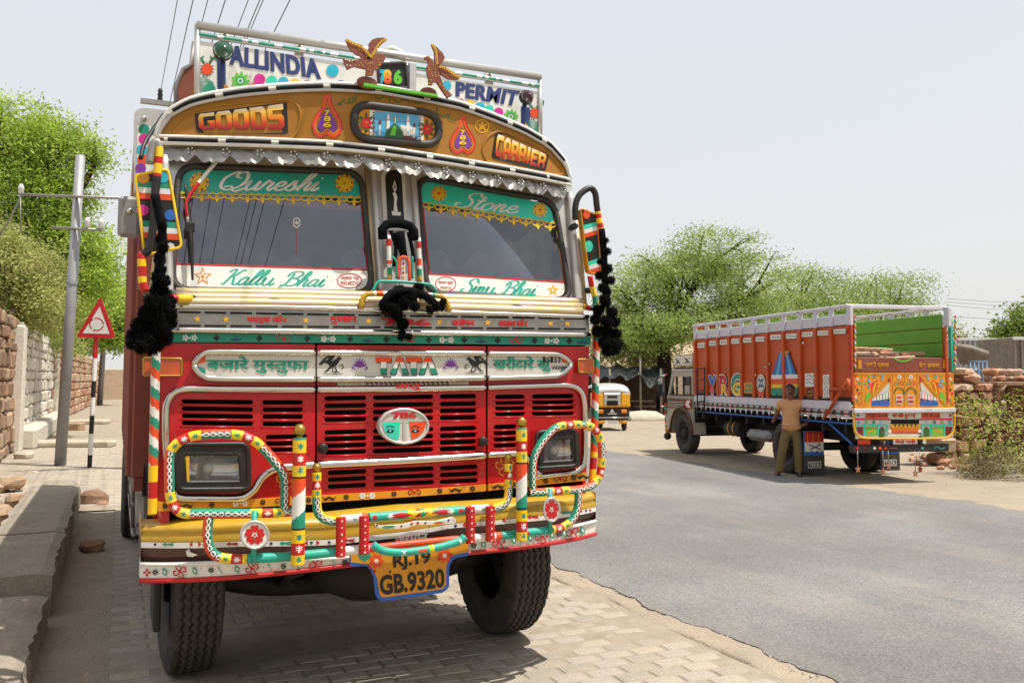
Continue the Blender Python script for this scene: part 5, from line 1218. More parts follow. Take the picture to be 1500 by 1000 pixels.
for c, r, col in (((487, 104), 9, 'cyan'), ((380, 117), 8.5, 'pink'), ((398, 119), 8, 'turquoise'), ((415, 121), 8, 'cyan'), ((432, 123.5), 8, 'sun_yellow'), ((449, 125), 7, 'red'), ((372, 130), 8, 'orange'), ((390, 131), 5, 'violet'), ((328, 133), 8.5, 'amber_paint'), ((499, 125), 7, 'blue'), ((465, 127), 6, 'pale_blue'), ((307, 132), 9, 'green'), ((674, 152), 7, 'red'), ((688, 154), 7, 'sun_yellow'), ((703, 157), 7, 'cyan'), ((716, 161), 7, 'turquoise'), ((730, 165), 7, 'pink'), ((767, 187), 7, 'amber_paint'), ((784, 197), 8, 'green'), ((654, 126), 7, 'cyan'), ((660, 148), 6, 'pale_blue'), ((606, 150), 7, 'pale_blue'), ((481, 128), 5, 'lime')): a.disc(c, r, col, 1)
for c, k in (((303, 102), 1), ((783, 166), .85)):
    for i in range(9):
        for t in (-1, 1): a.stroke([(c[0] + t * 3 * k, c[1] - 9 * k - i * .2), (c[0] + t * (7 + i) * k, c[1] - (12 + i * 1.2) * k), (c[0] + t * (5 + i * 1.2) * k, c[1] - (20 - i) * k)], 1.2 * k, 'green' if i % 2 else 'dark_green', 0)
    for i in range(12): t = i * .524; a.poly([(c[0] + 7 * k * math.cos(t - .25), c[1] + 7 * k * math.sin(t - .25)), (c[0] + 11.5 * k * math.cos(t), c[1] + 11.5 * k * math.sin(t)), (c[0] + 7 * k * math.cos(t + .25), c[1] + 7 * k * math.sin(t + .25))], 'dark_red', 1)
    a.disc(c, 8 * k, 'orange', 2)
    for i in range(8): a.stroke([(c[0] - (12 - i * .5) * k, c[1] + (14 + i * 3) * k), (c[0] - 3 * k, c[1] + (12 + i * 2.4) * k), (c[0] + 10 * k, c[1] + (20 + i * 1.5) * k)], 1.1 * k, 'green', 0)
for c, r in (((352, 119), 13.5), ((748, 171), 11)):
    a.flower(c, r, 'lime', None, 9, 1, pw=.2); a.ring(c, r * .45, 1.2, 'green', 2, 14); a.disc(c, r * .3, 'white', 2, 10); a.disc(c, r * .18, 'green', 3, 8)
for x0_, y0_, k in ((318, 88, 1), (328, 90, .35), (763, 156, .6), (769, 157, 1)): a.poly([(x0_, y0_), (x0_ + 7 * k, y0_ + 1), (x0_ + 7.5 * k, y0_ + 42 * (1 if x0_ < 500 else .7)), (x0_ + .5, y0_ + 40 * (1 if x0_ < 500 else .7))], 'navy', 0)
a.build('lettering', pb)
for c, lm, r in (((326, 77), 'green_lens', .05), ((769, 144), 'red_lens', .042)):
    q = onY(5.42)(c); m = MB(); m.lathe([(r * 1.1, 0), (r * 1.18, .03), (r * 1.05, .045)], q, FR, 'black', 20); m.lathe([(r, .045), (r * .8, .07), (0, .085)], q, FR, lm, 20); m.tube([q, q + Vector((0, .06, -.3))], .016, 'navy', 8); m.build('roof_lamp', truck)
m = MB(); q = onY(5.7); plate(m, q, [[(264, 152), (258, 130), (268, 103), (280, 97), (289, 60), (291, 150)]], FR, 0, -.9, 'rust_brown'); m.tube([q((258, 150)), q((257, 128)), q((268, 102)), q((280, 95)), q((284, 62))], .014, 'zinc', 6); m.build('roof_carrier', truck)
# number window in the board, cloth bundle
Sq = onY(5.42); m = MB(); plate(m, Sq, [rq((553, 94), (594, 92), (598, 130), (556, 130), 5)], FR, 0, -.04, 'black'); m.tube([Sq(p) for p in rq((553, 94), (594, 92), (598, 130), (556, 130), 5)], .012, 'gasket', 8, closed=True); m.box(Sq((606, 112)) + Vector((0, .04, 0)), (.05, .04, .2), 'silver_paint', .005); nw = m.build('roof_window', truck)
a = Art(Sq, FR)
for ch, x, c in (('7', 553, 'cyan'), ('8', 560, 'sunset_paint'), ('6', 575, 'lime')): a.text(ch, [(x + 1, 102), (x + 13.5, 102.5), (x + 14, 124), (x + 1.5, 124)], c, 1, .06)
a.build('lettering', nw)
m = MB(); q = onY(5.55)
m.tube([q((562, 78)), q((572, 74)), q((585, 80)), q((596, 86))], lambda t: .035 + .02 * math.sin(3.1 * t), 'off_white', 8, .05, flat=.6); m.build('rolled_sheet', truck)
# painted metal eagles on the visor
def zz(pts): return [(480 + x / 6.668, 50 + y / 6.668) for x, y in pts]
def eagle(parts, y, base, f):
    Pe = onY(y); m = MB()
    for q in parts: plate(m, Pe, [zz(q)], FR, .008, -.012, 'rust_brown')
    m.ball(Pe(zz([base[0]])[0]) + Vector((0, .04, 0)), base[1] / 6.668 * .00395, 'rust_brown', 1, .5, .62, 16, 10)
    e = m.build('eagle_figure', truck); a = Art(Pe, FR, .010); rr = random.Random(5)
    return e, a
LW = [(175, 55), (200, 62), (260, 88), (330, 112), (385, 165), (425, 215), (400, 250), (350, 240), (280, 205), (230, 165), (195, 115)]
RW = [(425, 225), (400, 150), (402, 95), (430, 60), (480, 42), (540, 40), (583, 58), (545, 85), (510, 120), (470, 180)]
BD = [(355, 235), (430, 212), (500, 197), (540, 203), (560, 235), (558, 262), (535, 262), (525, 300), (490, 340), (450, 365), (440, 405), (370, 405), (375, 345), (300, 330), (262, 315), (255, 265)]
TLf = [(150, 243), (200, 250), (262, 262), (262, 318), (190, 350), (165, 295)]
e, a = eagle([LW, RW, BD, TLf], 4.98, ((400, 458), 105), 1)
def scales(poly, n, seed, c='amber_paint', r=1.1):
    rr = random.Random(seed); xs_ = [p[0] for p in poly]; ys_ = [p[1] for p in poly]; k = 0
    for _ in range(600):
        x, y = rr.uniform(min(xs_), max(xs_)), rr.uniform(min(ys_), max(ys_)); ins = False; j = len(poly) - 1
        for i in range(len(poly)):
            if (poly[i][1] > y) != (poly[j][1] > y) and x < (poly[j][0] - poly[i][0]) * (y - poly[i][1]) / (poly[j][1] - poly[i][1]) + poly[i][0]: ins = not ins
            j = i
        if ins: a.disc(zz([(x, y)])[0], r, c, k % 3, 6, ry=r * 1.3); k += 1
        if k > n: break
def edge_(pts, w=22):
    P2 = zz(pts); a.stroke(P2, w / 6.668, 'yellow', 3); 
    for i in range(1, 10): t = i / 10 * (len(P2) - 1); j = int(t); u = t - j; a.disc((P2[j][0] + (P2[j + 1][0] - P2[j][0]) * u, P2[j][1] + (P2[j + 1][1] - P2[j][1]) * u), .9, 'dark_green', 4, 6)
scales(BD, 34, 1, 'gold', .8); scales(LW, 18, 2, 'ochre', .8); scales(RW, 16, 3, 'ochre', .8); edge_([(178, 62), (240, 95), (320, 130), (375, 180), (410, 225)]); edge_([(575, 58), (525, 80), (480, 130), (440, 200), (415, 235)]); scales(TLf, 8, 4, 'off_white'); a.build('painted_feather', e)
UW = [(1010, 103), (1060, 130), (1120, 190), (1142, 240), (1108, 292), (1060, 312), (1043, 250), (1040, 170)]; DW = [(1075, 308), (1130, 313), (1200, 360), (1295, 432), (1262, 452), (1180, 442), (1110, 402), (1080, 350)]
B2 = [(940, 232), (955, 222), (985, 222), (1012, 250), (1030, 285), (1078, 300), (1085, 350), (1100, 430), (1140, 530), (1215, 600), (1170, 632), (1120, 560), (1060, 470), (1020, 480), (1020, 500), (985, 500), (985, 440), (968, 390), (962, 330), (985, 285), (972, 255), (945, 248)]
e, a = eagle([UW, DW, B2], 4.98, ((1005, 555), 90), -1)
scales(B2, 38, 6, 'gold', .8); scales(UW, 12, 7, 'ochre', .8); scales(DW, 12, 8, 'ochre', .8); edge_([(1015, 108), (1050, 170), (1055, 240), (1062, 300)]); edge_([(1085, 325), (1150, 345), (1230, 400), (1288, 435)]); a.build('painted_feather', e)
m = MB(); plate(m, onY(4.95), [zz([(358, 476), (1080, 590), (1076, 612), (356, 505)])], FR, 0, -.03, 'lime'); m.build('eagle_perch', truck)

# -- black wool tassels hung on the mirrors and the ornament: hang freely, so things of their own
def pompom(mb, c, r, rng):
    mb.ball(c, r * .6, 'yarn', nu=8, nv=6)
    n = int(560 * max(.5, r / .05)); c = Vector(c)
    for _ in range(n):
        d = Vector((rng.gauss(0, 1), rng.gauss(0, 1), rng.gauss(0, 1))).normalized(); d = (d + Vector((0, 0, -.45))).normalized(); s_ = d.orthogonal().normalized() * r * .06; p = c + d * r * .55; e = c + d * r * rng.uniform(.75, 1.0) + Vector((rng.uniform(-1, 1), rng.uniform(-1, 1), rng.uniform(-1, .4))) * r * .1
        k_ = e + Vector((rng.uniform(-.15, .15), rng.uniform(-.15, .15), -rng.uniform(.25, .6))) * r; s2 = s_ * .8; mb.add([p - s_, p + s_, e + s2, e - s2, k_], [(0, 1, 2, 3), (3, 2, 4)], 'yarn')
def tassel(label, strand, pos, Y, seed):
    rng = random.Random(seed); Pt = onY(Y); root = empty('wool_tassel', Pt(strand[0]), label, 'tassel', 'black wool tassels hung on the cab front')
    m = MB(); m.tube([Pt(p) for p in strand], .022, 'cloth_black', 8, .03); m.build('cloth_strap', root)
    for (x, y, r) in pos:
        m = MB(); pompom(m, Pt((x, y)) + Vector((0, rng.uniform(-.05, .05), 0)), r * .86, rng); m.build('pompom', root)
tassel('long black wool tassel hanging from the mirror with the blue and magenta dots', [(227, 285), (234, 320), (238, 345), (232, 400)], [(238, 330, .03), (236, 348, .035), (239, 362, .035), (234, 376, .04), (236, 392, .038), (232, 405, .045), (241, 410, .04), (231, 422, .05), (240, 428, .048), (222, 440, .05), (237, 443, .055), (249, 440, .045), (215, 458, .055), (232, 460, .055), (248, 458, .05), (205, 474, .055), (221, 478, .06), (238, 477, .055), (251, 471, .04), (198, 491, .055), (214, 495, .06), (230, 497, .055), (243, 491, .05), (207, 505, .045), (224, 507, .045), (194, 500, .04)], 4.74, 3)
tassel('long black wool tassel hanging from the mirror with the turquoise dot', [(881, 335), (883, 350), (885, 380), (886, 420)], [(884, 352, .03), (885, 368, .035), (880, 382, .03), (889, 392, .045), (882, 402, .04), (890, 410, .04), (881, 420, .045), (891, 425, .04), (882, 437, .05), (890, 442, .045), (878, 452, .05), (891, 456, .05), (872, 466, .05), (884, 469, .055), (897, 470, .05), (877, 483, .055), (890, 484, .055), (902, 487, .05), (882, 499, .055), (895, 501, .055), (907, 502, .045), (888, 512, .05), (901, 511, .045)], 5.0, 4)
tassel('black wool garland with a short tassel draped over the middle pillar ornament', [(560, 446), (572, 430), (592, 425), (618, 430), (640, 446), (650, 452)], [(566, 446, .05), (578, 436, .055), (576, 452, .05), (588, 424, .05), (592, 440, .055), (602, 432, .05), (604, 448, .04), (614, 420, .045), (622, 430, .04), (632, 436, .035), (640, 448, .035), (630, 452, .035), (648, 441, .03), (582, 458, .045), (592, 472, .045), (592, 487, .03), (587, 492, .03), (598, 492, .028)], 4.93, 5)
# ------------------------------------------------------------------ ground, pavement, road
def sheet(name, pts, z, m, parent=None, skirt=None):
    mb = MB(); mb.add([(x, y, z) for x, y in pts], tess([pts]) if True else [], m)
    for i, f in enumerate(mb.f):
        a, b, c = (Vector(mb.v[k]) for k in f)
        if (b - a).cross(c - a).z < 0: mb.f[i] = f[::-1]
    if skirt is not None:
        n = len(pts); b0 = mb.add([(x, y, z) for x, y in pts] + [(x, y, skirt) for x, y in pts], [(i, (i + 1) % n, n + (i + 1) % n, n + i) for i in range(n)], m)
    return mb.build(name, parent)
tag(sheet('ground', [(-400, -60), (500, -60), (500, 700), (-400, 700)], -.03, 'sand'), kind='structure')
# road with broken edges
def edge(x0, ys, amp, seed):
    return [(x0 + amp * (noise.noise((y * .9, seed, 0)) + .55 * noise.noise((y * 3.1, seed, 3)) + .3 * noise.noise((y * 9, seed, 5))), y) for y in ys]
ysn = [3.0 + i * .06 for i in range(200)]; ysf = [2 + i * .25 for i in range(140)]
near = edge(4.0, ysn, .13, 1.7); far = edge(11.45, ysf, .35, 8.1)
road_pts = [(4.2, -30)] + near + [(4.2, 40), (4.2, 400)] + [(11.5, 400), (11.5, 60)] + far[::-1] + [(11.0, -30)]
m = bpy.data.materials.new('asphalt'); m.use_nodes = True; MATS['asphalt'] = m; n_ = m.node_tree.nodes; l_ = m.node_tree.links; p_ = n_['Principled BSDF']; p_.inputs['Roughness'].default_value = .9; p_.inputs['Specular IOR Level'].default_value = .25
tc = n_.new('ShaderNodeTexCoord')
def nnode(s, d, r=.6, sx=None):
    x = n_.new('ShaderNodeTexNoise'); x.inputs['Scale'].default_value = s; x.inputs['Detail'].default_value = d; x.inputs['Roughness'].default_value = r
    if sx: mp = n_.new('ShaderNodeMapping'); mp.inputs['Scale'].default_value = sx; l_.new(tc.outputs['Object'], mp.inputs[0]); l_.new(mp.outputs[0], x.inputs['Vector'])
    else: l_.new(tc.outputs['Object'], x.inputs['Vector'])
    return x
def ramp(src, stops):
    c = n_.new('ShaderNodeValToRGB'); e = c.color_ramp.elements
    while len(e) < len(stops): e.new(.5)
    for q, (t, k) in zip(e, stops): q.position = t; q.color = (*lin(k), 1)
    l_.new(src, c.inputs[0]); return c
def mixc(f, a_, b_):
    x = n_.new('ShaderNodeMix'); x.data_type = 'RGBA'; l_.new(f, x.inputs[0]); l_.new(a_, x.inputs[6]); l_.new(b_, x.inputs[7]); return x
grit = nnode(55, 7, .85); cg = ramp(grit.outputs[0], [(.34, '#5d5a57'), (.5, '#7d7a76'), (.66, '#a29d95')])
streak = nnode(2.2, 9, .7, (1.0, .12, 1)); cs = ramp(streak.outputs[0], [(.48, '#000000'), (.75, '#a8a8a8')]); dustc = ramp(grit.outputs[0], [(.3, '#93887a'), (.7, '#ada090')])
m1 = mixc(cs.outputs[0], cg.outputs[0], dustc.outputs[0]); patch = nnode(.35, 6, .6); cp_ = ramp(patch.outputs[0], [(.35, '#d6d6d6'), (.5, '#e8e8e8'), (.65, '#ffffff')])
mm = n_.new('ShaderNodeMix'); mm.data_type = 'RGBA'; mm.blend_type = 'MULTIPLY'; mm.inputs[0].default_value = 1; l_.new(m1.outputs[2], mm.inputs[6]); l_.new(cp_.outputs[0], mm.inputs[7]); l_.new(mm.outputs[2], p_.inputs['Base Color'])
bp_ = n_.new('ShaderNodeBump'); bp_.inputs['Strength'].default_value = .55; bp_.inputs['Distance'].default_value = .012; l_.new(grit.outputs[0], bp_.inputs['Height']); l_.new(bp_.outputs[0], p_.inputs['Normal'])
tag(sheet('road', road_pts, -.016, 'asphalt', skirt=-.06), kind='structure')
# drifted sand between road and paving: spills over both edges, with a crack along the old kerb line
mb = MB(); rows = []
for j in range(470):
    y = 2.6 + j * .03; row = []
    for i in range(126):
        x = 3.2 + i * .012; nn_ = noise.noise((x * 2.2, y * 1.4, 1)) * .5 + noise.noise((x * 6, y * 5, 2)) * .3 + noise.noise((x * 17, y * 15, 3)) * .2
        z = -.018 + .016 * nn_ + .004 * noise.noise((x * 40, y * 40, 5)); cx_ = 4.0 + .13 * noise.noise((y * .9, 1.7, 0)) + .07 * noise.noise((y * 3.1, 1.7, 3)) + .05 * noise.noise((y * 9, 1.7, 5))
        z -= .035 * max(0, min(1, (x - cx_ + .05) / .25)) + .05 * max(0, min(1, (3.62 + .1 * noise.noise((y * .8, 4.4, 0)) - x) / .16)); kx = 3.7 + .07 * noise.noise((y * 1.3, 7, 0)) + .03 * noise.noise((y * 6, 7, 2))
        z -= .06 * math.exp(-((x - kx) / .016) ** 4) * max(0, min(1, (noise.noise((y * 1.1, 12, 0)) + .2) * 4)); z += .012 * math.exp(-((x - kx - .08) / .07) ** 2)
        row.append((x, y, max(z, -.07)))
    rows.append(row)
mb.grid(rows, 'sand'); tag(mb.build('verge'), kind='structure')
mb = MB(); mb.grid([[(x, y, -.02 + .012 * noise.noise((x * 2.5, y * 2, 1)) + .006 * noise.noise((x * 9, y * 9, 3)) + .003 * noise.noise((x * 30, y * 30, 5)) - .03 * max(0, min(1, (x - .08) / .15))) for x in [-2.5 + .035 * i for i in range(80)]] for y in [3.2 + .035 * j for j in range(316)]], 'sand'); tag(mb.build('dirt'), kind='structure')
# paved strip
pave = tag(sheet('pavement', [(-2.35, 13.8), (-2.35, 90), (3.55, 90), (3.55, 30)] + edge(3.68, [30 - i * .3 for i in range(90)], .1, 4.4) + [(3.5, 0), (.0, 0), (.02, 13.6)], -.006, 'paver_base'), kind='structure')
rp = random.Random(3); PV = []
for i in range(10):
    mb = MB(); mb.box((0, 0, 0), (.232, .132, .06), 'paver%d' % (i % 5), .012, jit=.002, rng=rp); mb.f = mb.f; o = mb.build('paver', pave, (0, 0, 0)); PV.append(o.data); bpy.data.objects.remove(o)
spots = []
for r_ in range(0, 200):
    y = 3.9 + r_ * .142
    for c_ in range(-12, 17):
        x = c_ * .243 + (.12 if r_ % 2 else 0)
        if x > 3.58 + .1 * noise.noise((y * .8, 4.4, 0)) or (x < .12 and y < 14) or x < -2.3: continue
        spots.append((x, y))
def pz(x, y): return -.031 + .010 * noise.noise((x * .8, y * .8, 2)) + rp.uniform(-.0015, .0015) - max(0, noise.noise((x * .9, y * .7, 9)) - .2) * .03
vis_first = sorted(spots, key=lambda s: (0 if (s[0] > .9 and s[1] > 4.2) else 1, math.hypot(s[0] - .5, s[1])))
for (x, y) in vis_first[:300]:
    o = bpy.data.objects.new('paver', rp.choice(PV)); COL.objects.link(o); o.parent = pave; o.location = Vector((x, y, pz(x, y))) - wl(pave); o.rotation_euler = (rp.uniform(-.008, .008), rp.uniform(-.008, .008), rp.uniform(-.015, .015))
mb = MB()
for (x, y) in vis_first[300:]:
    if y > 30: continue
    mb.box((x, y, pz(x, y)), (.232, .132, .06), 'paver%d' % rp.randrange(5), .008)
mb.build('paver', pave, None, kind='stuff')
# loose grit and little clods on the dirt beside the pavement and the road
mb = MB()
for _ in range(2200):
    t = rp.random()
    if t < .45: x, y = rp.uniform(-.42, .15), rp.uniform(4, 13)
    elif t < .7: x, y = rp.gauss(3.85, .22), rp.uniform(3.5, 14)
    elif t < .9: y = rp.uniform(3.5, 13); x = float(np.interp(y, [q[1] for q in near], [q[0] for q in near])) + rp.gauss(-.03, .06)
    else: x, y = rp.gauss(12.2, .8), rp.uniform(6, 24)
    s_ = rp.choice((.004, .005, .006, .008, .012)); mb.box((x, y, -.02), (s_ * rp.uniform(.8, 2), s_ * rp.uniform(.8, 2), s_), 'sandstone%d' % rp.choice((2, 3)) if t < .7 or t > .9 else 'zinc', s_ * .3)
tag(mb.build('gravel'), kind='stuff')
# kerb of long stone blocks
def rock_mesh(d, m, rng, name='rock', parent=None, loc=(0, 0, 0), rz=0, jit=.16, bev=.3):
    mb = MB(); mm = min(d); mb.box((0, 0, 0), d, m, mm * bev, rot=Matrix.Rotation(rz, 3, 'Z'), jit=mm * jit, rng=rng); mb.v = [(a + loc[0], b + loc[1], c + loc[2]) for a, b, c in mb.v]; return mb.build(name, parent)
kerb = empty('stone_kerb', (-.74, 9, 0), 'long raised kerb of big grey stone blocks in the shade beside the red truck', 'kerb')
for (ya, yb, zt_, xa, xb) in ((14.2, 11.75, .33, -1.06, -.44), (11.73, 9.75, .34, -1.05, -.43), (9.73, 7.72, .33, -1.06, -.42), (7.5, 6.02, .23, -1.2, -.43), (6.0, 3.6, .24, -1.19, -.42)):
    mb = MB(); rows = []; ny, nx = 14, 8
    def kz(x, y): return zt_ + .012 * noise.noise((x * 3, y * 2, 1)) + .006 * noise.noise((x * 12, y * 9, 4))
    xs_ = [xa + (xb - xa) * i / nx for i in range(nx + 1)]; ys_ = [yb + (ya - yb) * j / ny for j in range(ny + 1)]
    prof = [(xa, -.06)] + [(xa, zt_ * .5), (xa, zt_ - .02)] + [(x, None) for x in xs_[1:-1]] + [(xb - .005, zt_ - .02), (xb, zt_ * .7), (xb, zt_ * .35), (xb, -.06)]
    for y in ys_:
        e = .012 if y in (ys_[0], ys_[-1]) else 0
        rows.append([Vector((x + (.03 * noise.noise((y * 2.5, (z or 0) * 6, x)) + .02 * noise.noise((y * 9, (z or 0) * 14, x)) if z is not None else 0), y, (z if z is not None else kz(x, y)) - (e if (z is None or z > .1) else 0))) for x, z in prof])
    mb.grid(rows, 'kerb_stone', False); mb.f.append(tuple(len(prof) - 1 - k for k in range(len(prof)))); mb.m.append('kerb_stone'); mb.s.append(False); b = (len(rows) - 1) * len(prof); mb.f.append(tuple(b + k for k in range(len(prof)))); mb.m.append('kerb_stone'); mb.s.append(False)
    mb.build('kerb_block', kerb)
rr = random.Random(12)
def rock(px, py, d, m, label, group=None, rz=None, z=0., base=None):
    p = base or gnd(px, py, -.02); rz = rr.uniform(-.6, .6) if rz is None else rz
    o = rock_mesh(d, m, rr, 'rock', None, (p.x, p.y, p.z + d[2] / 2 - .02 + z), rz); tag(o, label, 'rock', group); return o
rock(134, 806, (.2, .22, .13), 'sandstone4', 'brown angular rock lying on the dirt between kerb and truck tyre', rz=.3)
rock(137, 738, (.34, .3, .2), 'stone1', 'grey brown rock beside the far end of the kerb, smaller rock in front of it', rz=.2)
rock(150, 741, (.14, .14, .11), 'sandstone0', 'small brown stone leaning against a larger rock beyond the kerb end')
rock(88, 714, (.5, .3, .15), 'kerb_stone', 'flat broken slab lying across the far end of the kerb', rz=.1)
for i in range(36):
    p = Vector((rr.uniform(-2.1, -1.16), rr.uniform(10.0, 16.5), -.03)); s_ = rr.uniform(.12, .4)
    rock(0, 0, (s_, s_ * rr.uniform(.7, 1.2), s_ * rr.uniform(.5, .8)), 'stone%d' % rr.randrange(5), 'broken stone in the sunlit rubble behind the kerb', 'rubble stones behind the kerb', base=p, z=rr.uniform(0, .1))
# long slabs laid across the far pavement
for (pa, pb, w, h, lab) in (((42, 655), (166, 655), .5, .2, 'long pale stone slab laid across the pavement just behind the grey pole'), ((105, 621), (157, 621), .6, .2, 'short pale slab across the pavement, farther than the brown block'), ((70, 630), (121, 630), .5, .3, 'brown stone block standing on the pavement between pole and wall'), ((22, 672), (45, 672), .3, .18, 'small pale block at the foot of the rubble wall'), ((105, 594), (122, 594), .8, .15, 'flat stone on the far pavement near the wall'), ((162, 617), (169, 617), .4, .06, 'small dark flat stone on the pavement beside the truck')):
    A_, B_ = gnd(*pa, 0), gnd(*pb, 0); c = (A_ + B_) / 2; d = B_ - A_; mb = MB(); mb.box((0, 0, 0), (d.length, w, h), 'pale_slab' if 'pale' in lab else 'stone2', .05, rot=Matrix.Rotation(math.atan2(d.y, d.x), 3, 'Z'), jit=.015, rng=rr); mb.v = [(a + c.x, b + c.y + w / 2, z + h / 2 - .03) for a, b, z in mb.v]; tag(mb.build('stone_slab'), lab, 'stone slab')

# ------------------------------------------------------------------ left wall, sign, poles, wires
def stone_courses(root, org, ux, length, height, rowh, stw, depth, matfn, rng, limit, variants=6, name='stone'):
    """rubble face: stones proud of the core by uneven amounts; nearest ones single, the rest one mesh"""
    ux = Vector(ux).normalized(); nrm = Vector((ux.y, -ux.x, 0)); ang = math.atan2(ux.y, ux.x); pool = {}; single = 0; rest = MB(); z = 0; items = []
    while z < height:
        h = rowh * rng.uniform(.7, 1.3); x = rng.uniform(-.3, 0) * stw
        while x < length:
            w = stw * rng.uniform(.55, 1.5); items.append((x + w / 2, z + h / 2, min(w, length - x) * .95, h * .93)); x += w
        z += h
    items.sort(key=lambda t: t[0])
    for (x, zc, w, h) in items:
        mname = matfn(x, zc); p = Vector(org) + ux * x + nrm * rng.uniform(-.03, .05) + Vector((0, 0, zc))
        if single < limit:
            v = rng.randrange(variants)
            if (mname, v) not in pool:
                mb = MB(); mb.box((0, 0, 0), (1, 1, 1), mname, .16, jit=.09, rng=rng); o = mb.build(name, root, (0, 0, 0)); pool[mname, v] = o.data; bpy.data.objects.remove(o)
            o = bpy.data.objects.new(name, pool[mname, v]); COL.objects.link(o); o.parent = root; o.location = p - wl(root); o.scale = (w, depth, h); o.rotation_euler = (0, rng.uniform(-.05, .05), ang); single += 1
        else: rest.box(p, (w, depth, h), mname, min(w, h) * .16, rot=Matrix.Rotation(ang, 3, 'Z'), jit=.02, rng=rng)
    if rest.v: rest.build(name, root, None, kind='stuff')
rw = random.Random(21)
WX = -2.42
wall = empty('rubble_wall', (WX, 45, 0), 'tall old rubble stone wall with a whitewashed stretch along the pavement', 'wall')
mb = MB(); mb.box((WX - .3, 29.5, 1.6), (.5, 23, 3.4), 'mortar'); mb.box((-2.1, 62.5, 1.6), (.5, 45, 3.2), 'mortar', rot=Matrix.Rotation(-.0275, 3, 'Z')); mb.build('wall_core', wall)
def wm(x, z):
    y = 18.5 + x
    if 25.6 < y < 39 and not (z < .5 and y > 36): return 'lime_stone%d' % rw.randrange(3)
    return ('stone%d' % rw.randrange(5)) if y < 44 else ('sandstone%d' % rw.randrange(1, 4) if rw.random() < .6 else 'stone%d' % rw.choice((2, 4)))
stone_courses(wall, (WX, 18.5, 0), (0, 1, 0), 22.5, 3.25, .33, .56, .24, wm, rw, 230)
stone_courses(wall, (-2.42, 40.5, 0), (.0275, 1, 0), 44, 3.1, .42, .9, .24, lambda x, z: wm(x + 30, z), rw, 70)
mb = MB(); mb.box((-.6, 86.2, 1.3), (3.6, .6, 2.7), 'sandstone3', .05); wv = tag(mb.build('far_wall'), 'low pale wall closing off the far end of the pavement', 'wall')
for k, (y, w) in enumerate(((25.2, .5), (39.4, .5))):
    mb = MB(); mb.box((WX + .12, y, 1.55), (.35, w, 3.15), 'lime_stone%d' % k, .04, jit=.02, rng=rw); mb.build('wall_pier', wall)
mb = MB(); mb.box((WX + .3, 34, .25), (.5, 16, .55), 'lime_stone1', .08, jit=.03, rng=rw); mb.build('wall_footing', wall)

def pole(base, top, r0, r1, label, m='grey_pole'):
    e = empty('utility_pole', base, label, 'pole'); mb = MB(); mb.tube([base, (base + top) / 2, top], lambda t: r0 + (r1 - r0) * t, m, 14); mb.lathe([(r0 * 1.02, -.01), (r0 * 1.06, .03), (r0 * 1.02, .07)], base + (top - base) * .58, (top - base), m, 14); mb.build('shaft', e); return e
b = gnd(88, 683, -.02); dep = b.x * math.sin(PSI) + b.y * math.cos(PSI)
t = at_depth(118, 228, dep); up_ = pole(b, t, .115, .095, 'grey steel utility pole with two crossarms beside the red triangle sign')
for (pa, pb) in (((29, 285), (200, 291)), ((76, 333), (150, 337))):
    mb = MB(); A_, B_ = at_depth(*pa, dep - .12), at_depth(*pb, dep - .12); mb.tube([A_, B_], .032, 'zinc', 6); mb.build('crossarm', up_)
for p in ((31, 276), (128, 325), (148, 327)):
    q = at_depth(*p, dep - .12); mb = MB(); mb.lathe([(.03, -.12), (.06, -.08), (.05, -.03), (.065, 0), (.05, .05), (.03, .09), (0, .1)], q, (0, 0, 1), 'ceramic', 12); mb.build('insulator', up_)
mb = MB(); mb.tube([at_depth(34, 282, dep), at_depth(15, 320, dep + .4), at_depth(-6, 352, dep + .8)], .02, 'zinc', 6); mb.tube([at_depth(30, 290, dep), at_depth(30, 342, dep)], .012, 'zinc', 6); mb.build('stay_wire', up_)
b = gnd(146, 593, -.02); dp2 = b.x * math.sin(PSI) + b.y * math.cos(PSI); up2 = pole(b, at_depth(158, 402, dp2), .2, .16, 'distant grey utility pole rising behind the triangle sign')
mb = MB(); mb.tube([at_depth(150, 432, dp2), at_depth(172, 433, dp2)], .05, 'zinc', 6); mb.tube([at_depth(150, 440, dp2), at_depth(180, 441, dp2)], .05, 'zinc', 6); mb.build('crossarm', up2)
# triangular warning sign
b = gnd(131, 686, -.02); dep = b.x * math.sin(PSI) + b.y * math.cos(PSI)
sg = empty('road_sign', b, 'red edged triangular roundabout warning sign on a banded red, white and black post', 'sign')
mb = MB(); t = at_depth(141, 492, dep)
def bd(s_, a_, L_): return ['black', 'white', 'black', 'white', 'black', 'white', 'red'][min(6, int(np.searchsorted([.10, .26, .40, .53, .66, .83], s_ / L_)))]
mb.tube([b, b + (t - b) * .5, t], .045, bd, 12, .03); mb.build('sign_post', sg)
Psg = lambda p: at_depth(p[0], p[1], dep - .06); nn = -Vector((math.sin(PSI), math.cos(PSI), 0))
mb = MB(); plate(mb, Psg, [[(145, 437), (148, 437), (168.5, 492), (167, 495), (114, 494), (112.5, 492)]], nn, .0, -.02, 'red'); pl_ = mb.build('sign_plate', sg)
a = Art(Psg, nn, .004); a.poly([(146.3, 449), (160.5, 489), (121, 488)], 'white')
for k in range(3): a.ring((141.5, 475), 10, 1.8, 'red', 1, 10, ry=9, a0=k * 2.094 + .25, a1=k * 2.094 + 1.9); tq = k * 2.094 + 1.95; c_ = (141.5 + 10 * math.cos(tq), 475 + 9 * math.sin(tq)); a.disc(c_, 2.0, 'red', 2, 3, rot=tq + 1.57)
a.build('roundabout_symbol', pl_)
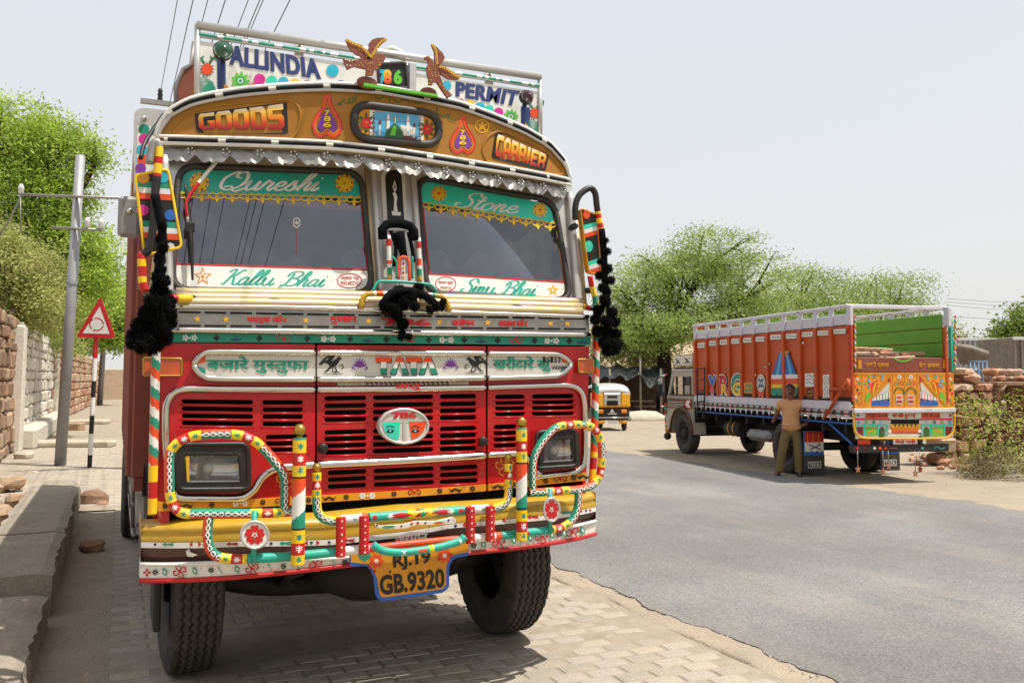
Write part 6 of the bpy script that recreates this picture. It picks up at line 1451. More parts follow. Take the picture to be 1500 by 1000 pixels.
# overhead line: pole hidden by the truck, its arm and insulators showing, wires running over our heads
pc = Vector((1.7, 18.2, -.02)); lp = pole(pc, Vector((1.7, 18.2, 7.9)), .14, .11, 'line pole behind the truck cab carrying the overhead wires')
mb = MB(); mb.box((1.75, 18.1, 7.1), (3.0, .09, .09), 'zinc'); mb.build('crossarm', lp)
mb = MB(); mb.box((1.75, 18.1, 6.4), (2.4, .09, .09), 'zinc'); mb.build('crossarm', lp)
WIRES = ((255, 0), (275, 0), (298, 0), (320, 0), (355, 0), (368, 0), (376, 0), (410, 0))
for k, (px, py) in enumerate(WIRES):
    zw = 7.3 if k % 2 == 0 else 6.75; d = ray(px, py); q = CAM + d * ((zw - CAMH) / d.z); X = q.x; mb = MB()
    mb.tube([Vector((X + .02 * i, 18.1 - i * 4.0, zw - .02 + .0035 * ((i * 4 - 20) ** 2 - 400) * .25)) for i in range(12)], .0065, 'wire', 5)
    tag(mb.build('power_wire'), '%s dark overhead power wire counted from the leftmost, running above the truck' % ('first', 'second', 'third', 'fourth', 'fifth', 'sixth', 'seventh', 'eighth')[k], 'power wire', 'overhead power wires')
    mb = MB(); mb.lathe([(.02, -.22), (.05, -.12), (.04, -.08), (.055, -.04), (.035, 0), (.05, .03), (.03, .08), (0, .09)], (X, 18.1, zw), (0, 0, 1), 'black' if k == 0 else 'ceramic', 10); mb.build('insulator', lp)

# ------------------------------------------------------------------ trees and shrubs
def leaves(name, parent, C, per, sig, size, asp, mats, seed, flat=.5, droop=0., loc=None, tags=None):
    g = np.random.default_rng(seed); C = np.asarray(C, dtype=float); n = len(C) * per
    c = np.repeat(C, per, 0) + g.normal(0, 1, (n, 3)) * np.array([sig, sig, sig * flat]); ts = g.uniform(.6, 1.3, n) * size
    d = g.normal(0, 1, (n, 3)); d[:, 2] = d[:, 2] * .6 - droop; d /= np.linalg.norm(d, axis=1)[:, None]
    u = g.normal(0, 1, (n, 3)); u[:, 2] *= .5; s_ = np.cross(d, u); s_ /= np.linalg.norm(s_, axis=1)[:, None]
    a = d * ts[:, None]; b = s_ * (ts * asp)[:, None]; up = np.cross(s_, d) * (ts * .12)[:, None]
    V = np.stack([c - a * .5, c - a * .0 + b * .5 + up, c + a * .5, c - a * .0 - b * .5 + up], 1).reshape(-1, 3)
    o0 = np.array(loc) if loc is not None else np.array([C[:, 0].mean(), C[:, 1].mean(), C[:, 2].min()]); V = V - o0
    me = bpy.data.meshes.new(name); me.vertices.add(n * 4); me.vertices.foreach_set('co', V.ravel().astype(np.float32)); me.loops.add(n * 4); me.loops.foreach_set('vertex_index', np.arange(n * 4, dtype=np.int32))
    me.polygons.add(n); me.polygons.foreach_set('loop_start', np.arange(0, n * 4, 4, dtype=np.int32)); me.polygons.foreach_set('loop_total', np.full(n, 4, dtype=np.int32))
    for k in mats: me.materials.append(MATS[k])
    mi = np.repeat(g.choice(len(mats), len(C), p=[.5, .25, .25][:len(mats)] if len(mats) == 3 else None), per).astype(np.int32); me.polygons.foreach_set('material_index', mi); me.update(calc_edges=True)
    o = bpy.data.objects.new(name, me); COL.objects.link(o)
    if parent is not None: o.parent = parent
    o.location = Vector(o0.tolist()) - wl(parent); WL[o.name] = Vector(o0.tolist()); return o
def tree(name, label, cat, base, fork, blobs, per, sig, size, asp, mats, seed, bark='bark', r0=.25, ncl=None, flat=.55, droop=0., group=None, hollow=.35, limbs=5):
    rg = random.Random(seed); e = empty(name, base, label, cat, group); tips = []; mb = MB(); base = Vector(base); fork = Vector(fork)
    mid1 = (base + fork) / 2 + Vector((rg.uniform(-.2, .2), rg.uniform(-.2, .2), 0)); mb.tube([base, mid1, fork], lambda t: r0 * (1.15 - .4 * t), bark, 9, .4)
    for (c, rx, ry, rz_, ncl_) in blobs:
        c = Vector(c); own = []
        for _ in range(ncl_):
            while True:
                p = Vector((rg.uniform(-1, 1), rg.uniform(-1, 1), rg.uniform(-1, 1)))
                if hollow < p.length < 1.08 and noise.noise(p * 2.6 + Vector((seed, 0, 0))) > -.08: break
            own.append(c + Vector((p.x * rx, p.y * ry, p.z * rz_)))
        tips += own
        h = c - Vector((0, 0, rz_ * .35)); bend = fork.lerp(h, .5) + Vector((rg.uniform(-.4, .4), rg.uniform(-.4, .4), rg.uniform(0, .5)))
        mb.tube([fork, bend, h], lambda t: r0 * (.6 - .32 * t), bark, 7, .5, cap=False)
        for _ in range(limbs):
            p = rg.choice(own); q = bend.lerp(h, rg.random()); k = q.lerp(p, .5) + Vector((rg.uniform(-.3, .3), rg.uniform(-.3, .3), rg.uniform(-.1, .4)))
            mb.tube([q, k, p], lambda t: r0 * (.26 - .2 * t), bark, 5, .6, cap=False)
            for _ in range(3):
                p2 = min(rg.sample(own, min(9, len(own))), key=lambda z: (z - k).length); mb.tube([k, k.lerp(p2, .55) + Vector((0, 0, .15)), p2], lambda t: r0 * (.12 - .09 * t), bark, 4, .8, cap=False)
    mb.build('trunk', e); leaves('crown', e, [tuple(t) for t in tips], per, sig, size, asp, mats, seed, flat, droop); return e
def blob(px, py, dep, rx, ry, n, rd=None):
    k = dep / FPX; return (at_depth(px, py, dep), rx * k, (rd or rx) * k, ry * k, n)
def base_at(px, dep, z=-.05): p = at_depth(px, 560, dep); p.z = z; return p
AC = ['acacia0', 'acacia1', 'acacia2']; NE = ['neem0', 'neem1', 'neem2']
d_ = 45
tree('acacia_tree', 'large spreading acacia with airy crown behind the cab of the orange truck', 'tree', base_at(978, d_), at_depth(972, 505, d_),
     [blob(1000, 430, d_, 90, 50, 150), blob(1040, 372, d_, 70, 36, 90), blob(930, 440, d_, 52, 54, 90), blob(1105, 425, d_, 68, 52, 120), blob(985, 395, d_, 70, 34, 80), blob(915, 490, d_, 36, 38, 60), blob(1065, 465, d_, 66, 34, 80), blob(950, 485, d_ - 3, 44, 26, 60), blob(1010, 480, d_ - 3, 44, 24, 50)], 62, .42, .17, .3, AC, 11, 'bark_dark', .42, droop=.15, limbs=7)
d_ = 54
tree('acacia_tree', 'mid sized acacia rising behind the middle of the orange truck body', 'tree', base_at(1185, d_), at_depth(1185, 510, d_), [blob(1175, 430, d_, 62, 42, 100), blob(1150, 462, d_, 56, 32, 70), blob(1220, 448, d_, 54, 40, 90)], 62, .5, .18, .3, AC, 12, 'bark_dark', .35, droop=.15)
d_ = 57
tree('acacia_tree', 'low wide acacia seen above the green tail of the orange truck', 'tree', base_at(1300, d_), at_depth(1296, 515, d_), [blob(1265, 438, d_, 52, 36, 80), blob(1325, 435, d_, 44, 32, 70), blob(1300, 468, d_, 70, 28, 70), blob(1375, 488, d_, 36, 24, 20)], 56, .52, .18, .3, AC, 13, 'bark_dark', .35, droop=.15)
d_ = 66
tree('shade_tree', 'dark green tree at the edge above the grey containers', 'tree', base_at(1500, d_), at_depth(1498, 520, d_), [blob(1492, 488, d_, 26, 24, 40), blob(1512, 478, d_, 30, 28, 40)], 90, .6, .3, .5, ['vine0', 'neem1', 'vine2'], 14, 'bark_dark', .3)
d_ = 27
tree('neem_tree', 'bright green leafy tree standing behind the whitewashed wall', 'tree', Vector((-5.4, 26, -.05)), at_depth(45, 430, d_), [blob(20, 200, d_, 60, 52, 110), blob(80, 215, d_, 48, 45, 90), blob(20, 290, d_, 70, 50, 100), blob(95, 290, d_, 40, 40, 60), blob(110, 370, d_, 48, 44, 90), blob(55, 350, d_, 50, 40, 70), blob(-40, 230, d_, 60, 80, 70), blob(135, 420, d_, 30, 40, 50), blob(140, 230, d_, 14, 26, 14)], 72, .30, .15, .3, NE, 15, 'bark', .3, droop=.55, limbs=6)
d_ = 60
tree('neem_tree', 'hazy green tree at the far end of the pavement beyond the sign', 'tree', base_at(112, d_), at_depth(125, 500, d_), [blob(150, 455, d_, 26, 50, 60), blob(172, 470, d_, 18, 40, 40), blob(120, 480, d_, 26, 36, 40)], 90, .5, .3, .4, NE, 16, 'bark', .3, droop=.4)
# creeper hanging over the near wall
d_ = 23.5
tree('creeper', 'pale green creeper spilling over the top of the rubble wall', 'creeper', Vector((-2.7, 23, 2.6)), at_depth(30, 440, d_ + .5), [blob(20, 410, d_, 58, 46, 130, 50), blob(55, 420, d_ + 1.5, 38, 50, 80), blob(5, 360, d_, 40, 30, 50), blob(30, 460, d_ + 1, 50, 24, 60), blob(85, 450, d_ + 5, 28, 34, 40)], 90, .24, .10, .5, ['bush0', 'vine1', 'bush2'], 17, 'bark', .07, flat=.8, droop=.4, limbs=6)
tree('creeper', 'green shrubs topping the far brown stretch of the wall', 'creeper', Vector((-2.7, 42, 2.8)), Vector((-2.8, 42, 3.6)), [(Vector((-2.8, 38, 3.6)), 1.0, 3.5, .8, 50), (Vector((-3.0, 46, 3.5)), 1.0, 4, .8, 50), (Vector((-3.0, 58, 3.3)), 1.0, 6, .8, 50)], 90, .35, .16, .5, ['vine0', 'vine1', 'bush0'], 18, 'bark', .07, droop=.3)
# bush by the ruined hut
d_ = 17.2
tree('thorn_bush', 'spindly yellow green bush growing in front of the dark stone hut', 'bush', gnd(1440, 686, -.03), at_depth(1448, 655, d_), [blob(1442, 628, d_, 34, 34, 17), blob(1482, 604, d_, 32, 28, 17), blob(1425, 585, d_, 22, 14, 8), blob(1480, 665, d_, 44, 22, 26), blob(1440, 672, d_, 30, 14, 16)], 26, .15, .07, .36, ['neem2', 'bush2', 'neem0'], 19, 'bark', .035, flat=.7, limbs=6)
tree('dry_bush', 'dry straw coloured scrub at the foot of the dark stone hut', 'bush', gnd(1470, 692, -.03), gnd(1470, 690, .1), [blob(1470, 680, 16.6, 46, 12, 30), blob(1425, 684, 16.6, 26, 8, 14)], 50, .13, .08, .25, ['dry0', 'dry1', 'bush2'], 20, 'bark', .02, flat=.7)
for k, (px, py, rx, ry, lab) in enumerate(((905, 515, 46, 24, 'dry brown scrub below the big acacia, above the tarpaulin'), (958, 520, 30, 20, 'thin green scrub between tarpaulin and the truck cab'), (1420, 520, 26, 20, 'bare scrub standing beside the parked grey lorry body'))):
    tree('dry_bush', lab, 'bush', base_at(px, 47, .0), at_depth(px, py + ry, 47), [blob(px, py, 47, rx, ry, 46)], 60, .5, .2, .4, ['dry0', 'acacia2', 'dry2'] if k != 1 else ['bush0', 'bush1', 'dry1'], 30 + k, 'bark', .08)
# rocky rise behind the acacia
mb = MB(); rows = []
for j in range(24):
    row = []
    for i in range(60):
        px = 800 + i * 6.5; dep = 58 + j * 1.6; p = at_depth(px, 560, dep); f = math.exp(-((px - 930) / 130) ** 2); h = f * 7.5 * min(1, j / 9) * (1 + .25 * noise.noise((i * .25, j * .3, 0)) + .1 * noise.noise((i * .9, j * .9, 4)))
        p.z = -.1 + h; row.append(p)
    rows.append(row)
mb.grid(rows, 'hill_rock', False); tag(mb.build('hill'), kind='structure')
# ------------------------------------------------------------------ ruined stone hut, rubble, parked bodies, stall
rh = random.Random(33)
cr = Vector((math.cos(PSI), -math.sin(PSI), 0)); cf = Vector((math.sin(PSI), math.cos(PSI), 0))
hc = base_at(1430, 19.2, 0.)
hut = empty('stone_hut', hc, 'ruined sandstone hut with a dark opening and slab roof beside the orange truck', 'hut')
hu = (cr * .97 + cf * .22).normalized()
o0 = hc - hu * 1.1
stone_courses(hut, o0, hu, 1.45, 1.62, .24, .36, .5, lambda x, z: 'sandstone%d' % rh.randrange(5), rh, 300)
o1_ = hc + hu * .35 + cf * 1.0
stone_courses(hut, o1_, hu, 2.6, 1.62, .26, .42, .4, lambda x, z: 'sandstone%d' % rh.choice((1, 4)), rh, 60)
mb = MB(); ang = math.atan2(hu.y, hu.x); c = hc + hu * 1.6 + cf * .45 + Vector((0, 0, 1.69)); mb.box(c, (2.9, 1.5, .08), 'stone1', .02, rot=Matrix.Rotation(ang, 3, 'Z'), jit=.01, rng=rh); mb.build('roof_slab', hut)
mb = MB(); c = hc + hu * 2.95 + cf * .7 + Vector((0, 0, .8)); mb.box(c, (.4, 1.6, 1.65), 'stone3', .05, rot=Matrix.Rotation(ang, 3, 'Z')); mb.build('side_wall', hut)
for i in range(46):
    lv = i // 26; p = hc + hu * rh.uniform(-1.05, 2.7) + cf * rh.uniform(-.15, .8) + Vector((0, 0, 1.76 + lv * .15)); s_ = rh.uniform(.16, .34)
    o = rock_mesh((s_, s_ * rh.uniform(.6, .9), s_ * rh.uniform(.4, .65)), 'sandstone%d' % rh.randrange(4), rh, 'rock', None, tuple(p + Vector((0, 0, .04))), rh.uniform(0, 3)); tag(o, 'loose sandstone block heaped on the roof of the ruined hut', 'rock', 'loose stones on the hut roof')
for i in range(34):
    px = rh.uniform(1335, 1450); py = rh.uniform(662, 690); s_ = rh.uniform(.07, .22)
    if i < 3: px, py, s_ = ((1385, 682, .36), (1402, 676, .3), (1360, 672, .22))[i]
    o = rock(px, py, (s_, s_ * rh.uniform(.6, 1), s_ * rh.uniform(.45, .7)), 'sandstone%d' % rh.randrange(4), 'broken sandstone lying on the ground between truck tail and hut', 'rubble stones by the hut')
mb = MB(); c = gnd(1478, 690, 0); mb.ball(c, .2, 'grey_body', 1.4, 1, .6, 9, 6, .2, rh); mb.ball(c + cr * .3, .16, 'tarp', 1.2, 1, .6, 9, 6, .25, rh); tag(mb.build('plastic_bag'), 'crumpled grey plastic bag lying under the thorn bush', 'bag')
# parked lorry bodies behind the hut
def lorry(px0, px1, ytop, dep, m, label, cab):
    A_, B_ = at_depth(px0, ytop, dep), at_depth(px1, ytop, dep); w = (B_ - A_).length; e = empty('parked_lorry', Vector((A_.x, A_.y, -.03)), label, 'lorry', None, -PSI, True)
    h = A_.z; mb = MB(); mb.box((w / 2, 1.0, 1.0 + (h - 1) / 2), (w, 2.0, h - 1.0), m, .03); bd_ = mb.build('cargo_box', e)
    for k in range(9): mb = MB(); mb.box((.06 + (w - .12) * k / 8, -.03, 1 + (h - 1) / 2), (.07, .06, h - 1.02), m, .01); mb.build('side_rib', bd_)
    for z in (1.05, 1 + (h - 1) * .5, h - .05): mb = MB(); mb.box((w / 2, -.045, z), (w, .05, .09), 'white_body', .01); mb.build('side_rail', bd_)
    mb = MB(); mb.box((w / 2, 1.0, .8), (w, 1.0, .3), 'dark_iron'); mb.build('chassis_frame', e)
    for x in (.9, w - .9): wheel(e, (x, .2, .48), .48, .26, -1, True, rz=math.pi / 2)
    if cab:
        mb = MB(); mb.box((-.75, 1.0, 1.4), (1.3, 1.9, 1.5), 'blue', .12); mb.box((-.75, .03, 1.75), (.7, .04, .5), 'far_glass'); mb.build('cab', e)
    return e
lorry(1402, 1466, 494, 33, 'grey_body', 'weathered grey lorry body parked behind the stone hut', False)
lorry(1468, 1482, 509, 40, 'white_body', 'small white van body between the two parked lorries', False)
lorry(1482, 1570, 492, 27, 'wood_grey', 'grey container lorry with pale edge rails, parked nearest the hut', False)
# sheet of loose planks leaning beside them
lt = empty('plank_heap', base_at(1410, 26, 0.), 'pile of weathered grey planks lying beyond the hut', 'plank pile')
for k in range(8):
    mb = MB(); A_ = at_depth(1396 + k * 1.5, 507 + k * 3.2, 26 + k * .05); B_ = at_depth(1447 - k, 519 + k * 2, 26 + k * .05); mb.tube([A_, (A_ + B_) / 2 + Vector((0, 0, .06)), B_], .05, 'wood_grey', 5, flat=2.); mb.build('plank', lt)
fr2 = empty('blue_stand', base_at(1430, 25, 0.), 'blue steel frame with bars standing beyond the hut', 'frame')
for k in range(5): mb = MB(); p = at_depth(1421 + k * 6, 530, 25); mb.tube([Vector((p.x, p.y, 0)), p], .03, 'dull_blue', 6); mb.build('bar', fr2)
for y in (530, 543): mb = MB(); mb.tube([at_depth(1419, y, 25), at_depth(1447, y, 25)], .03, 'dull_blue', 6); mb.build('rail', fr2)
# distant line on the right
for k, (ya, yb) in enumerate(((442, 449), (447, 455), (437, 443), (463, 468))):
    mb = MB(); mb.tube([at_depth(1385, ya, 75), at_depth(1450, (ya + yb) / 2 + 1.5, 75), at_depth(1530, yb, 75)], .013, 'wire', 4); tag(mb.build('power_wire'), '%s of the faint distant wires in the sky above the hut' % ('second', 'third', 'topmost', 'lowest')[k], 'power wire', 'distant power wires')
# tea stall under black tarpaulin
d_ = 42; sc = base_at(915, d_, 0.)
st = empty('roadside_stall', sc, 'dark roadside stall roofed with sagging black tarpaulin behind the rickshaw', 'stall')
mb = MB(); rows = []
for j in range(10):
    row = []
    for i in range(26):
        px = 858 + i * 4.6; dep = 40.5 + j * .45; p = at_depth(px, 545 - j * .8, dep); p.z += .12 * math.sin(i * .9) * (1 - j / 12) + .25 * noise.noise((i * .3, j * .5, 1)) - .004 * max(0, (i - 12)) ** 2 * (1 - j / 10) - (.35 * abs(math.sin(i * .55)) if j == 0 else 0); row.append(p)
    rows.append(row)
mb.grid(rows, 'tarp'); mb.build('tarpaulin', st)
for px in (868, 893, 938, 968):
    mb = MB(); p = at_depth(px, 540, 40.7); mb.tube([Vector((p.x, p.y, -.05)), p + Vector((0, 0, .6 if px == 938 else 0))], .05, 'wood_grey', 6); mb.build('post', st)
for k in range(22):
    mb = MB(); p = at_depth(862 + k * 5.2, 548, 44.4); mb.box((p.x, p.y, p.z / 2), (.2, .05, p.z), 'shack_wood', .01, rot=Matrix.Rotation(-PSI, 3, 'Z')); mb.build('wall_board', st)
for px, w, h in ((925, 2.0, .75), (950, 1.4, .5), (905, 1.2, .9)):
    p = base_at(px, 42.3, 0); e = empty('bench', p, {925: 'long rough wooden bench under the tarpaulin', 950: 'short low bench at the right end of the stall', 905: 'tall wooden table under the tarpaulin beside the rickshaw'}[px], 'bench', None, -PSI, True)
    mb = MB(); mb.box((0, 0, h), (w, .5, .07), 'wood_grey', .01); mb.build('bench_top', e)
    for sx in (-1, 1): mb = MB(); mb.box((sx * w * .42, 0, h / 2), (.09, .4, h), 'shack_wood', .01); mb.build('leg', e)
mb = MB(); p = base_at(940, 39.5, 0); mb.ball(p, 1.0, 'pale_slab', 1.3, .8, .4, 12, 6, .06, rh); tag(mb.build('sand_mound'), 'pale heap of sand in front of the tarpaulin stall', 'sand heap')
# three wheeled taxi seen from behind
p = gnd(897, 631, -.03); rk = empty('auto_rickshaw', p, 'yellow and black three wheeled auto rickshaw seen from behind with silver hood', 'auto rickshaw', None, -PSI + .10, True)
mb = MB(); mb.box((0, .5, .62), (1.26, 1.0, .42), 'black', .05); mb.box((0, 1.5, .5), (1.1, 1.2, .16), 'black', .03); body = mb.build('body', rk)
mb = MB(); mb.box((0, .38, 1.08), (1.28, .75, .54), 'rick_yellow', .05); mb.box((0, .02, .9), (1.3, .06, .12), 'rick_yellow', .02); mb.build('rear_panel', rk)
mb = MB(); hood_p = [(0, -.02, 1.36), (0, -.03, 1.46), (0, .12, 1.6), (0, .6, 1.68), (0, 1.3, 1.66), (0, 1.8, 1.54)]
mb.grid([[Vector((math.sin(t) * .66 * (1 - .06 * (z > 1.5)), y, z - (1 - math.cos(t)) * .12 - (.0 if abs(t) < 1.5 else .06))) for t in (-1.57, -1.3, -1, -.6, -.3, 0, .3, .6, 1, 1.3, 1.57)] for _, y, z in hood_p], 'silver_paint'); mb.box((0, .1, 1.36), (1.3, .22, .06), 'tarp', .02); mb.build('hood', rk)
mb = MB(); mb.box((0, -.02, 1.12), (.6, .04, .42), 'silver_paint', .03); mb.box((0, -.045, .98), (.4, .02, .17), 'void', .01); mb.box((0, -.045, 1.2), (.36, .02, .1), 'black', .01); wn_ = mb.build('rear_window', rk)
for s_ in (-1, 1):
    mb = MB(); mb.box((s_ * .48, .0, 1.1), (.3, .06, .44), 'rick_yellow', .02); mb.build('side_panel', rk)
    mb = MB(); mb.box((s_ * .42, -.02, .68), (.2, .04, .13), 'amber_light', .02); mb.build('tail_lamp', rk)
    mb = MB(); mb.box((s_ * .4, .06, .32), (.3, .1, .14), 'rick_yellow', .04); mb.build('mudguard', rk)
    mb = MB(); mb.tube([(s_ * .6, 1.4, .5), (s_ * .6, 1.75, 1.5)], .025, 'rick_yellow', 6); mb.build('hood_post', rk)
    wheel(rk, (s_ * .5, .35, .22), .22, .12, s_, True)
wheel(rk, (0, 2.1, .22), .22, .12, 1, True)
mb = MB(); mb.tube([(-.66, -.08, .47), (.66, -.08, .47)], .025, 'chrome', 8); mb.tube([(-.66, -.08, .4), (.66, -.08, .4)], .02, 'black', 8); mb.build('rear_bumper', rk)
mb = MB(); mb.box((0, -.06, .34), (.34, .02, .16), 'white', .01); mb.build('plate', rk)
a = Art(lambda q: Vector((q[0], -.003, q[1])), FR, .0); a.star((0, .69), .1, 'white', 0, 3, .5, math.pi / 2); a.stroke([(-.16, .6), (.16, .6)], .03, 'white', 1, smooth=False); a.build('painted_badge', body)

# ------------------------------------------------------------------ the orange lorry across the road
T2L = Vector((11.6, 11.73, -.03)); T2R = math.radians(-9.87)
fw = Vector((-math.sin(T2R), math.cos(T2R), 0)); rt = Vector((math.cos(T2R), math.sin(T2R), 0))
t2 = empty('orange_lorry', T2L, 'orange brown open lorry with white rails and a painted yellow tailgate, loaded with stone', 'lorry', None, T2R, True)
def hit(p, nrm, o):
    d = ray(*p); q = CAM + d * ((o - CAM).dot(nrm) / d.dot(nrm)) - T2L; return Vector((q.dot(rt), q.dot(fw), q.z))
def sd(x): return lambda p: hit(p, rt, T2L + rt * x)
def rd(y): return lambda p: hit(p, fw, T2L + fw * y)
side = sd(0.); rear = rd(0.)
LW_, BW = side((1017, 540)).y, 2.0
zr = lambda y: None
z_rail = side((1245, 446)).z; z_top = side((1245, 476)).z; z_bot = side((1249, 588)).z; z_wb = side((1249, 601)).z; z_tri = side((1249, 614)).z; z_low = side((1249, 621)).z
ys_r = [side((x, 520)).y for x in (1246, 1219, 1196, 1173, 1149, 1125, 1105, 1087, 1069, 1052.5, 1036, 1019)]
mb = MB(); mb.box((BW / 2, LW_ / 2, z_bot + .03), (BW, LW_, .08), 'dark_iron'); mb.box((BW / 2, LW_ + .02, (z_bot + z_rail) / 2), (BW, .05, z_rail - z_bot), 't2_rust', .01); bdy = mb.build('cargo_bed', t2)
for i in range(len(ys_r) - 1):
    y0, y1 = ys_r[i], ys_r[i + 1]
    for x in (0, BW):
        mb = MB(); mb.box((x + (.04 if x == 0 else -.04), (y0 + y1) / 2, (z_bot + z_top) / 2), (.04, y1 - y0 - .005, z_top - z_bot), 't2_rust', .004); mb.build('side_panel', bdy)
        mb = MB(); mb.box((x + (.035 if x == 0 else -.035), (y0 + y1) / 2, z_top + (z_rail - z_top) * .3), (.05, y1 - y0 - .005, (z_rail - z_top) * .52), 't2_white', .008); mb.build('upper_board', bdy)
for i, y in enumerate(ys_r):
    for x in (0, BW):
        s_ = 1 if x == 0 else -1; mb = MB()
        if i:
            mb.box((x + s_ * .0, y, (z_bot + z_top) / 2), (.09, .09, z_top - z_bot), 't2_rust', .012); mb.box((x + s_ * .005, y + .06, (z_bot + z_top) / 2), (.05, .05, z_top - z_bot), 't2_rust', .01); mb.build('side_rib', bdy)
        mb = MB(); mb.box((x, y, (z_top + z_rail) / 2), (.07, .12 if i % 3 == 0 else .09, z_rail - z_top), 't2_white', .01); mb.build('stake', bdy)
for x in (0, BW): mb = MB(); mb.box((x, LW_ / 2, z_rail - .02), (.07, LW_ + .05, .06), 't2_white', .01); mb.build('top_rail', bdy)
mb = MB(); mb.box((.0, LW_ / 2, (z_bot + z_wb) / 2), (.05, LW_, z_bot - z_wb - .0), 't2_white', .01); mb.box((BW, LW_ / 2, (z_bot + z_wb) / 2), (.05, LW_, z_bot - z_wb), 't2_white', .01); mb.build('white_sill', bdy)
mb = MB(); mb.box((.02, LW_ / 2, (z_wb + z_tri) / 2 + .01), (.03, LW_, (z_wb - z_tri) * .8), 'maroon'); tri = mb.build('fringe_board', bdy)
a = Art(lambda q: Vector((-.0, q[0], q[1])), (-1, 0, 0), .0); NT = 26
for i in range(NT):
    y0 = LW_ * i / NT; w = LW_ / NT; h = z_wb - z_tri; ym = y0 + w / 2
    a.poly([(y0 + w * .1, z_wb - .01), (y0 + w * .9, z_wb - .01), (ym, z_wb - h * .55)], 't2_white', 0); a.poly([(y0 + w * .25, z_tri + h * .45), (y0 + w * .75, z_tri + h * .45), (ym, z_tri - h * .35)], 't2_white', 1); a.disc((ym, z_tri + h * .6), w * .13, ('orange', 'green', 'red')[i % 3], 2, 8)
a.stroke([(0, z_tri + .05), (LW_, z_tri + .05)], .02, 't2_white', 2, smooth=False)
a.build('painted_border', tri)
mb = MB(); mb.box((.05, LW_ / 2, z_low), (.05, LW_, .035), 'blue', .008); mb.tube([(.05, .75, z_low), (.05, .05, z_low - .35)], .02, 'blue', 6); mb.build('blue_rail', t2)
# inner green faces of the body
for x in (.075, BW - .075):
    for k in range(6):
        h = (z_rail - .12 - z_bot) / 6; mb = MB(); mb.box((x, LW_ / 2, z_bot + h * (k + .5)), (.03, LW_ - .05, h - .015), 't2_green', .006); mb.build('inner_plank', bdy)
for k in range(6):
    h = (z_rail - .1 - z_bot) / 6; mb = MB(); mb.box((BW / 2, LW_ - .03, z_bot + h * (k + .5)), (BW - .18, .03, h - .012), 't2_green', .006); mb.build('inner_plank', bdy)
mb = MB(); mb.box((BW / 2, .03, z_rail - .02), (BW + .06, .06, .07), 't2_white', .01); mb.build('top_rail', bdy)
mb = MB(); mb.box((BW / 2, LW_, z_rail + .02), (BW, .06, .06), 'rust_brown', .01); mb.build('top_rail', bdy)
# painted devices on the side
rb = onY  # noqa
sp = sd(-.0); a = Art(sp, (-1, 0, 0), .012)
def tagbox(cx, cy, w, h):
    a.poly([(cx - w / 2, cy - h / 2), (cx + w / 2, cy - h / 2 - .6), (cx + w / 2, cy + h / 2 - .6), (cx - w / 2, cy + h / 2)], 'white', 0)
    for k in range(4): a.stroke([(cx - w * .36 + k * w * .24, cy - 1.6), (cx - w * .3 + k * w * .24, cy + 1.4), (cx - w * .2 + k * w * .24, cy - 1.2)], .8, 'black', 1, smooth=False)
for cx, cy, w in ((1028, 506, 11), (1045, 503, 11), (1061, 501.5, 12), (1078, 500, 12), (1096, 498.5, 13), (1114, 497, 13), (1137, 494, 16), (1160, 492.5, 16), (1184, 490, 17), (1207, 488, 17), (1231, 485.5, 18)): tagbox(cx, cy, w, 7)
def big(ch, x0, x1, y0, y1, c1, c2, c3):
    n_ = 3; 
    a.text(ch, [(x0 - 1.2, y0 - 1.2), (x1 + 1.2, y0 - 1.2), (x1 + 1.2, y1 + 1.2), (x0 - 1.2, y1 + 1.2)], 'white', 1, .09); a.text(ch, [(x0, y0), (x1, y0), (x1, y1), (x0, y1)], c1, 2, .05)
    a.text(ch, [(x0 + 2, y0 + 13), (x1 - 2, y0 + 13), (x1 - 2, y1), (x0 + 2, y1)], c2, 3, .03)
big('Y', 1038, 1050, 550, 578, 'blue', 'orange', 0); big('R', 1055, 1068, 549, 578, 'red', 'sun_yellow', 0); big('G', 1072, 1087, 547, 579, 'green', 'sun_yellow', 0)
a.poly([(1090, 560), (1104, 559), (1104, 576), (1091, 576)], 'amber_paint', 1); a.text('ALB', [(1092, 562), (1102, 561.5), (1102, 566.5), (1092, 567)], 'green', 2, .05); a.text('KHAN', [(1092, 569), (1103, 568.5), (1103, 574), (1092, 574.5)], 'green', 2, .05)
a.disc((1115.5, 561), 6.3, 'white', 1, 18, ry=13); a.ring((1115.5, 561), 5, .8, 'black', 2, 16, ry=10.5); a.text('22', [(1112, 554), (1119, 554), (1119, 567), (1112, 567)], 'navy', 2, .05); a.poly([(1111, 574), (1120, 574), (1119, 586), (1115, 580), (1112, 586)], 'orange', 1)
def ff(x): return 1
for k in range(7):
    t0, t1 = k / 7, (k + 1) / 7; X0, X1 = lambda t: 1143 + 12 * t, lambda t: 1131 + 37 * t
    a.poly([(X0(t0), 514), (X0(t1), 514), (X1(t1), 551), (X1(t0), 551)], 'sky_blue' if k % 2 else 'blue', 1)
for y0, y1, c in ((549, 555, 'white'), (555, 563, 'orange'), (561, 569, 'sun_yellow'), (568, 577, 'green')): a.poly([(1131 - (y0 - 549) * .04, y0), (1169, y0 - 1), (1170, y1 - 1), (1131, y1)], c, 2 + (c in ('orange', 'green')))
for k in range(5): a.disc((1135 + k * 7.6, 577), 3.6, 'green', 2, 8, ry=3)
a.star((1150, 517), 8.5, 'amber_paint', 4)
a.poly([(1180, 547), (1195, 546), (1195, 566), (1180, 567)], 'white', 1)
for k in range(3): a.stroke([(1182, 551 + k * 5), (1187, 549 + k * 5), (1190, 552 + k * 5), (1194, 550 + k * 5)], 1.2, 'navy' if k != 1 else 'red', 2, smooth=False)
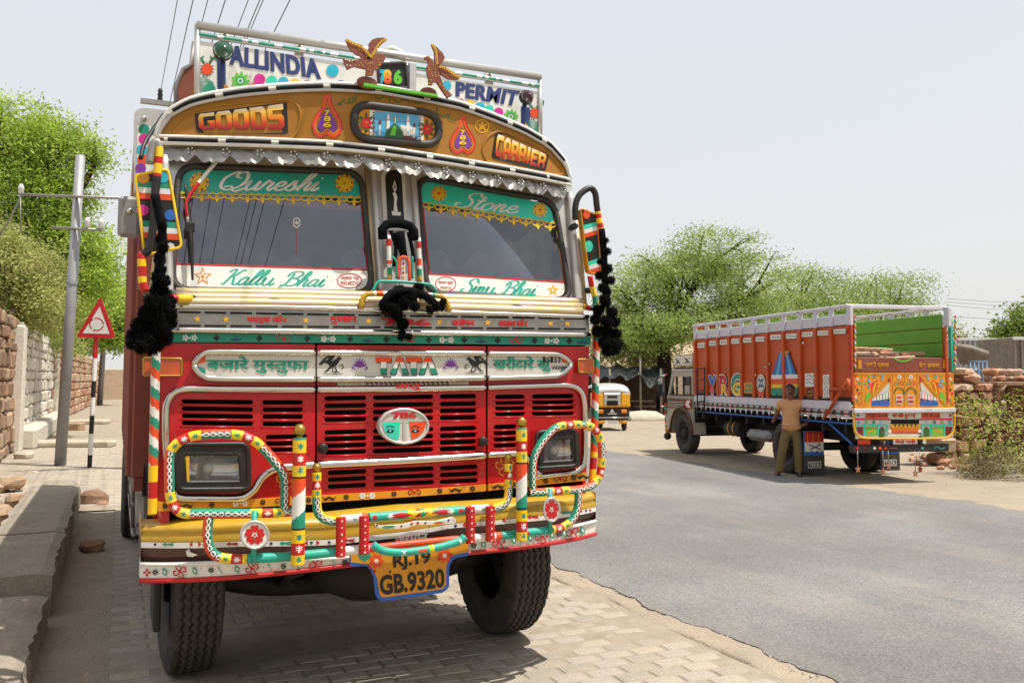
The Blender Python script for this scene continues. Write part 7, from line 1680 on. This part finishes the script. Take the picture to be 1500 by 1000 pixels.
a.poly([(1182, 570), (1194, 569), (1194, 583), (1183, 584)], 'brown', 1); a.stroke([(1184, 574), (1192, 573)], 1.2, 'amber_paint', 2, smooth=False); a.stroke([(1184, 579), (1192, 578)], 1.2, 'amber_paint', 2, smooth=False)
a.poly([(1206, 549), (1216, 548), (1215, 556), (1216, 565), (1215, 573), (1216, 582), (1206, 583), (1207, 574), (1206, 566), (1207, 557)], 'white', 1)
for k in range(4): a.ring((1211, 554 + k * 8), 2.6, .7, 'dark_green', 2, 10, ry=3)
for x, y in ((1171, 506), (1176, 502), (1193, 492), (1121, 537), (1126, 533), (1106, 549), (1218, 481), (1243, 463)): a.poly([(x - 2.5, y), (x, y - 1), (x, y + 2), (x - 2.5, y + 3)], 'green', 1); a.poly([(x, y - 1), (x + 2.5, y - 1.6), (x + 2.5, y + 1.2), (x, y + 2)], 'white', 1)
a.build('lettering', bdy)
# strut, ladder
mb = MB(); so_ = sd(-.07)
for q in ([(1207, 612), (1243, 556)], [(1216, 570), (1242, 569)], [(1243, 556), (1243, 572)]): mb.tube([so_(p) for p in q], .03, 't2_rust', 6)
mb.build('tail_strut', t2)
ld = MB()
for x in (1021.5, 1032): ld.tube([sd(-.1)((x, 538)), sd(-.1)((x, 612))], .017, 'black', 6)
for y in (540, 556, 572, 588, 603): ld.tube([sd(-.1)((1021.5, y)), sd(-.1)((1032, y - .5))], .014, 'black', 6)
ld.build('ladder', t2)
# chassis and running gear
mb = MB()
for x in (.6, 1.4): mb.box((x, LW_ / 2 + .5, .78), (.08, LW_ + 1.0, .2), 'dark_iron')
for y in (2.1, 6.76): mb.tube([(.1, y, .5), (BW - .1, y, .5)], .08, 'dark_iron', 8)
for k in range(9): mb.box((BW / 2, .3 + k * .7, .95), (BW - .2, .07, .14), 'dark_iron')
mb.build('chassis_frame', t2)
for (x, y) in ((.12, 6.76), (BW - .12, 6.76), (.1, 2.1), (.38, 2.1), (BW - .38, 2.1), (BW - .1, 2.1)): wheel(t2, (x, y, .5), .5, .25, -1 if x < 1 else 1, True)
q0, q1 = side((1090, 628)), side((1124, 648)); mb = MB(); mb.box((.22, (q0.y + q1.y) / 2, (q0.z + q1.z) / 2), (.4, abs(q0.y - q1.y), abs(q0.z - q1.z)), 'zinc', .08); mb.build('fuel_tank', t2)
mb = MB(); yy = side((1062, 622)).y; mb.tube([(.3, yy - .35, .72), (.3, yy + .35, .72)], .17, 'dark_iron', 14); mb.tube([(.3, yy - .1, .72), (.3, yy - .06, .72)], .178, 'amber_paint', 14); mb.tube([(.3, yy + .12, .72), (.3, yy + .16, .72)], .178, 'amber_paint', 14); mb.build('air_tank', t2)
for xm in (.18, BW - .18):
    mb = MB(); y_ = 1.42; mb.box((xm, y_, .62), (.42, .03, .46), 'blue', .004); fl_ = mb.build('mud_flap', t2)
    mb = MB(); mb.box((xm, y_ - .0, .24), (.44, .025, .34), 'rubber_far', .004); lo_ = mb.build('rubber_flap', fl_)
    a = Art(lambda q, xm=xm: Vector((xm + q[0], y_ - .016, q[1])), FR, .002)
    a.poly([(-.2, .64), (.2, .64), (.2, .84), (-.2, .84)], 'red', 0); a.poly([(-.2, .46), (.2, .46), (.2, .64), (-.2, .64)], 'white', 0); a.stroke([(-.18, .47), (-.12, .43), (-.06, .47), (0, .43), (.06, .47), (.12, .43), (.18, .47)], .03, 'blue', 1)
    for k in range(3): a.stroke([(-.14 + k * .12, .6), (-.14 + k * .12, .8)], .02, 'amber_paint', 1, smooth=False)
    a.stroke([(-.12, .6), (.14, .5)], .02, 'dark_iron', 1, smooth=False); a.stroke([(.14, .6), (-.1, .5)], .02, 'dark_iron', 2, smooth=False)
    a.poly([(-.14, .16), (.14, .16), (.14, .28), (-.14, .28)], 'white', 0, holes=[[(-.128, .172), (.128, .172), (.128, .268), (-.128, .268)]]); a.text('TATA', [(-.11, .255), (.11, .255), (.11, .185), (-.11, .185)], 'white', 1, .03)
    a.build('lettering', fl_)
# side facing flap with the same print at the near wheel
# cab
CY0, CY1 = LW_ + .08, LW_ + 1.62
mb = MB(); pr = [(CY0, .52), (CY0, 2.02), (CY1 - .35, 2.02), (CY1 - .1, 1.42), (CY1, 1.38), (CY1 + .02, .55)]
wy = 6.76; arch_ = [(wy + .62 * math.cos(t), .5 + .62 * math.sin(t)) for t in (math.pi * k / 12 for k in range(1, 12))]
outl = [(CY0, 2.0), (CY1 - .33, 2.0), (CY1 - .06, 1.42), (CY1, 1.36), (CY1 + .02, .52)] + [p for p in arch_ if CY0 + .03 < p[0] < CY1 - .02] + [(CY0, .52)]
win = [(CY0 + .12, 1.88), (CY1 - .42, 1.88), (CY1 - .2, 1.44), (CY0 + .12, 1.44)]
for x, nx in ((0.02, -1), (BW - .02, 1)):
    plate(mb, lambda q, x=x: Vector((x, q[0], q[1])), [outl, win], (nx, 0, 0), .02, -.02, 't2_cab')
mb.box((BW / 2, (CY0 + CY1 - .33) / 2, 2.03), (BW + .04, CY1 - .3 - CY0, .08), 't2_cab', .03); mb.box((BW / 2, CY1 - .01, .95), (BW - .06, .06, .82), 't2_cab', .02); mb.box((BW / 2, CY0 + .03, 1.3), (BW - .08, .04, 1.4), 'interior')
mb.box((BW / 2, (CY0 + CY1) / 2, 1.38), (BW - .1, CY1 - CY0 - .2, .05), 'interior'); cb = mb.build('cab', t2)
mb = MB(); mb.grid([[Vector((x, CY1 - .08, 1.42)) for x in (.06, BW - .06)], [Vector((x, CY1 - .34, 1.98)) for x in (.06, BW - .06)]], 'far_glass', False); mb.build('windscreen', cb)
mb = MB()
for y in (CY0 + .12, CY0 + .52, CY1 - .62): mb.box((.0, y, 1.66), (.05, .035, .46), 'shack_wood', .005)
mb.box((.0, CY0 + .85, 1.66), (.04, .4, .02), 'silver_paint'); mb.box((0, (CY0 + CY1) / 2 - .1, 1.43), (.05, CY1 - CY0 - .2, .03), 'shack_wood'); mb.build('window_frame', cb)
mb = MB(); gy0, gy1 = CY0 + .14, CY0 + .5
for k in range(11):
    t = gy0 + (gy1 - gy0) * k / 10; mb.tube([(.01, t, 1.45), (.01, min(gy1, t + .2), 1.45 + min(.2, gy1 - t))], .006, 'silver_paint', 4); mb.tube([(.01, t, 1.45), (.01, max(gy0, t - .2), 1.45 + min(.2, t - gy0))], .006, 'silver_paint', 4)
mb.box((.012, (gy0 + gy1) / 2, 1.77), (.02, gy1 - gy0, .22), 'black'); mb.build('window_grille', cb)
mb = MB(); mb.box((-.005, (CY0 + CY1) / 2, 1.22), (.04, CY1 - CY0 - .1, .24), 'brown', .005); dr = mb.build('door_band', cb)
a = Art(lambda q: Vector((-.026, q[0], q[1])), (-1, 0, 0), .002); a.poly([(CY0 + .05, 1.11), (CY0 + .3, 1.11), (CY0 + .42, 1.22), (CY0 + .3, 1.33), (CY0 + .05, 1.33), (CY0 + .17, 1.22)], 'orange'); a.poly([(CY0 + .1, 1.14), (CY0 + .28, 1.14), (CY0 + .38, 1.22), (CY0 + .28, 1.3), (CY0 + .1, 1.3), (CY0 + .2, 1.22)], 'white', 1)
for z in (1.14, 1.19, 1.25): a.stroke([(CY0 + .5, z), (CY1 - .12, z)], .016, 'off_white', 1, smooth=False)
a.build('painted_arrow', dr)
mb = MB(); mb.grid([[Vector((x, wy + .64 * math.cos(t), .5 + .64 * math.sin(t))) for x in (-.08, .3)] for t in (math.pi * k / 14 for k in range(15))], 't2_cab'); mb.tube([Vector((-.06, wy + .63 * math.cos(t), .5 + .63 * math.sin(t))) for t in (math.pi * k / 14 for k in range(15))], .03, 'brown', 6, ref=(1, 0, 0)); mb.build('wheel_arch', cb)
mb = MB(); mb.tube([(.0, CY1 - .02, 1.95), (-.18, CY1 + .06, 1.8), (-.2, CY1 + .06, 1.2), (.0, CY1 + .02, 1.1)], .02, lambda s_, a_, L_: ('red', 'white', 'green')[int(s_ / .06) % 3], 8, .02); mb.box((-.16, CY1 + .06, 1.55), (.14, .05, .34), 'black', .02); mb.tube([(-.22, CY1 + .06, 1.5), (-.22, CY1 + .06, 1.05)], .05, 'yarn', 6); mb.build('side_mirror', t2)
mb = MB(); mb.tube([(-.02, CY1 + .05, 1.2), (-.02, CY1 + .05, .62)], .025, lambda s_, a_, L_: ('orange', 'white', 'green')[int(s_ / .07) % 3], 8, .02); mb.box((BW / 2, CY1 + .1, .55), (BW, .16, .22), 'amber_paint', .04); mb.ball((.06, CY1 + .12, .36), .1, 'black', 1, 1, 1, 10, 6); mb.build('front_bumper', t2)
mb = MB(); c0 = CY0 + .1; c1 = CY1 - .35
mb.box((BW / 2, (c0 + c1) / 2, 2.1), (BW - .1, c1 - c0, .05), 'shack_wood'); 
for z in (2.16, 2.42): mb.tube([(.05, c0, z), (.05, c1, z), (BW - .05, c1, z), (BW - .05, c0, z)], .02, 'cream_metal', 6)
for y in (c0, (c0 + c1) / 2, c1): mb.tube([(.05, y, 2.1), (.05, y, 2.46)], .02, 'cream_metal', 6)
cr_ = mb.build('roof_carrier', cb)
mb = MB()
for y0, y1 in ((c0 + .04, (c0 + c1) / 2 - .04), ((c0 + c1) / 2 + .04, c1 - .04)): mb.box((.04, (y0 + y1) / 2, 2.28), (.02, y1 - y0, .22), 'white', .004)
cp2 = mb.build('carrier_panel', cr_)
a = Art(lambda q: Vector((.028, q[0], q[1])), (-1, 0, 0), .002)
for ym in ((c0 * 3 + c1) / 4, (c0 + c1 * 3) / 4): a.poly([(ym - .2, 2.2), (ym, 2.32), (ym + .16, 2.36), (ym + .05, 2.25), (ym + .2, 2.2), (ym, 2.22)], 'maroon'); a.disc((ym + .1, 2.22), .03, 'pink', 1, 8); a.disc((ym - .14, 2.33), .03, 'orange', 1, 8)
a.build('painted_bird', cp2)
# tail: painted gate, lamp frame, bumper beam
zc = lambda p: rear(p)
def rbox(x0, y0, x1, y1, d, m, name, par, yo=0., bev=.008):
    A_, B_ = rd(yo)((x0, y0)), rd(yo)((x1, y1)); mb = MB(); mb.box(((A_.x + B_.x) / 2, yo, (A_.z + B_.z) / 2), (abs(B_.x - A_.x), d, abs(A_.z - B_.z)), m, bev); return mb.build(name, par)
rbox(1243, 462, 1252, 541, .07, 'red', 'corner_post', t2, .0); rbox(1390, 467, 1396, 543, .07, 'turquoise', 'corner_post', t2, .0)
tb = rbox(1250, 523, 1392, 545, .05, 'rust_brown', 'tail_board', t2, .02)
a = Art(rd(-.01), FR, .003)
a.text('सबसे प्यारा', [(1267, 529), (1302, 529.5), (1302, 539), (1267, 539)], 'amber_paint', 0, .03); a.text('देश हमारा', [(1346, 530), (1376, 530), (1376, 539), (1346, 539)], 'amber_paint', 0, .03)
for x0 in (1257, 1381): a.poly([(x0, 527), (x0 + 5, 527), (x0 + 5, 540), (x0, 540)], 'amber_paint', 0)
a.ring((1323, 517), 16, 2, 'lime', 0, 14, ry=12, a0=.55, a1=2.6); a.build('lettering', tb)
tg = rbox(1249, 545.5, 1397, 598, .06, 't2_yellow', 'tail_gate', t2, .0)
a = Art(rd(-.032), FR, .003)
for x in (1263, 1308, 1325.5, 1344, 1388): a.stroke([(x, 547), (x, 597)], 1.6, 'amber_paint', 0, smooth=False)
for (xa, xb) in ((1265, 1304), (1386, 1347)):
    s_ = 1 if xb > xa else -1
    a.stroke([(xa, 594), (xb, 549)], 2.2, 'amber_paint', 2, smooth=False)
    a.poly([(xb - s_ * 1, 559), (xb - s_ * 2, 573), (xb - s_ * 20, 580)], 'off_white', 1); a.poly([(xb - s_ * 6, 553), (xb, 551), (xb, 562)], 'red', 1)
    a.poly([(xb - s_ * 26, 583), (xb - s_ * 1, 573), (xb - s_ * 1, 583), (xb - s_ * 27, 588)], 'white', 2); a.poly([(xb - s_ * 27, 587), (xb - s_ * 1, 584), (xb - s_ * 1, 594), (xb - s_ * 27, 594)], 'blue', 2)
    for k in range(6): a.stroke([(xb - s_ * (3 + k * 4.3), 574 + k * 1.5), (xb - s_ * (3 + k * 4.3), 588)], 1.0, 'orange' if k % 2 else 'black', 3, smooth=False)
    for k in range(4): a.stroke([(xa + s_ * (11 + k * 3), 577 - k), (xa + s_ * (14 + k * 3), 561 + k), (xa + s_ * (20 + k), 558 + k * 2)], 1.2, 'sun_yellow' if k % 2 else 'orange', 1)
    a.poly([(xa + s_ * 2, 590), (xa + s_ * 3, 578), (xa + s_ * 8, 573), (xa + s_ * 10, 579), (xa + s_ * 6, 588)], 'lime', 1)
    rr2 = random.Random(4)
    for k in range(16): x = xa + s_ * rr2.uniform(0, 34); y = 549 + rr2.uniform(0, .55) * abs(xb - x); a.disc((x, min(590, y)), 1.9, rr2.choice(('red', 'white', 'sky_blue', 'lime', 'orange')), 1, 8)
for x in (1256, 1392):
    for k in range(9): a.disc((x + (k % 3 - 1) * 2.6, 550 + k * 5.2), 1.8, ('red', 'white', 'green', 'orange', 'black')[k % 5], 1, 8)
for x in (1317, 1334):
    a.disc((x, 552), 3, 'white', 1, 10); a.disc((x, 552), 1.3, 'green', 2, 8); a.ring((x - 3.5, 561), 2.6, .9, 'green', 1, 10); a.ring((x + 3.5, 561), 2.6, .9, 'red', 1, 10)
    a.ring((x, 577), 7.5, 1.7, 'dark_green', 1, 14, ry=9, a0=3.14, a1=6.283); a.poly([(x - 5, 578), (x + 5, 578), (x + 4, 592), (x - 4, 592)], 'off_white', 1); a.poly([(x - 4, 580), (x + 4, 580), (x + 3, 584), (x - 3, 584)], 'orange', 2); a.poly([(x - 3.5, 586), (x + 3.5, 586), (x + 4, 590), (x - 4, 590)], 'red', 2)
a.stroke([(1249, 546.5), (1397, 547)], 2, 'amber_paint', 3, smooth=False); a.build('painted_panel', tg)
rbox(1249, 598.5, 1398, 603, .1, 't2_white', 'tail_rail', t2, -.02)
lf = rbox(1252, 604, 1396, 640, .03, 'off_white', 'lamp_panel', t2, .02)
mb = MB(); yf = rd(-.03); mb.tube([yf(p) for p in ((1250.5, 604), (1250.5, 622), (1252, 632), (1258, 639), (1268, 641.5), (1320, 642), (1380, 641.5), (1391, 638.5), (1396.5, 631), (1398, 620), (1398, 604))], .018, 'yellow', 8, .06); mb.build('lamp_frame', t2)
a = Art(rd(-.0), FR, .003)
a.poly([(1253, 612.5), (1305, 613), (1305, 615), (1253, 614.5)], 'red', 1); a.poly([(1346, 613), (1395, 612.5), (1395, 614.5), (1346, 615)], 'red', 1)
a.poly([(1268, 604.5), (1301, 604.5), (1301, 612), (1268, 612)], 'orange', 1); a.text('SPEED 40 KM', [(1270, 605.5), (1299, 605.5), (1299, 611), (1270, 611)], 'maroon', 2, .03)
a.poly([(1350, 604.5), (1377, 604.5), (1377, 612), (1350, 612)], 'orange', 1); a.text('NP2 RR 328', [(1351, 605.5), (1376, 605.5), (1376, 611), (1351, 611)], 'maroon', 2, .03)
a.text('माँ की दुआएं', [(1307, 604.5), (1341, 604.5), (1341, 613), (1307, 613)], 'red', 2, .04)
a.poly([(1305, 614), (1346, 614), (1346, 621), (1305, 621)], 'void', 1); a.poly([(1303, 621), (1348, 621), (1344, 634), (1307, 634)], 'sunset_paint', 1)
for k in range(6): a.poly([(1309 + k * 6, 621.5), (1313 + k * 6, 621.5), (1311 + k * 6, 625)], 'void', 2)
for c in ((1303, 631), (1347, 631)): a.disc(c, 2.6, 'white', 2, 10)
a.stroke([(1301, 637), (1348, 637)], 2, 'white', 2, smooth=False)
for s_, xa in ((1, 1253), (-1, 1396)):
    for k, c in enumerate(('sky_blue', 'lime', 'green', 'pale_blue')): a.disc((xa + s_ * (5 + k * 11), 618), 2.3, c, 1, 8)
    a.stroke([(xa, 622), (xa + s_ * 47, 622)], 1.7, 'turquoise', 2, smooth=False)
    for q in (13, 33, 46): a.stroke([(xa + s_ * q, 622), (xa + s_ * q, 639)], 1.7, 'turquoise', 2, smooth=False)
    a.poly([(xa + s_ * 1, 625), (xa + s_ * 11, 625), (xa + s_ * 11, 638), (xa + s_ * 4, 634)], 'dark_red', 1); a.poly([(xa + s_ * 15, 625), (xa + s_ * 31, 625), (xa + s_ * 31, 637), (xa + s_ * 15, 637)], 'lime', 1); a.stroke([(xa + s_ * 18, 634), (xa + s_ * 28, 628)], 3, 'amber_paint', 2, smooth=False); a.poly([(xa + s_ * 35, 639), (xa + s_ * 35, 629), (xa + s_ * 39, 624), (xa + s_ * 43, 629), (xa + s_ * 43, 639)], 'dark_green', 1)
    a.disc((xa + s_ * 4, 608), 2, 'green' if s_ > 0 else 'red', 1, 8)
a.build('lettering', lf)
pk = rbox(1308, 643, 1344, 650, .015, 'white', 'name_plate', t2, .0)
a = Art(rd(-.01), FR, .003); a.text('मेमो रानी', [(1311, 644), (1341, 644), (1341, 649.5), (1311, 649.5)], 'red', 0, .04); a.build('lettering', pk)
rbox(1256, 643, 1275, 651, .02, 'orange', 'plate', t2, .05); rbox(1297, 643, 1308, 651, .02, 'navy', 'plate', t2, .05)
bm_ = rbox(1246, 652, 1387, 660, .12, 'black', 'rear_beam', t2, .05)
a = Art(rd(-.012), FR, .003)
for x, c in ((1256, 'red'), (1266, 'dark_red'), (1281, 'off_white'), (1289, 'orange'), (1297, 'red'), (1351, 'teal')): a.disc((x, 656), 2.4, c, 0, 8)
a.stroke([(1302, 656), (1314, 656)], 1.4, 'red', 0, smooth=False); a.stroke([(1368, 656), (1373, 654), (1378, 657), (1384, 655)], 2, 'green', 0); a.build('painted_dot', bm_)
# rope twists at the corners
for x in (1252.5, 1399):
    mb = MB(); mb.tube([rd(-.05)((x, y)) for y in (462, 480, 500, 520, 541)], .018, lambda s_, a_, L_: ('red', 'white', 'green', 'sun_yellow')[int((s_ + a_ * .02) / .05) % 4], 8, .025); mb.build('striped_rope', t2)
# hanging stars, swinging free
for k, (x, y0, y1, c) in enumerate(((1256, 660, 687, 'hanging pink star at the near corner of the tail beam'), (1293, 660, 690, 'hanging pink star under the middle of the tail beam'), (1301, 660, 682, 'short hanging chain star beside the mud flap'), (1340, 660, 693, 'low pink star hanging right of the rubber flap'), (1347, 660, 687, 'dark red star hanging beside the low pink star'))):
    tq, bq = rd(-.03)((x, y0)), rd(-.03)((x, y1)); wq = T2L + rt * tq.x + fw * tq.y + Vector((0, 0, tq.z)); e = empty('hanging_star', wq, c, 'star ornament', 'stars hung under the lorry tail', T2R, True)
    mb = MB(); mb.tube([(0, 0, 0), (0, 0, bq.z - tq.z)], .008, 'zinc', 4); mb.build('chain', e)
    mb = MB(); plate(mb, lambda q: Vector((q[0], 0, q[1] + bq.z - tq.z)), [[((.06 if i % 2 == 0 else .025) * math.sin(i * math.pi / 5), (.075 if i % 2 == 0 else .032) * math.cos(i * math.pi / 5)) for i in range(10)]], FR, .01, -.01, 'sandstone1' if k != 4 else 'dark_red'); mb.build('star', e)
# stone slabs loaded in the back
rs = random.Random(8)
for i in range(30):
    x = rs.uniform(.25, BW - .55); y = rs.uniform(.15, 1.6); lv = i // 10; s_ = rs.uniform(.3, .6); z0 = rear((1300, 524)).z - .01 + lv * .085
    p = T2L + rt * x + fw * y + Vector((0, 0, z0)); o = rock_mesh((s_, s_ * .7, rs.uniform(.06, .1)), 'sandstone%d' % rs.choice((0, 2, 3)), rs, 'stone_slab', None, tuple(p), rs.uniform(-.4, .4), .12, .2); tag(o, 'rough sandstone slab loaded in the back of the orange lorry', 'stone slab', 'stone slabs in the orange lorry')
mb = MB(); mb.box((BW / 2, LW_ / 2, (z_bot + rear((1300, 524)).z) / 2), (BW - .25, LW_ - .5, rear((1300, 524)).z - z_bot - .06), 'sandstone3', .03); mb.build('load_base', t2)

# ------------------------------------------------------------------ the man by the lorry
mp = Vector((11.56, 13.42, -.03)) + cr * .17; man = empty('person', mp, 'man in tan t-shirt and khaki trousers standing against the orange lorry', 'person', None, math.radians(-38), True)
def skin(name, pts, edges, parent, matn, sub=2, root=0):
    me = bpy.data.meshes.new(name); me.from_pydata([p[0] for p in pts], edges, []); o = bpy.data.objects.new(name, me); COL.objects.link(o)
    md = o.modifiers.new('s', 'SKIN'); md.use_smooth_shade = True; ss = o.modifiers.new('u', 'SUBSURF'); ss.levels = ss.render_levels = sub
    for v, p in zip(me.skin_vertices[0].data, pts): v.radius = p[1] if isinstance(p[1], tuple) else (p[1], p[1])
    me.skin_vertices[0].data[root].use_root = True
    dg = bpy.context.evaluated_depsgraph_get(); m2 = bpy.data.meshes.new_from_object(o.evaluated_get(dg)); bpy.data.objects.remove(o)
    m2.materials.clear(); m2.materials.append(MATS[matn]); m2.polygons.foreach_set('use_smooth', [True] * len(m2.polygons)); n = bpy.data.objects.new(name, m2); COL.objects.link(n); n.parent = parent; return n
J = [((0, .02, .92), (.13, .1)), ((0, .02, 1.12), (.13, .09)), ((.0, .02, 1.34), (.15, .09)), ((0, .01, 1.45), (.06, .06)), ((-.005, -.01, 1.52), (.078, .085)), ((-.01, -.012, 1.60), (.092, .108)), ((-.01, .0, 1.68), (.088, .104)), ((-.01, .005, 1.72), (.05, .06)),
     ((.2, .02, 1.37), (.06, .06)), ((.37, .07, 1.2), (.046, .046)), ((.30, .02, 1.02), (.033, .036)), ((.25, -.03, .97), (.03, .04)), ((.2, -.07, .95), (.022, .03)),
     ((-.19, .02, 1.37), (.06, .06)), ((-.26, .12, 1.14), (.046, .046)), ((-.29, .27, 1.03), (.035, .038)), ((-.30, .35, 1.02), (.032, .04)), ((-.31, .42, 1.01), (.024, .03)),
     ((.09, .02, .84), (.1, .1)), ((.12, .0, .48), (.065, .065)), ((.13, .02, .1), (.042, .045)), ((.13, -.12, .03), (.04, .025)), ((.13, -.19, .025), (.035, .018)),
     ((-.09, .02, .84), (.1, .1)), ((-.16, -.0, .48), (.065, .065)), ((-.24, .02, .1), (.042, .045)), ((-.28, -.11, .03), (.04, .025)), ((-.3, -.18, .025), (.035, .018))]
E_ = [(0, 1), (1, 2), (2, 3), (3, 4), (4, 5), (5, 6), (6, 7), (2, 8), (8, 9), (9, 10), (10, 11), (11, 12), (2, 13), (13, 14), (14, 15), (15, 16), (16, 17), (0, 18), (18, 19), (19, 20), (20, 21), (21, 22), (0, 23), (23, 24), (24, 25), (25, 26), (26, 27)]
k = len(J)
for (wi, base, dirs) in ((11, Vector((.2, -.07, .95)), ((-.05, -.02, -.03), (-.055, -.01, -.012), (-.055, 0, .005), (-.045, .01, .02))), (16, Vector((-.31, .42, 1.01)), ((.02, .05, -.03), (.0, .06, -.03), (-.02, .06, -.03), (-.035, .05, -.03)))):
    for i, d in enumerate(dirs):
        J.append((tuple(base + Vector(d) * .5 + Vector((0, 0, .012 * (i - 1.5)))), (.0095, .0095))); J.append((tuple(base + Vector(d) * 1.1 + Vector((0, 0, .013 * (i - 1.5) - .008))), (.0085, .0085))); E_ += [(wi + 1, k), (k, k + 1)]; k += 2
    J.append((tuple(Vector(J[wi][0]) + Vector((0, -.03, .035))), (.011, .011))); E_ += [(wi, k)]; k += 1
bodyo = skin('body', J, E_, man, 'skin')
TR = [((0, .02, .97), (.148, .112)), ((0, .02, .9), (.155, .118)), ((.095, .02, .82), (.105, .11)), ((.12, .0, .48), (.088, .092)), ((.13, .02, .12), (.078, .085)), ((.13, .01, .045), (.082, .095)), ((-.095, .02, .82), (.105, .11)), ((-.165, .0, .48), (.088, .092)), ((-.235, .02, .12), (.078, .085)), ((-.245, .01, .045), (.082, .095))]
skin('trousers', TR, [(0, 1), (1, 2), (2, 3), (3, 4), (4, 5), (1, 6), (6, 7), (7, 8), (8, 9)], man, 'trousers', 2, 1)
SH = [((0, .02, .80), (.18, .135)), ((0, .02, .95), (.178, .135)), ((0, .02, 1.05), (.17, .13)), ((0, .015, 1.22), (.178, .125)), ((0, .015, 1.36), (.165, .105)), ((0, .012, 1.43), (.085, .075)), ((.2, .02, 1.37), (.085, .08)), ((.315, .05, 1.25), (.088, .082)), ((-.19, .02, 1.37), (.085, .08)), ((-.238, .075, 1.235), (.088, .082))]
skin('shirt', SH, [(0, 1), (1, 2), (2, 3), (3, 4), (4, 5), (4, 6), (6, 7), (4, 8), (8, 9)], man, 'shirt', 2, 2)
hv = [v.co for v in bodyo.data.vertices if v.co.z > 1.5]
def front(z, x=-.01): return min((v.y for v in hv if abs(v.z - z) < .03 and abs(v.x - x) < .05), default=-.08)
zt_h = max(v.z for v in hv); hw = max(abs(v.x + .01) for v in hv if v.z > 1.58); hb = max(v.y for v in hv if v.z > 1.6); hf = front(1.64); hc_y = (hb + hf) / 2; hr = (hb - hf) / 2
mb = MB(); rows = []
for i in range(11):
    u = i / 10; row = []
    for k in range(25):
        p = 2 * math.pi * k / 24; back = max(0, math.sin(p)); t = math.pi * .5 * u * (.72 + .5 * back + .16 * abs(math.cos(p))); jt = 1 + .03 * noise.noise((math.cos(p) * 5, math.sin(p) * 5, u * 9))
        row.append(Vector((-.01 + (hw + .012) * math.sin(t) * math.cos(p) * jt, hc_y + .008 + (hr + .012) * math.sin(t) * math.sin(p) * jt, zt_h - .075 + .09 * math.cos(t))))
    rows.append(row)
mb.grid(rows, 'hair'); mb.build('hair', man)
for sx in (-1, 1):
    ex = -.01 + sx * .034; ey = front(1.615, ex)
    mb = MB(); mb.ball((ex, ey + .004, 1.615), .0095, 'off_white', 1.2, .6, .55, 8, 5); mb.ball((ex, ey - .002, 1.615), .0065, 'black', 1, .5, 1, 6, 4); mb.build('eye', man)
    mb = MB(); mb.tube([(ex - .022, ey - .002, 1.638), (ex, ey - .004, 1.643), (ex + .02, ey + .002, 1.637)], .006, 'hair', 5); mb.build('eyebrow', man)
    mb = MB(); mb.ball((-.01 + sx * (hw - .0), hc_y + .01, 1.6), .03, 'skin', .4, .7, 1.1, 8, 6); mb.build('ear', man)
fy = front(1.55); mb = MB(); mb.tube([(-.048, fy + .008, 1.548), (-.01, fy - .006, 1.556), (.028, fy + .008, 1.548)], .009, 'hair', 6); mb.build('moustache', man)
mb = MB(); mb.tube([(-.034, fy + .006, 1.53), (-.01, fy - .004, 1.528), (.014, fy + .006, 1.53)], .006, 'dark_red', 6); mb.build('mouth', man)
fy = front(1.59); mb = MB(); mb.tube([(-.01, front(1.63) + .002, 1.63), (-.01, fy - .012, 1.59), (-.01, fy - .004, 1.572)], lambda t: .009 + .008 * t, 'skin', 8, .008); mb.build('nose', man)
for x, y in ((.13, -.06), (-.27, -.06)):
    mb = MB(); mb.box((x, y, .012), (.1, .27, .022), 'sandal', .008); mb.tube([(x - .045, y - .05, .03), (x, y - .06, .06), (x + .045, y - .05, .03)], .012, 'sandal', 6, flat=2); mb.build('sandal', man)
